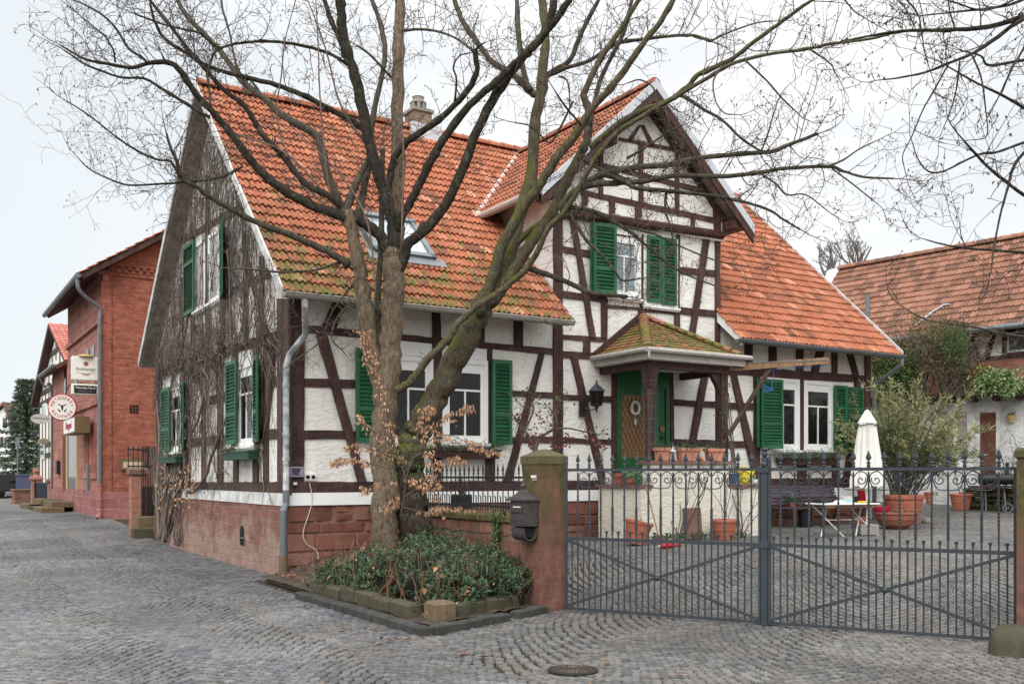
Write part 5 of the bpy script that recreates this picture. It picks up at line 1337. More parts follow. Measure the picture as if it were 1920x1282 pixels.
def lowwall():
    t = thing('low_stone_wall', 'low red rubble stone wall with mossy coping behind the evergreen bush', 'wall', H(1.42, -5.02, 0), TH)
    mb = MB(); n = 12; Lw = 4.98
    mb.bbox((0, 0, -.2), (.3, Lw, 1.02)); mb.build('masonry', M['lowwall'], t)
    for i in range(5):
        mb = MB(); y = i*Lw/5; mb.cbox((.15, y+Lw/10, 1.075), (.38, Lw/5-.012, .11), .02); mb.build('coping_stone', M['mossy_cope'], t)
    f = thing('iron_fence', 'spiked iron railing on the low stone wall between house and gate pillar', 'fence', H(1.57, -5.02, 1.13), TH)
    mb = MB()
    for z, s in ((.50, .03), (.10, .026)): mb.box((0, Lw/2, z), (.018, Lw, s))
    mb.box((0, .02, .28), (.03, .03, .62)); mb.box((0, Lw-.03, .28), (.03, .03, .62)); mb.build('rails', M['iron_fence'], f)
    a = None; y = .13
    while y < Lw-.06:
        if a is None:
            mb = MB(); mb.tube([(0, 0, .03), (0, 0, .56)], .009, 5); mb.lathe([(.009, .54), (.017, .56), (.009, .575), (.019, .60), (.003, .69)], n=6); a = mb.build('picket', M['iron_fence'], f); mb = MB(); mb.tube([(0, 0, .03), (0, 0, .23), (0, .035, .24)], .009, 5); b = mb.build('short_picket', M['iron_fence'], f); o, q = a, b
        else: o = a.copy(); C.objects.link(o); o.parent = f; q = b.copy(); C.objects.link(q); q.parent = f
        o.location = (0, y, 0); q.location = (0, y+.06, 0); y += .136
M['iron_fence'] = simple('fence_iron', lin(50, 54, 58), .55, .3, 9, metal=.2)
M['mossy_cope'] = mk_sand('mossy_coping', lin(128, 110, 84), lin(96, 88, 64), .95, -5, -4)
lowwall()
# ------------------------------------------------------------------ the evergreen bush in the bed
def bush():
    b = H(.35, -3.6, .1); t = thing('evergreen_bush', 'low spreading dark evergreen bush around the tree foot', 'bush', tuple(b), TH)
    blobs = [(1.0, -4.75, .22, .50, .50, .50), (.55, -5.0, .24, .52, .5, .52), (1.2, -4.2, .22, .4, .6, .54), (.25, -4.4, .30, .5, .6, .58), (.7, -3.9, .34, .6, .6, .60), (-.1, -3.7, .25, .40, .6, .5), (-.2, -2.75, .15, .33, .4, .34), (.9, -3.2, .28, .5, .6, .56), (.2, -5.3, .2, .4, .35, .40), (1.15, -5.15, .14, .35, .3, .36)]
    og = Vector((.35, -3.6, .1)); n = 0; mb = MB(); tw = MB()
    while n < 3400:
        B = random.choice(blobs); u = rv().normalized(); 
        if u.z < -.35: continue
        r = random.uniform(.72, 1.06); p = Vector((B[0]+u.x*B[3]*r, B[1]+u.y*B[4]*r, B[2]+u.z*B[5]*r))
        if p.z < .1 or p.x < -.62 or p.x > 1.44 or p.y < -6.05+.39*(p.x+.6): 
            if random.random() < .85: continue
        if any(((p.x-q[0])/q[3])**2+((p.y-q[1])/q[4])**2+((p.z-q[2])/q[5])**2 < .42 for q in blobs): continue
        n += 1; d = (u+Vector((0, 0, .7))+rv(.7)).normalized(); L = random.uniform(.06, .13); mb.cur = min(1, max(0, random.gauss(.45, .25)))
        for k in range(9):
            q = p+d*L*(k/8-.5); a = random.uniform(0, 6.3); s = d.orthogonal().normalized(); s.rotate(Matrix.Rotation(a, 3, d)); mb.leaf(q-og, s+d*.6, d, random.uniform(.03, .048), .02)
        if n % 3 == 0: tw.tube([p-d*.25-og, p-og], .004, 3, False)
    mb.cur = None; mb.build('foliage', M['leaf_bush'], t); tw.build('stems', M['twig'], t)
    core = MB(); ds = MB()
    for i in range(170):
        p = Vector((random.uniform(-.5, .9), random.uniform(-5.6, -2.3), .15)); q = p+Vector((random.gauss(0, .12), random.gauss(0, .12), random.uniform(.25, .62))); ds.tube([p-og, p.lerp(q, .5)+rv(.04)-og, q-og, q+rv(.08)-og], .004, 3, False)
    ds.build('dry_stems', M['leaf_dry_stem'], t)
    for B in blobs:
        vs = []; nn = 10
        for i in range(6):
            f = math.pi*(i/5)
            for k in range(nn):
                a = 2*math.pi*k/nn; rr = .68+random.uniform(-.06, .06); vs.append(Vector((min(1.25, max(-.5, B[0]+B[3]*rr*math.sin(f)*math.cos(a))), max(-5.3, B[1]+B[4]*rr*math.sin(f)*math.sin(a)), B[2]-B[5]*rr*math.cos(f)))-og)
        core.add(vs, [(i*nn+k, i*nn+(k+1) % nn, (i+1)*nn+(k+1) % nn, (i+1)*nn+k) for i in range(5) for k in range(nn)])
    core.build('inner_shade_core', M['bush_core'], t, True)  # solid dark cores stand in for the shade inside the bush
    mb = MB(); 
    for i in range(420):
        B = random.choice(blobs); u = rv().normalized(); u.z = abs(u.z); p = Vector((B[0]+u.x*B[3], B[1]+u.y*B[4], B[2]+u.z*B[5]+.02)); 
        if p.x < -.62: p.x = -.6
        s = random.choice((.04, .05, .05, .12)) if p.x < .2 or random.random() < .1 else .04
        mb.leaf(p-og, rv(), (0, 0, 1), s, s*.7, .35)
    for i in range(500):
        X = random.uniform(-.5, .5); Y = random.uniform(-5.9, -.6); mb.leaf(Vector((X, Y, .12+.25*float(ss(-.3, .4, X))))-og, rv(), (0, 0, 1), .05, .03, .3)
    mb.build('caught_leaves', M['leaf_fallen'], t)
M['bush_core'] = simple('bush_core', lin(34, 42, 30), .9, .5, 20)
M['leaf_dry_stem'] = simple('dry_stem', lin(140, 104, 80), .9, .3, 20)
bush()
def ivy_patch():
    t = thing('ivy', 'green ivy climbing over the low stone wall next to the mailbox', 'ivy', H(1.38, -4.35, .5), TH); og = Vector((1.38, -4.35, .5)); mb = MB()
    for i in range(420):
        z = random.uniform(.45, 1.2); y = -4.35+random.gauss(0, .10+.06*math.sin(z*6)); x = 1.40-random.random()*.05+(.1*random.random() if z > 1.12 else 0)
        mb.leaf(Vector((x, y, z))-og, rv()+Vector((-.2, 0, -.5)), (-1, 0, .3), random.uniform(.03, .055), .04)
    mb.build('leaves', M['leaf_ivy'], t)
    mb = MB(); mb.tube([Vector((1.4, -4.3, .3))-og, Vector((1.39, -4.4, .7))-og, Vector((1.39, -4.33, 1.15))-og], .01, 5); mb.build('stem', M['twig'], t)
ivy_patch()
# ------------------------------------------------------------------ courtyard things
def sz(px, d): return px*d/F_PX
def pot_round(name, label, loc, r, h, mat='terracotta', rim=True, group=None, r0=.68):
    t = thing(name, label, 'flower pot', loc, random.uniform(0, 1), group); mb = MB()
    pr = [(r*r0, 0), (r*(r0+(1-r0)*.75), h*.72), (r*.95, h*.86)]
    if rim: pr += [(r*1.03, h*.86), (r*1.04, h*.97), (r, h), (r*.9, h), (r*.88, h*.88), (.001, h*.88)]
    else: pr = [(r*r0, 0), (r*(r0+(1-r0)*.55), h*.25), (r*(r0+(1-r0)*.85), h*.6), (r*.96, h*.86), (r*1.02, h*.93), (r, h), (r*.94, h), (r*.9, h*.9), (.001, h*.9)]
    mb.lathe(pr, n=28)
    if rim: mb.lathe([(r*(r0+(1-r0)*.5)+.004, h*.46), (r*(r0+(1-r0)*.5)+.012, h*.49), (r*(r0+(1-r0)*.55)+.004, h*.52)], n=28)
    mb.build('pot', M[mat], t, False); mb = MB(); mb.lathe([(r*.86, h*.885), (r*.5, h*.91), (.001, h*.92)], n=16); mb.build('soil', M['soil'], t); return t
def pot_box(name, label, loc, w, d, h, rz, mat='terracotta_pale', tilt=0, group=None):
    t = thing(name, label, 'flower pot', loc, rz, group); mb = MB(); k = .86
    lo = [(-w/2*k, -d/2*k, 0), (w/2*k, -d/2*k, 0), (w/2*k, d/2*k, 0), (-w/2*k, d/2*k, 0)]; hi = [(-w/2, -d/2, h), (w/2, -d/2, h), (w/2, d/2, h), (-w/2, d/2, h)]
    mb.add(lo+hi, [(0, 1, 5, 4), (1, 2, 6, 5), (2, 3, 7, 6), (3, 0, 4, 7), (3, 2, 1, 0)]); e = .018
    for a in ((-w/2-e, -d/2-e, w/2+e, -d/2+e), (-w/2-e, d/2-e, w/2+e, d/2+e), (-w/2-e, -d/2+e, -w/2+e, d/2-e), (w/2-e, -d/2+e, w/2+e, d/2-e)): mb.bbox((a[0], a[1], h-.05), (a[2], a[3], h+.01))
    mb.build('pot', M[mat], t); mb = MB(); mb.bbox((-w/2+.01, -d/2+.01, h-.06), (w/2-.01, d/2-.01, h-.04)); mb.build('soil', M['soil'], t)
    if tilt: t.rotation_euler = (0, tilt, rz)
    return t
def greens(t, c, n, spread, ht, mat, ll=.07, lw=.02, droop=.3, stem=True):
    mb = MB()
    for i in range(n):
        a = random.uniform(0, 6.3); p = Vector(c)+Vector((random.uniform(-1, 1)*spread[0], random.uniform(-1, 1)*spread[1], 0)); d = Vector((math.cos(a)*.7, math.sin(a)*.7, random.uniform(.3, 1.2))).normalized(); L = ht*random.uniform(.5, 1.1)
        for s in range(8):
            p = p+d*L/8; d = (d+Vector((0, 0, -droop*.2))+rv(.15)).normalized()
            for q in (0, 1): mb.leaf(p, d+rv(.9), rv(), ll*random.uniform(.6, 1.1), lw)
    return mb.build('plant', M[mat], t)
def bare_stems(t, c, n, ht, r=.006, mat='twig', spread=.35, kids=2):
    mb = MB()
    for i in range(n):
        p = Vector(c)+rv(.05); p.z = c[2]; d = Vector((random.gauss(0, spread), random.gauss(0, spread), 1)).normalized(); pts = [p]; L = ht*random.uniform(.6, 1.1)
        for s in range(7):
            p = p+d*L/7; d = (d+rv(.18)).normalized(); pts.append(p)
            if s > 2 and kids and random.random() < .5:
                q = [p]; e = (d+rv(.9)).normalized()
                for k in range(4): q.append(q[-1]+e*L*.07); e = (e+rv(.2)+Vector((0, 0, .1))).normalized()
                mb.tube(q, r*.5, 3, False)
        mb.tube(pts, [r*(1-.6*k/8) for k in range(len(pts))], 4, False)
    return mb.build('stems', M[mat], t)
def onF(u, v, off): x, z = FP(u, v, off); return H(x, -off, z), x, z
def terrace_things():
    zt = 1.945
    def at(u, off=1.60, z=zt): x = FP(u, 860, off)[0]; return H(x, -off, z)
    t = pot_box('flower_pot', 'square terracotta pot with trailing greens nearest the turned porch post', at(1241), .25, .18, .23, TH+.2); greens(t, (0, 0, .2), 16, (.1, .07), .3, 'leaf_fir', .06, .016, .8)
    t = pot_box('flower_pot', 'long terracotta trough beside the small white lantern', at(1290), .50, .18, .23, TH); greens(t, (0, 0, .2), 40, (.22, .07), .3, 'leaf_fir', .06, .016, 1.0)
    t = pot_box('flower_pot', 'terracotta pot at the right end of the parapet by the bare climber', at(1339), .32, .22, .23, TH-.35); greens(t, (-.05, 0, .2), 14, (.1, .07), .25, 'leaf_fir', .06, .016, .6)
    p = at(1262, 1.62); t = thing('candle_lantern', 'small white candle lantern between terracotta pots on the parapet', 'lantern', tuple(p), TH); mb = MB()
    for k in range(6):
        a = k*math.pi/3; mb.tube([(.05*math.cos(a), .05*math.sin(a), .02), (.05*math.cos(a), .05*math.sin(a), .17)], .007, 4)
    mb.lathe([(.06, 0), (.06, .025)], n=6); mb.lathe([(.07, .165), (.055, .19), (.03, .21), (.025, .235), (.008, .24)], n=6); mb.tube([(.02*math.cos(a), 0, .255+.02*math.sin(a)) for a in np.linspace(0, 6.28, 9)], .004, 4); mb.build('lantern_frame', M['white'], t)
    mb = MB(); mb.lathe([(.022, .025), (.022, .10)], n=8); mb.build('candle', M['sign_gold'], t)
    p = at(1315.5, 1.62); t = thing('pumpkin', 'little orange gourd on the parapet beside the long trough', 'gourd', tuple(p), 0); mb = MB(); mb.lathe([(.01, 0), (.035, .01), (.045, .035), (.035, .06), (.01, .075)], n=10); mb.build('gourd', M['orange'], t, True); mb = MB(); mb.tube([(0, 0, .07), (.01, 0, .10)], .006, 5); mb.build('stalk', M['twig'], t)
    z2 = 1.495
    def at2(u, x=6.16, z=z2): q = PL(u, 900, (x, 0, 0), Vector((1, 0, 0))); return H(x, q.y, z)
    p = at2(1142); t = thing('white_bag', 'crumpled white bag on the lower terrace ledge', 'bag', tuple(p), TH); mb = MB(); mb.lathe([(.08, 0), (.095, .06), (.085, .14), (.05, .19), (.06, .22)], n=9); o = mb.build('bag', M['offwhite'], t); o.scale = (1, .7, 1)
    t = pot_box('flower_pot', 'orange terracotta pot on the lower ledge beside the white bag', at2(1161), .20, .2, .20, TH, 'terracotta')
    t = pot_round('flower_pot', 'shallow clay bowl with grey green plant on the lower ledge under the door panel', at2(1184), .13, .10, rim=False); greens(t, (0, 0, .08), 22, (.07, .07), .18, 'leaf_ivy_pale', .05, .025)
    p = at2(1198); t = thing('green_jar', 'small green glass jar on the lower ledge by the parapet', 'jar', tuple(p)); mb = MB(); mb.lathe([(.05, 0), (.055, .10), (.035, .14), (.04, .16)], n=12); mb.build('jar', M['green_door'], t)
    p = at(1373, 1.55, z2); t = thing('blue_bucket', 'blue plastic bucket on the right terrace ledge', 'bucket', tuple(p), TH); mb = MB(); mb.lathe([(.085, 0), (.11, .20), (.118, .205), (.10, .205), (.08, .02), (.001, .02)], n=18); mb.build('bucket', M['blue'], t); mb = MB(); mb.tube([(.11*math.cos(a), 0, .2+.1*math.sin(a)) for a in np.linspace(0, math.pi, 10)], .005, 4); mb.build('handle', M['zinc'], t)
    p = at(1397, 1.55, z2); t = thing('watering_can', 'yellow plastic watering can on the right terrace ledge', 'watering can', tuple(p), TH); mb = MB(); mb.lathe([(.13, 0), (.15, .06), (.15, .22), (.12, .27), (.07, .29)], n=20); o = mb.build('body', M['yellow'], t); o.scale = (1.05, .7, 1); mb = MB(); mb.tube([(.13, 0, .10), (.21, 0, .2), (.26, 0, .28)], [.03, .022, .03], 8); mb.build('spout', M['yellow'], t); mb = MB(); mb.tube(catmull([(-.13, 0, .08), (-.2, 0, .18), (-.15, 0, .31), (.02, 0, .33), (.08, 0, .27)]), .016, 7); mb.build('handle', M['yellow'], t)
    p = at(1417, 1.55, z2); t = thing('white_tuft', 'small white flowering tuft at the right end of the terrace ledge', 'plant', tuple(p)); greens(t, (0, 0, 0), 22, (.05, .05), .17, 'white', .03, .025)
    # climber stems at the right porch post
    p = H(8.5, -1.62, .5); t = thing('post_climber', 'bare climbing plant with a few leaves winding up the right porch post', 'climbing plant', tuple(p), TH); mb = MB(); 
    for k in range(4): mb.tube(catmull([(.05*k-.1, 0, 0), (.1*k-.15, .02, .8), (.03*k, .06, 1.5), (-.12+.06*k, .12, 2.2), (-.1+.03*k, .14, 2.8)]), .012, 5)
    mb.build('stems', M['vine'], t); mb = MB()
    for i in range(150):
        z = random.uniform(1.3, 3.0); mb.leaf((random.gauss(-.12, .11), .1+random.gauss(0, .05), z), rv()+Vector((0, 0, -.8)), rv(), .06, .03)
    mb.build('leaves', M['leaf_ivy'], t)
terrace_things()
def yard_front():
    # pots in front of the terrace, seen through the gate
    def yd(u, off): x = FP(u, 1000, off)[0]; q = H(x, -off); return Vector((q.x, q.y, gzf(q.x, q.y)))
    p = yd(1190, 2.15); t = pot_round('flower_pot', 'tilted tall terracotta pot leaning by the cream terrace wall', (p.x, p.y, p.z+.02), sz(26, p.y), sz(44, p.y), group=None); t.rotation_euler = (0, R(13), .3); bare_stems(t, (0, 0, .3), 9, .22, .006, kids=0)
    p = yd(1358, 2.15); t = pot_round('flower_pot', 'upright terracotta pot with bare rose stems before the terrace wall', (p.x, p.y, p.z), sz(25, p.y), sz(38, p.y)); bare_stems(t, (0, 0, .3), 7, 1.15, .007, spread=.25)
    p = yd(1392, 1.95); t = thing('rose_bush', 'thin bare rose bush at the right end of the cream terrace wall', 'shrub', tuple(p)); bare_stems(t, (0, 0, 0), 7, 1.6, .010, spread=.22)
    p = yd(1270, 1.95); t = thing('rose_bush', 'sprawling bare rose stems in front of the middle of the terrace wall', 'shrub', tuple(p)); bare_stems(t, (0, 0, 0), 8, 1.7, .011, spread=.38)
    p = GR(1254, 1027); t = thing('red_ornament', 'red fish-shaped ornament lying on the cobbles before the terrace', 'ornament', (p.x, p.y, p.z+.04), TH); mb = MB(); mb.tube([(-.2, 0, 0), (-.14, 0, 0), (0, 0, .01), (.12, 0, 0), (.17, 0, 0), (.24, 0, .02)], [.02, .045, .055, .035, .016, .05], 8); mb.build('body', M['red'], t); mb = MB(); mb.lathe([(.01, 0), (.03, .02), (.01, .04)], (-.2, 0, -.02), 8); mb.build('tip', M['sign_white'], t)
    a = W(1237, 1012, 17.2); b = W(1209, 905, 17.75); t = thing('broom_handle', 'long pale broomstick leaning on the terrace corner', 'broom', tuple(a)); mb = MB(); mb.tube([(0, 0, 0), b-a], .014, 6); mb.build('stick', M['wood_raw'], t); mb = MB(); mb.prism([(-.16, -.03, -.06), (.16, -.03, -.06), (.1, -.02, .08), (-.1, -.02, .08)], (0, .06, 0)); mb.build('head', M['twig'], t)
    t = thing('low_greens', 'strip of low weeds along the foot of the cream terrace wall', 'weeds', tuple(yd(1290, 1.95)), TH); tag(t, kind='stuff')
    mb = MB()
    for i in range(420):
        x = random.uniform(-1.0, 1.6); q = Vector((x, random.uniform(-.12, .25), 0)); 
        mb.leaf(q+Vector((0, 0, random.uniform(0, .12))), rv()+Vector((0, 0, .6)), rv(), random.uniform(.04, .09), .03)
    o = mb.build('weeds', M['leaf_ivy'], t)
    p = GR(1068, 1046)
    t = thing('clay_pot_shard', 'bit of broken terracotta behind the gate pillar', 'shard', tuple(W(1066, 972, 13.2)-Vector((0, 0, 0)))) if False else None
yard_front()
def bench():
    x0 = FP(1456, 950, .45)[0]; x1 = FP(1606, 950, .75)[0]; y = -.42; g = H((x0+x1)/2, y); z = gzf(g.x, g.y)
    t = thing('garden_bench', 'violet slatted garden bench with iron legs against the plinth', 'bench', (g.x, g.y, z), TH); L = x1-x0
    mb = MB()
    for k in range(6): mb.box((0, -.28+.085*k, .43-.004*abs(k-1)), (L, .06, .022))
    mb.build('seat', M['violet'], t); mb = MB()
    for k in range(6): mb.box((0, .20+.028*k, .52+.075*k), (L, .020, .055), Matrix.Rotation(R(-14), 3, 'X'))
    mb.build('backrest', M['violet'], t)
    for s in (-1, -.05, 1):
        mb = MB(); x = s*(L/2-.1); mb.tube(catmull([(x, -.34, 0), (x, -.27, .18), (x, -.30, .36), (x, -.1, .41), (x, .16, .40), (x, .24, .6), (x, .37, .93)]), .018, 6); mb.tube(catmull([(x, .34, 0), (x, .22, .18), (x, .16, .40)]), .018, 6); mb.tube(catmull([(x, -.27, .18), (x, 0, .26), (x, .22, .18)]), .012, 5); mb.build('leg', M['iron_dark'], t)
    p = g+FX*(-L/2+.55)+GY*(.0); q = thing('potted_fir', 'small bushy green plant standing on the left of the violet bench', 'plant', (p.x, p.y, z+.445), TH); greens(q, (0, .02, .02), 34, (.08, .06), .32, 'leaf_fir', .07, .02, .1)
    mb = MB(); mb.lathe([(.07, 0), (.09, .10), (.08, .10)], n=12); mb.build('pot', M['terracotta'], q)
    p = g+FX*(-L/2+.78)-GY*.15; q = thing('dark_bin', 'dark round bin under the left half of the violet bench', 'bin', (p.x, p.y, z), TH); mb = MB(); mb.lathe([(.13, 0), (.16, .36), (.165, .37), (.14, .37), (.12, .05)], n=16); mb.build('bin', M['black'], q)
bench()
def table():
    p = GR(1580, 1004); zt = EYE+(HY-944)/F_PX*p.y-p.z; t = thing('folding_table', 'white rectangular folding garden table with crossed metal legs', 'table', tuple(p), TH-R(14)); L, D_ = 1.28, .62
    mb = MB(); mb.cbox((0, 0, zt), (L, D_, .03), .008); mb.build('tabletop', M['white'], t); mb = MB(); mb.bbox((-L/2+.06, -D_/2+.05, zt-.07), (L/2-.06, -D_/2+.075, zt-.016)); mb.bbox((-L/2+.06, D_/2-.075, zt-.07), (L/2-.06, D_/2-.05, zt-.016)); mb.build('apron', M['wood_raw'], t)
    for x in (-.40, .40):
        for s in (1, -1):
            mb = MB(); mb.tube([(x-.24*s, -.22+.03*s, .0), (x+.20*s, .18+.03*s, zt-.02)], .014, 6); mb.build('leg', M['offwhite'], t)
    mb = MB(); mb.tube([(-.40, -.02, zt*.5), (.40, -.02, zt*.5)], .010, 6); mb.build('stretcher', M['offwhite'], t)
    base = Vector(p); Rm = Matrix.Rotation(TH-R(14), 3, 'Z'); at = lambda x, y: tuple(base+Rm @ Vector((x, y, zt+.016)))
    q = thing('white_cloth', 'crumpled white cloth lying on the folding table', 'cloth', at(-.12, -.05), TH); mb = MB(); mb.lathe([(.12, 0), (.11, .04), (.05, .075), (.02, .08)], n=9); o = mb.build('cloth', M['cloth'], q); o.scale = (1.2, .8, .8)
    q = thing('paper_box', 'white and teal cardboard box on the folding table', 'box', at(.12, .05), TH-.2); mb = MB(); mb.cbox((0, 0, .065), (.26, .16, .13), .006); o = mb.build('carton', M['offwhite'], q); mb = MB(); mb.bbox((-.11, -.083, .02), (.07, -.080, .07)); mb.build('print', M['teal'], q)
    q = thing('yellow_cloth', 'folded yellow cloth at the right end of the folding table', 'cloth', at(.40, -.1), TH); mb = MB(); mb.cbox((0, 0, .02), (.17, .12, .04), .012); mb.build('cloth', M['yellow2'], q)
    q = thing('black_tray', 'flat black tray on the left end of the folding table', 'tray', at(-.45, .05), TH); mb = MB(); mb.cbox((0, 0, .035), (.30, .2, .06), .012); mb.bbox((-.12, -.07, .066), (.12, .07, .075)); mb.build('tray', M['black'], q)
M['teal'] = plain('teal_print', lin(150, 206, 204)); M['yellow2'] = plain('warm_yellow', lin(228, 190, 60))
table()
def right_yard():
    p = W(866, 945, 15.3); z0 = gzf(p.x, p.y); t = thing('tall_planter', 'dark planter with dry brushwood standing behind the iron railing', 'planter', (p.x, p.y, z0), TH); hh = EYE+(HY-926)/F_PX*15.3-z0; mb = MB(); mb.cbox((0, 0, hh/2), (.26, .2, hh), .015); mb.build('planter', M['black'], t); bare_stems(t, (0, 0, hh-.02), 34, .30, .005, spread=.22, kids=2)
    p = GR(1626, 1003); t = thing('closed_parasol', 'closed white parasol on a white pole standing in a stone block', 'parasol', tuple(p), 0); h = EYE+(HY-768)/F_PX*p.y-p.z; d = p.y
    zc = EYE+(HY-912)/F_PX*d-p.z; mb = MB(); n = 24; prof = [(zc, .28), (zc+.12, .275), (zc+.5, .23), (zc+1.0, .17), (h-.28, .14), (h-.26, .15), (h-.12, .085), (h-.03, .05), (h, .02)]; vs = []
    for z, r in prof:
        for k in range(n):
            a = 2*math.pi*k/n; f = 1+(.17 if k % 2 else -.17)*(1 if r > .06 else 0)+random.uniform(-.04, .04); vs.append((r*f*math.cos(a)+.04*(z-zc)/(h-zc)*0, r*f*math.sin(a), z+(random.uniform(-.04, .04) if z == zc else 0)))
    mb.add(vs, [(i*n+k, i*n+(k+1) % n, (i+1)*n+(k+1) % n, (i+1)*n+k) for i in range(len(prof)-1) for k in range(n)]); o = mb.build('canopy', M['cloth'], t)
    mb = MB(); mb.tube([(.17*math.cos(a), .17*math.sin(a), h-.30+.015*math.sin(a*3)) for a in np.linspace(0, 6.28, 20)], .012, 5); mb.build('tie_band', M['twig'], o)
    mb = MB(); mb.tube([(0, 0, .2), (0, 0, h-.02)], .026, 8); mb.build('pole', M['white'], t); mb = MB(); mb.cbox((.0, 0, .11), (sz(34, d), .3, .22), .02); mb.build('base_block', M['concrete'], t)
    p = GR(1616, 985)
    p = GR(1626, 990); t = pot_round('flower_pot', 'small low terracotta pot behind the parasol base', (p.x+.0, p.y+.35, gzf(p.x, p.y+.35)), .19, .22)
    q = H(FP(1612, 930, .35)[0], -.42); t = thing('red_folding_chair', 'red folding chair leaning against the plinth beside the bench', 'chair', (q.x, q.y, gzf(q.x, q.y)), TH); mb = MB(); mb.box((0, 0, .62), (.20, .03, .28), Matrix.Rotation(R(-8), 3, 'X')); mb.build('back', M['red'], t); mb = MB()
    for s in (-.1, .1): mb.tube([(s, -.05, 0), (s, .05, .78)], .012, 5); mb.tube([(s, .1, 0), (s, -.02, .5)], .012, 5)
    mb.build('frame', M['iron_dark'], t)
    p = GR(1680, 991); t = pot_round('flower_bowl', 'very wide shallow terracotta bowl in front of the oleander pot', tuple(p), sz(39, p.y), sz(31, p.y), rim=False, r0=.45, mat='bowl'); d = p.y
    greens(t, (.1, 0, sz(30, d)-.06), 12, (.25, .25), .12, 'leaf_dry', .05, .02)
    b = p+Vector((-sz(27, d), .0, sz(30, d)-.03)); t = thing('red_bowl', 'crimson bowl set in the wide terracotta bowl', 'bowl', tuple(b)); mb = MB(); mb.lathe([(.10, 0), (.17, .10), (.19, .17), (.175, .17), (.09, .02), (.001, .02)], n=20); mb.build('bowl', M['crimson'], t)
    p = GR(1706, 985); p = p+Vector((0, .35, 0)); d = p.y; t = pot_round('oleander', 'huge terracotta tub with a large bushy oleander', (p.x, p.y, gzf(p.x, p.y)), sz(36, d), sz(56, d), r0=.72); t['category'] = 'potted shrub'; hp = sz(56, d)
    mb = MB(); lf = MB()
    for i in range(66):
        a = random.uniform(0, 6.3); r = random.uniform(0, .30); P = [Vector((r*math.cos(a), r*math.sin(a), hp*.9))]; sp = random.uniform(.05, .72); dd = Vector((math.cos(a)*sp+.20, math.sin(a)*sp, 1)).normalized(); L = random.uniform(1.2, 2.6)
        for s in range(9):
            P.append(P[-1]+dd*L/9); dd = (dd+rv(.10)+Vector((math.cos(a)*.03, math.sin(a)*.03, -.015))).normalized()
            if s > 2:
                for k in range(3):
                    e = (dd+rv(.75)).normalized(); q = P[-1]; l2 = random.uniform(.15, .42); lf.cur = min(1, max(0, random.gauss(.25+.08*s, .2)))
                    for m_ in range(7):
                        q = q+e*l2/7
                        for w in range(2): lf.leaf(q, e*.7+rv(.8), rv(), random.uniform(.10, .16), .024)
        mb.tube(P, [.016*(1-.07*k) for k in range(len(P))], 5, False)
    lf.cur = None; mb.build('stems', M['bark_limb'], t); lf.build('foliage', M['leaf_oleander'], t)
    p = GR(1756, 945); t = pot_box('flower_pot', 'rectangular terracotta planter by the whitewashed shed left of the round pot', tuple(p+Vector((0, .3, 0))), sz(29, p.y), .3, sz(22, p.y), TH-.4, 'terracotta'); bare_stems(t, (0, 0, .25), 5, .8, .008); greens(t, (0, 0, .25), 14, (.15, .1), .25, 'leaf_dry')
    p = GR(1802, 956); t = pot_round('flower_pot', 'round terracotta pot with one bare stem near the smoker grill', tuple(p), sz(20, p.y), sz(31, p.y)); bare_stems(t, (0, 0, .35), 3, 1.3, .010)
    p = GR(1738, 980); t = thing('pale_stone', 'pale rounded stone at the foot of the oleander tub', 'stone', tuple(p)); mb = MB(); mb.lathe([(.11, 0), (.13, .05), (.09, .11), (.02, .13)], n=9); mb.build('stone', M['concrete'], t)
    p = GR(1771, 978)
    mb = MB()
    # smoker grill
    p = GR(1872, 960); d = p.y; zc = EYE+(HY-898)/F_PX*d-p.z; t = thing('smoker_grill', 'black barrel smoker grill on wheels in front of the dry stone wall', 'grill', tuple(p), R(-8)); Rx = Matrix.Rotation(R(90), 3, 'Y'); r = sz(10, d)
    mb = MB(); mb.lathe([(r*.2, -.48), (r, -.46), (r, .40), (r*.2, .42)], (-.02, 0, zc), 18, Rx); mb.build('barrel', M['black'], t); mb = MB(); mb.lathe([(r*.7, .40), (r*.75, .55), (r*.4, .57)], (.0, 0, zc), 14, Rx); mb.build('firebox', M['black'], t); mb = MB(); mb.tube([(.22, 0, zc+r), (.22, 0, zc+r+.30)], .045, 8); mb.build('chimney_pipe', M['black'], t)
    mb = MB(); mb.bbox((-.75, -.32, zc-.22), (.30, -.05, zc-.17)); mb.build('shelf', M['iron_dark'], t)
    for x in (-.35, .15, .42):
        mb = MB(); mb.tube([(x, -.12, 0.04), (x*.9, 0, zc-r)], .018, 5); mb.tube([(x, .15, .04), (x*.9, 0, zc-r)], .018, 5); mb.build('leg', M['zinc'], t)
    mb = MB(); mb.tube([(.18+.12*math.cos(a), -.16, .12+.12*math.sin(a)) for a in np.linspace(0, 6.28, 18)], .016, 5); 
    for a in np.linspace(0, 3.14, 4): mb.tube([(.18+.12*math.cos(a), -.16, .12+.12*math.sin(a)), (.18-.12*math.cos(a), -.16, .12-.12*math.sin(a))], .006, 4)
    mb.build('wheel', M['zinc'], t)
    p = p+Vector((.68, -.05, 0)); t = thing('copper_bucket', 'brown bucket hanging beside the smoker grill', 'bucket', (p.x, p.y, p.z+.42), 0); mb = MB(); mb.lathe([(.12, 0), (.15, .24), (.14, .24), (.11, .02)], n=14); mb.build('bucket', M['bowl'], t)
    mb = MB(); mb.tube([(.14*math.cos(a), 0, .24+.14*math.sin(a)) for a in np.linspace(0, math.pi, 10)], .006, 4); mb.build('handle', M['zinc'], t)
M['bowl'] = simple('brown_clay', lin(158, 100, 80), .85, .2, 7); M['crimson'] = plain('crimson_glaze', lin(190, 40, 66))
right_yard()
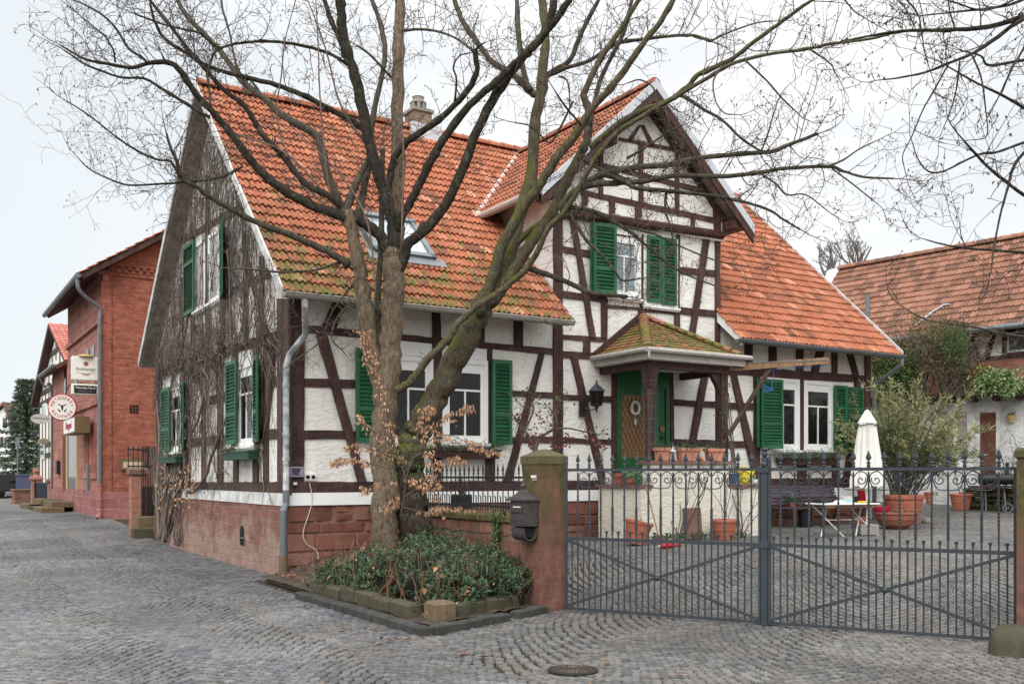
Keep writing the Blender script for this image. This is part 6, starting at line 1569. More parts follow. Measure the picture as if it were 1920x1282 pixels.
# ------------------------------------------------------------------ buildings behind
def Wp(u, v, d): return W(u, v, d)
def shed():
    a = W(1618, 955, 29.5); b = W(1985, 960, 26.2); a.z = b.z = .45; d = (b-a); L = d.length; ang = math.atan2(d.y, d.x); t = thing('whitewashed_shed', 'low whitewashed shed with brown door behind the potted plants', 'shed', tuple(a), ang)
    h = EYE+(HY-745)/F_PX*27.8-.45
    mb = MB(); mb.bbox((0, 0, 0), (L, 2.2, h)); mb.build('wall', M['shedwall'], t)
    loc = lambda u: ((u-CX)/F_PX)      # ratio
    def xa(u):
        r = loc(u); dx, dy = d.x/L, d.y/L; return (r*a.y-a.x)/(dx-r*dy)
    zz = lambda v, u: EYE+(HY-v)/F_PX*(a.y+d.y/L*xa(u))-.45
    mb = MB(); x0, x1 = xa(1838), xa(1868); mb.bbox((x0, -.02, .2), (x1, .05, zz(774, 1850))); dr = mb.build('door', M['door_brown'], t)
    mb = MB(); mb.bbox((x0-.12, -.04, .2), (x0, .05, zz(772, 1850))); mb.bbox((x1, -.04, .2), (x1+.12, .05, zz(772, 1850))); mb.bbox((x0-.12, -.041, zz(772, 1850)), (x1+.12, .05, zz(764, 1850))); mb.build('door_frame', M['offwhite'], t)
    for l, r_, tp, bt in ((1757, 1782, 772, 850), (1795, 1813, 772, 850)):
        x0, x1 = xa(l), xa(r_); mb = MB(); mb.bbox((x0, -.015, zz(bt, l)), (x1, .05, zz(tp, l))); mb.build('window', M['soffit'], t)
    mb = MB()
    for k in range(9): mb.bbox((.2+k*L/9, -.45, h-.16), (.32+k*L/9, .1, h-.02))
    mb.bbox((-.2, -.45, h), (L+.1, 2.3, h+.09)); mb.build('roof_deck', M['timber_old'], t)
    mb = MB()
    for k in range(3): mb.bbox((.1, -.35-.05*k, h+.2+.32*k), (xa(1700), -.15-.05*k, h+.30+.32*k))
    mb.build('roof_beam', M['soffit'], t)
    # lamp / basket on the wall
    q = a+d.normalized()*xa(1892); g = thing('hanging_basket', 'small hanging plant pot on the white shed wall right of the door', 'basket', (q.x, q.y-.12, EYE+(HY-792)/F_PX*q.y), ang); mb = MB(); mb.lathe([(.07, 0), (.13, .2), (.11, .2)], n=12); mb.build('pot', M['sign_gold'], g); mb = MB(); mb.tube([(0, .1, .3), (0, 0, .3), (0, 0, .2)], .01, 4); mb.build('bracket', M['iron_dark'], g); greens(g, (0, 0, .18), 10, (.05, .05), .12, 'leaf_ivy', .04, .02)
    q = a+d.normalized()*xa(1675); g = thing('green_planter', 'dark green bowl fixed on the shed wall behind the oleander', 'planter', (q.x, q.y-.2, EYE+(HY-790)/F_PX*q.y), ang); mb = MB(); mb.lathe([(.16, 0), (.26, .16), (.24, .17), (.14, .03)], n=14); mb.build('bowl', M['planter'], g)
    # dry stone wall in front of the shed
    q = W(1812, 955, 26.6); e = W(1990, 958, 24.6); dd = e-q; g = thing('dry_stone_wall', 'low dark mossy dry stone wall behind the smoker grill', 'wall', (q.x, q.y, gzf(q.x, q.y)-.1), math.atan2(dd.y, dd.x)); mb = MB(); x = 0
    for row in range(5):
        x = -.1*(row % 2)
        while x < dd.length:
            w = random.uniform(.2, .42); mb.cbox((x+w/2, random.uniform(-.03, .03), .08+row*.135), (w-.015, .35+random.uniform(-.06, .06), .128), .025, Matrix.Rotation(random.uniform(-.05, .05), 3, 'Y')); x += w
    mb.build('stones', M['drystone'], g)
    # plants on the roof
    def mass(name, label, u0, u1, v0, v1, dep, dz, n, mat, ll, lw, stems=0, cat='shrub', core=None, rnd=.8):
        c = W((u0+u1)/2, v1, dep); t = thing(name, label, cat, tuple(c)); w = sz(u1-u0, dep)/2; hh = sz(v1-v0, dep); mb = MB(); bl = [(random.uniform(-w*.75, w*.75), random.uniform(-dz*.6, dz*.6), random.uniform(.15, .8)*hh, random.uniform(.3, .5)) for _ in range(14)]
        for i in range(n):
            if random.random() < .8:
                B = random.choice(bl); u = rv().normalized()*random.uniform(.6, 1.05); p = Vector((B[0]+u.x*B[3]*w*.6, B[1]+u.y*B[3]*dz, B[2]+u.z*B[3]*hh*.7))
            else: p = Vector((random.uniform(-w, w), random.uniform(-dz, dz), random.uniform(0, hh)))
            if abs(p.x) > w*1.05 or p.z < -.1 or p.z > hh*1.05: continue
            mb.leaf(p, rv()+Vector((0, 0, -.2)), rv(), ll*random.uniform(.6, 1.2), lw)
        mb.build('foliage', M[mat], t)
        if stems:
            sm = MB()
            for i in range(stems):
                p = Vector((random.uniform(-w, w)*.8, random.uniform(-dz, dz)*.6, 0)); dr = Vector((random.gauss(0, .4), 0, 1)).normalized(); P = [p]
                for k in range(9): P.append(P[-1]+dr*hh/8*random.uniform(.7, 1.1)); dr = (dr+rv(.3)+Vector((0, 0, -.04*k))).normalized()
                sm.tube(P, [.02*(1-.09*k) for k in range(len(P))], 4, False)
                for k in range(3, 10):
                    for q in range(3):
                        e = rv().normalized(); sm.tube([P[k], P[k]+e*.15, P[k]+e*.28+rv(.08)], .004, 3, False)
            sm.build('stems', M['twig'], t)
        return t
    mass('tangled_shrub', 'tangled dry brownish shrub growing over the shed roof', 1640, 1850, 590, 750, 28.0, 1.1, 9000, 'leaf_dry', .09, .03, 90)
    mass('roof_ivy', 'dark green ivy hanging over the left end of the shed roof', 1635, 1725, 655, 730, 27.4, .4, 3600, 'leaf_ivy', .10, .06)
    mass('roof_ivy', 'pale green ivy mat hanging over the shed roof above the brown door', 1826, 1925, 690, 742, 26.3, .5, 3600, 'leaf_ivy_pale', .09, .055)
    mass('fern', 'orange brown fern tuft beside the pale ivy on the shed roof', 1818, 1850, 684, 706, 27.4, .2, 500, 'fern', .12, .03)
    mass('conifer_bush', 'fresh green conifer bush standing out of the dry shrub', 1762, 1812, 612, 700, 27.2, .4, 2600, 'leaf_bushgreen', .10, .016)
    g = mass('climbing_rose', 'thin bare climber on the right part of the white shed wall', 1880, 1918, 800, 950, 26.0, .12, 60, 'leaf_dry', .05, .02, 16, 'climbing plant')
M['door_brown'] = mk_wood('brown_door', lin(120, 76, 64), lin(96, 60, 52)); M['fern'] = mk_leaf('rusty_fern', [(0, lin(120, 90, 34)), (1, lin(176, 128, 56))]); M['leaf_bushgreen'] = mk_leaf('fresh_conifer', [(0, lin(56, 84, 44)), (1, lin(104, 128, 74))], .6)
shed()
def barn():
    a = Vector((12.2, 36.0, 0)); ang = math.atan2(-.758, .6525); t = thing('barn', 'long barn with a big weathered tile roof and timbered wall behind the courtyard', 'barn', (a.x, a.y, .5), ang)
    L, w, hr, he = 17.0, 3.14, 8.8, 5.55       # local x along ridge; facade towards -y? (towards camera)
    # camera side normal (-.758,-.6525) is local -y
    mb = MB(); mb.bbox((.15, -w+.75, 0), (L, w, he-.25)); mb.build('wall', M['brick_pale'], t)
    mb = MB(); mb.prism([(.16, -w+.8, he-.3), (.16, w-.8, he-.3), (.16, 0, hr-.3)], (.3, 0, 0)); mb.build('end_gable', M['brick_pale'], t)
    up = Vector((0, w, hr-he)); n = Vector((0, -(hr-he), w)).normalized()
    mb = MB(); tile_field(mb, (0, -w, he+.02), (1, 0, 0), up, L, up.length, .24, .30); mb.build('roof', M['tile_barn'], t)
    mb = MB(); mb.prism([(0.05, -w, he), (L, -w, he), (L, 0, hr), (.05, 0, hr)], n*-.12); mb.prism([(0.05, 0, hr), (L, 0, hr), (L, w, he), (.05, w, he)], Vector((0, hr-he, w)).normalized()*-.12); mb.build('roof_boarding', M['timber'], t)
    mb = MB(); ridge_tiles(mb, (0, 0, hr+.05), (L, 0, hr+.05), .16); mb.build('ridge_tiles', M['tile_barn'], t)
    mb = MB(); mb.prism([(-.42, -w, he+.07), (.05, -w, he+.09), (.05, 0, hr+.09), (-.42, 0, hr+.07)], n*.03); mb.build('verge_flashing', M['verge_metal'], t)
    mb = MB(); mb.tube([(0, -w-.06, he-.02), (L, -w-.06, he-.02)], .09, 8); mb.build('gutter', M['zinc'], t)
    ax = Vector((.6525, -.758, 0))
    def X(u):   # position along facade plane y=-w+.75
        o = a+Vector((-.758, -.6525, 0))*(w-.75); r = (u-CX)/F_PX; return (r*o.y-o.x)/(ax.x-r*ax.y)
    def Zf(u, v):
        o = a+Vector((-.758, -.6525, 0))*(w-.75)+ax*X(u); return EYE+(HY-v)/F_PX*o.y-.5
    y = -w+.75
    mb = MB(); mb.bbox((X(1834), y-.02, Zf(1850, 676)), (L, y+.1, he-.1)); mb.build('timber_field', M['timber'], t)
    mb = MB(); mb.bbox((X(1837), y-.04, Zf(1855, 668)), (X(1879), y+.1, Zf(1855, 612))); mb.build('plaster_panel', M['plaster'], t)
    mb = MB(); p0 = (X(1868), y-.05, Zf(1868, 612)); p1 = (X(1852), y-.05, Zf(1852, 670)); mb.beam(p0, p1, .05, .16); mb.build('timber_brace', M['timber'], t)
    mb = MB(); mb.bbox((X(1890), y-.05, Zf(1905, 660)), (X(1960), y+.1, Zf(1905, 622))); wv = mb.build('window', M['white'], t); mb = MB(); mb.bbox((X(1893), y-.06, Zf(1905, 656)), (X(1957), y+.1, Zf(1905, 626))); mb.build('pane', M['glass_pale2'], wv)
    mb = MB(); mb.bbox((X(1806), y-1.6, Zf(1820, 690)), (X(1835), y, Zf(1820, 612))); mb.build('dark_lean_to', M['timber'], t)
    # metal flue left
    q = W(1627, 560, 31.5); g = thing('metal_flue', 'thin grey metal flue standing behind the right roof verge', 'flue', (q.x, q.y, 3.5)); mb = MB(); mb.tube([(0, 0, 0), (0, 0, EYE+(HY-552)/F_PX*31.5-3.5)], .07, 8); mb.build('pipe', M['zinc'], g)
    p0 = Vector((X(1716)-.3, -w*.97, he+.2))
    # pale flashing strip on roof
    def RPb(u, v):
        o = a+Vector((0, 0, .5+he)); 
        nw = Vector((-.758, -.6525, 0))*(hr-he)+Vector((0, 0, w)); nw.normalize(); P0 = a+Vector((-.758, -.6525, 0))*w+Vector((0, 0, he+.5)); dr = Vector(((u-CX)/F_PX, 1, (HY-v)/F_PX)); cm = Vector((0, 0, EYE)); s = (P0-cm).dot(nw)/dr.dot(nw); P = cm+dr*s-Vector((a.x, a.y, .5)); return Vector((P.dot(ax), P.dot(Vector((.758, .6525, 0))), P.z))+Vector((0, 0, .1))
    mb = MB(); pts = [RPb(1716, 616), RPb(1745, 592), RPb(1768, 578), RPb(1780, 576)]; 
    for i in range(3): mb.beam(pts[i], pts[i+1], .16, .04)
    mb.build('roof_flashing', M['verge_metal'], t)
M['glass_pale2'] = mk_glass('barn_window_glass', lin(120, 126, 132))
barn()
# ------------------------------------------------------------------ street on the left
def brick_house():
    Y0, Y1, X0, X1 = 17.8, 26.0, -.07, 9.8; zb = gzf(*H(X0, Y0).xy)-.1; eh = 8.25
    t = thing('brick_house', 'red brick house with stone street front beyond the half-timbered house', 'house', H(X0, Y0, 0), TH); o = Vector((X0, Y0, 0)); D_ = Y1-Y0; Wd = X1-X0
    pitch = .65; rz_ = lambda x: eh+pitch*(x+.0) if x < Wd/2 else eh+pitch*(Wd-x)
    mb = MB(); mb.prism([(.15, 0, zb), (Wd, 0, zb), (Wd, 0, eh), (Wd/2, 0, eh+pitch*Wd/2), (.15, 0, eh+.1)], (0, .3, 0)); mb.build('gable_wall', M['brick'], t)
    mb = MB(); mb.bbox((0, 0.001, 1.1), (.3, D_, eh-.0)); mb.build('street_wall', M['facade_stone'], t)
    mb = MB(); mb.bbox((-.06, -.06, zb-.2), (.4, D_, zb+.95)); mb.bbox((.4, -.06, zb-.2), (Wd, .2, zb+.951)); mb.build('plinth', M['pinkstone'], t)
    # corner pilasters and string courses
    mb = MB(); mb.bbox((-.06, -.05, zb+.9), (.25, .12, eh-.35)); 
    mb.build('corner_pilaster', M['brick'], t); mb = MB(); mb.bbox((-.08, .12, 4.0), (.1, D_, 4.18)); mb.bbox((-.10, .1, 6.6), (.1, D_, 6.75)); mb.build('string_course', M['facade_stone'], t)
    mb = MB()
    for k in range(40):
        x = .4+k*.23
        if x < Wd-.3: mb.bbox((x, -.06, 8.22), (x+.12, .02, 8.34)); mb.bbox((x+.115, -.06, 8.34), (x+.235, .02, 8.45))
    mb.bbox((-.15, -.07, 8.45), (Wd, .02, 8.52)); mb.bbox((-.15, -.05, 8.12), (Wd, .02, 8.20)); mb.build('brick_frieze', M['brick'], t)
    # roof
    ov = .75; up = Vector((Wd/2+ov, 0, pitch*(Wd/2+ov))); n = Vector((-pitch, 0, 1)).normalized()
    mb = MB(); tile_field(mb, (-ov, D_+.3, eh-ov*pitch+.22), (0, -1, 0), up, D_+.9, up.length, .3, .34); mb.build('roof', M['tile'], t)
    mb = MB(); mb.prism([(-ov, -.55, eh-ov*pitch+.2), (-ov, D_+.3, eh-ov*pitch+.2), (Wd/2, D_+.3, eh+pitch*Wd/2+.2), (Wd/2, -.55, eh+pitch*Wd/2+.2)], n*-.16); mb.prism([(Wd+ov, -.55, eh-ov*pitch+.2), (Wd+ov, D_+.3, eh-ov*pitch+.2), (Wd/2, D_+.3, eh+pitch*Wd/2+.2), (Wd/2, -.55, eh+pitch*Wd/2+.2)], Vector((pitch, 0, 1)).normalized()*-.16); mb.build('roof_boarding', M['timber'], t)
    mb = MB(); mb.tube([(-ov-.06, -.55, eh-ov*pitch+.16), (-ov-.06, D_+.2, eh-ov*pitch+.16)], .09, 8); mb.build('gutter', M['zinc'], t)
    mb = MB(); mb.tube(catmull([(-ov-.06, -.4, eh-ov*pitch+.1), (-ov-.02, -.38, eh-ov*pitch-.25), (-.5, -.25, eh-ov*pitch-.5), (-.12, -.12, eh-ov*pitch-.75), (-.12, -.12, eh-ov*pitch-1.1)], 4)+[Vector((-.12, -.12, 1.4))], .06, 8); o1 = mb.build('downpipe', M['zinc'], t); mb = MB(); mb.tube([(-.12, -.12, 1.42), (-.12, -.12, .45), (-.2, -.2, .3)], .075, 8); mb.build('pipe_shoe', M['pinkstone'], o1)
    def GX(u, v): y, z = GP(u, v, -X0); return y-Y0, z
    mb = MB(); mb.bbox((.02, D_+.02, .1), (5, D_+5, 6.1)); mb.build('annex_wall', M['facade_stone'], t); mb = MB(); mb.prism([(-.45, D_+.3, 6.0), (-.45, D_+5.2, 6.0), (4, D_+5.2, 8.6), (4, D_+.3, 8.6)], (.1, 0, -.12)); mb.build('annex_roof', M['tile_barn'], t); mb = MB(); mb.tube([(-.5, D_+.3, 5.98), (-.5, D_+5.2, 5.98)], .08, 7); mb.tube(catmull([(-.5, D_+4.8, 5.9), (-.3, D_+4.8, 5.5), (-.05, D_+4.8, 5.3), (-.05, D_+4.8, .5)]), .05, 6); mb.build('annex_gutter', M['zinc'], t)
    mb = MB(); mb.bbox((-.05, D_, zb-.2), (.3, D_+5, zb+.9)); mb.build('annex_plinth', M['pinkstone'], t)
    # tall narrow blind windows, shop door, upper windows
    for l, r_, tp, bt in ((161, 167, 797, 886), (173, 181, 792, 886)):
        y0 = GX(r_, 840)[0]; y1 = GX(l, 840)[0]; z0 = GX((l+r_)/2, bt)[1]; z1 = GX((l+r_)/2, tp)[1]; mb = MB(); mb.bbox((-.03, y0, z0), (.05, y1, z1)); mb.build('bricked_window', M['brick'], t)
        mb = MB(); mb.bbox((-.08, y0-.1, z0-.2), (.05, y1+.1, z0)); mb.build('sill', M['facade_stone'], t)
    for l, r_, tp, bt in ((183.5, 187, 632, 668), (172, 178, 648, 690), (162, 167, 655, 700), (141, 145, 684, 740), (121, 124, 690, 740)):
        y0 = GX(r_, 700)[0]; y1 = GX(l, 700)[0]; z0 = GX((l+r_)/2, bt)[1]; z1 = GX((l+r_)/2, tp)[1]; mb = MB(); mb.bbox((-.02, y0, z0), (.05, y1, z1)); mb.build('window', M['glass'], t)
    y0, y1 = GX(147, 870)[0], GX(126.5, 870)[0]; z0 = GX(135, 927)[1]; z1 = GX(135, 806)[1]
    mb = MB(); mb.bbox((-.06, y0, z0), (.06, y0+.22, z1)); mb.bbox((-.06, y1-.35, z0), (.06, y1, z1)); mb.bbox((-.06, y0+.22, z1-.12), (.06, y1-.35, z1)); sd_ = mb.build('shop_door', M['sign_gold'], t); mb = MB(); mb.bbox((-.03, y0+.22, z0), (.05, y1-.35, z1-.12)); mb.build('pane', M['shop_glass'], sd_)
    y0, y1 = GX(128, 880)[0], GX(118.5, 880)[0]; z0 = GX(122, 925)[1]; z1 = GX(122, 812)[1]; mb = MB(); mb.bbox((-.02, y0+.2, z0), (.06, y1, z1)); mb.build('house_door', M['door_brown'], t)
    mb = MB(); y, z = GX(111, 877); mb.bbox((-.12, y-.2, z-.25), (.02, y+.2, z+.3)); mb.build('mail_slot', M['black'], t)
    mb = MB(); y, z = GX(168.5, 896); mb.bbox((-.1, y-.12, z-.55), (0, y+.12, z+.5)); mb.build('meter_pipe', M['zinc'], t)
    # wall vent, notice cabinet on the gable
    def FX2(u, v): x, z = FP(u, v, -Y0); return x-X0, z
    x, z = FX2(251, 767); mb = MB()
    for i in range(3):
        for j in range(3): mb.bbox((x-.13+.1*i, -.02, z-.13+.1*j), (x-.06+.1*i, .05, z-.06+.1*j))
    mb.build('wall_vent', M['dark'], t)
    x0, x1 = FX2(225, 870)[0], FX2(270, 870)[0]; z0, z1 = FX2(247, 881)[1], FX2(247, 860)[1]; c = thing('notice_cabinet', 'flat framed notice cabinet on the brick gable behind the garden gate', 'notice board', H(X0+(x0+x1)/2, Y0-.05, (z0+z1)/2), TH); w, hh = (x1-x0)/2, (z1-z0)/2; mb = MB(); mb.bbox((-w, -.06, -hh), (w, .04, hh)); mb.build('cabinet', M['sandstone'], c); mb = MB(); mb.bbox((-w+.08, -.07, -hh+.07), (w-.05, 0, hh-.1)); mb.build('pane', M['soffit2'], c)
    # steps in front of the shop door
    for i, (l, r_, v, lab) in enumerate(((95, 126, 935, 'worn sandstone steps at the far house door'), (112, 147, 947, 'worn sandstone steps at the shop door nearest the corner'))):
        y0, y1 = GX(r_, v)[0], GX(l, v)[0]; s = thing('stone_steps', lab, 'steps', H(X0-.5, Y0+(y0+y1)/2, gzf(*H(X0-.5, Y0+(y0+y1)/2).xy)-.03), TH); mb = MB(); w = (y1-y0)/2
        mb.cbox((-.35, 0, .1), (.75, 2*w, .22), .02); mb.cbox((.1, 0, .3), (.8, 2*w*.7, .22), .02); mb.build('step', M['sandstone'], s)
M['shop_glass'] = mk_glass('shop_glass', lin(52, 66, 56), .05); M['soffit2'] = simple('faded_notice', lin(196, 172, 146), .5, .12, 4)
brick_house()
def frame_sign(name, label, l, tp, r_, bt, Y, thick, cat='sign'):
    # projects at right angles from the brick street front at wall position Y
    k = 62.0; w = (r_-l)/k; c = H(-.17-w/2, Y, 0); h = sz(bt-tp, c.y); c.z = EYE+(HY-(tp+bt)/2)/F_PX*c.y
    t = thing(name, label, cat, tuple(c), TH); mb = MB(); mb.cbox((0, 0, 0), (w, thick, h), .02); mb.build('sign_box', M['sign_white'], t); return t, w, h
def signs():
    d = 18.15; R90 = (R(90), 0, 0)
    t, w, h = frame_sign('pub_sign', 'white square illuminated beer sign sticking out from the brick house', 134, 669, 183, 713, d, .2)
    text_part('Radeberger', .15, M['sign_grey'], t, (.02, -.106, -.02), R90, sx=.85); text_part('PILSNER', .06, M['sign_red'], t, (.02, -.106, -.2), R90)
    mb = MB(); mb.lathe([(.07, 0), (.07, .006)], (.02, -.108, .15), 14, Matrix.Rotation(R(90), 3, 'X')); mb.build('emblem', M['bowl'], t); mb = MB(); mb.tube([(-.26+.54*k/12, -.106, -.13-.03*math.sin(math.pi*k/12)) for k in range(13)], .006, 4); mb.build('swash', M['sign_gold'], t)
    mb = MB(); mb.lathe([(.26, 0), (.22, .05), (.1, .09)], (.03, 0, h/2), 14); mb.tube([(w/2-.1, 0, -h/2), (w/2-.1, 0, -h/2-.4)], .02, 5); mb.build('bracket', M['sign_gold'], t)
    t, w, h = frame_sign('pub_sign', 'black lettered pub sign hanging under the white beer sign', 133, 720, 182, 740, d, .16)
    mb = MB(); mb.bbox((-w/2+.07, -.09, -h/2+.04), (w/2-.05, -.078, h/2-.05)); mb.build('panel', M['sign_black'], t); text_part('Pilsstube No.5', .10, M['sign_white'], t, (.01, -.094, .045), R90); text_part('gutbürgerliche Küche', .05, M['sign_grey'], t, (.01, -.094, -.06), R90)
    c = W(117, 763.5, 34.3); t = thing('butcher_sign', 'round white butcher shop sign with red ring lettering', 'sign', tuple(c), TH-R(14)); r = .44
    Rx = Matrix.Rotation(R(90), 3, 'X'); mb = MB(); mb.lathe([(r, -.05), (r, .05)], (0, 0, 0), 40, Rx); mb.build('disc', M['sign_white'], t); mb = MB(); mb.tube([(r*math.cos(a), -.0, r*math.sin(a)) for a in np.linspace(0, 6.2832, 41)], .045, 6); mb.build('rim', M['sign_red'], t)
    for txt, top in (('METZGEREI', 1), ('REUTHER', 0)):
        n = len(txt)
        for i, ch in enumerate(txt):
            span = R(150 if top else 125); a = (R(90)+span/2-span*i/(n-1)) if top else (R(270)-span/2+span*i/(n-1)); rr = r*.76
            text_part(ch, .15, M['sign_red'], t, (rr*math.cos(a), -.056, rr*math.sin(a)), Matrix.Rotation(a-R(90) if top else a+R(90), 3, 'Y').inverted().to_euler() if False else ((Matrix.Rotation(-(a-R(90)) if top else -(a+R(90)), 4, 'Y') @ Matrix.Rotation(R(90), 4, 'X')).to_euler()), name='letter')
    mb = MB(); y = -.056
    mb.prism([(-.045, y, .08), (.045, y, .08), (.025, y, -.10), (-.025, y, -.10)], (0, .004, 0)); mb.prism([(-.16, y, .13), (-.04, y, .08), (-.04, y, .05), (-.12, y, .08)], (0, .0035, 0)); mb.prism([(.16, y, .13), (.04, y, .08), (.04, y, .05), (.12, y, .08)], (0, .0035, 0)); mb.prism([(-.16, y, -.05), (-.045, y, -.12), (-.09, y, -.18)], (0, .003, 0)); mb.prism([(.16, y, -.05), (.045, y, -.12), (.09, y, -.18)], (0, .003, 0)); mb.build('bull_emblem', M['sign_black'], t)
    mb = MB(); mb.tube([(r*.2, 0, r), (r*.4, .2, r+.35), (r+.6, .3, r+.6)], .02, 5); mb.build('bracket', M['iron_dark'], t)
    ya = GP(140, 796, .70)[0]; yb = GP(119.5, 800, .70)[0]; y = (ya+yb)/2; hl = abs(yb-ya)/2; z = GP(130, 799, .70)[1]; t = thing('shop_sign_box', 'white sign box with red lettering above the shop door', 'sign', H(-.45, y, z), TH); mb = MB(); mb.bbox((-.25, -hl, -.26), (.22, hl, .28)); mb.build('sign_box', M['sign_goldbox'], t); mb = MB(); mb.bbox((-.262, -hl+.04, -.22), (-.25, hl-.04, .24)); mb.build('panel', M['sign_white'], t); text_part('Metzgerei', .36, M['sign_red'], t, (-.27, 0, .02), (R(90), 0, R(-90)))
    c = W(76, 785, 44); t = thing('oval_sign', 'pale oval hanging sign in front of the far timbered house', 'sign', tuple(c), TH); mb = MB(); mb.lathe([(sz(15, 44), -.05), (sz(15, 44), .05)], (0, 0, 0), 32, Rx); o = mb.build('disc', M['offwhite'], t); o.scale = (1.1, 1, .62); text_part('Weinstube', .16, M['sign_grey'], t, (0, -.06, .03), R90)
    c = W(82, 827, 44); t = thing('oval_sign', 'small dark oval sign below the pale oval sign', 'sign', tuple(c), TH); mb = MB(); mb.lathe([(sz(8, 44), -.05), (sz(8, 44), .05)], (0, 0, 0), 28, Rx); o = mb.build('disc', M['soffit'], t); o.scale = (1.1, 1, .62); mb = MB(); mb.tube([(sz(8.2, 44)*1.1*math.cos(a), -.03, sz(8.2, 44)*.62*math.sin(a)) for a in np.linspace(0, 6.2832, 30)], .02, 4); mb.build('rim', M['sign_gold'], t)
M['sign_goldbox'] = plain('brown_sign_side', lin(118, 98, 68))
signs()
def side_gate():
    p = GR(262, 1000); d = 26.0; p = W(258, 985, d); z = gzf(p.x, p.y)
    t = thing('brick_gate_post', 'square brick post with stone cap left of the creeper-clad house', 'gate post', (p.x, p.y, z-.05), TH); w = sz(26, d)
    mb = MB(); h = EYE+(HY-888)/F_PX*d-z; mb.bbox((-w/2, -w/2, 0), (w/2, w/2, h)); mb.build('shaft', M['brick_pale'], t); mb = MB(); mb.cbox((0, 0, h+.1), (w+.12, w+.12, .20), .04); mb.build('cap', M['coping'], t)
    for s, lab in ((0, 'lower mossy sandstone step at the narrow garden gate'), (1, 'upper sandstone step at the narrow garden gate')):
        q = W(268, 1004, 25.2+s*.45); g = thing('garden_step', lab, 'step', (q.x+.12*s, q.y, gzf(q.x, q.y)-.05), TH); mb = MB(); mb.cbox((.05, 0, .15+.13*s), (.62, .45, .30+.26*s), .02); mb.build('step', M['mossy_stone'] if s == 0 else M['sandstone'], g)
    q = W(279, 985, 26.2); g = thing('garden_gate', 'narrow black iron garden gate between brick post and house', 'gate', (q.x, q.y, gzf(q.x, q.y)+.35), TH+R(60)); mb = MB(); H_ = EYE+(HY-836)/F_PX*26.2-gzf(q.x, q.y)-.35
    for k in range(8): mb.tube([(-.55+.14*k, 0, 0), (-.55+.14*k, 0, H_)], .014, 5)
    for zz in (.08, .9, H_-.15): mb.box((-.06, 0, zz), (1.02, .02, .05))
    mb.bbox((-.5, -.005, .1), (.4, .005, .88)); mb.build('gate_leaf', M['black'], g)
    q = W(262, 870, 26.9); g = thing('iron_railing', 'short black iron railing behind the brick gate post', 'railing', (q.x, q.y, EYE+(HY-884)/F_PX*26.9), TH); mb = MB(); hh = sz(48, 26.9)
    for k in range(6): mb.tube([(-.3+.13*k, 0, 0), (-.3+.13*k, 0, hh)], .013, 5)
    mb.box((.02, 0, hh-.1), (.7, .02, .04)); mb.box((.02, 0, .15), (.7, .02, .04)); mb.build('rails', M['black'], g)
side_gate()
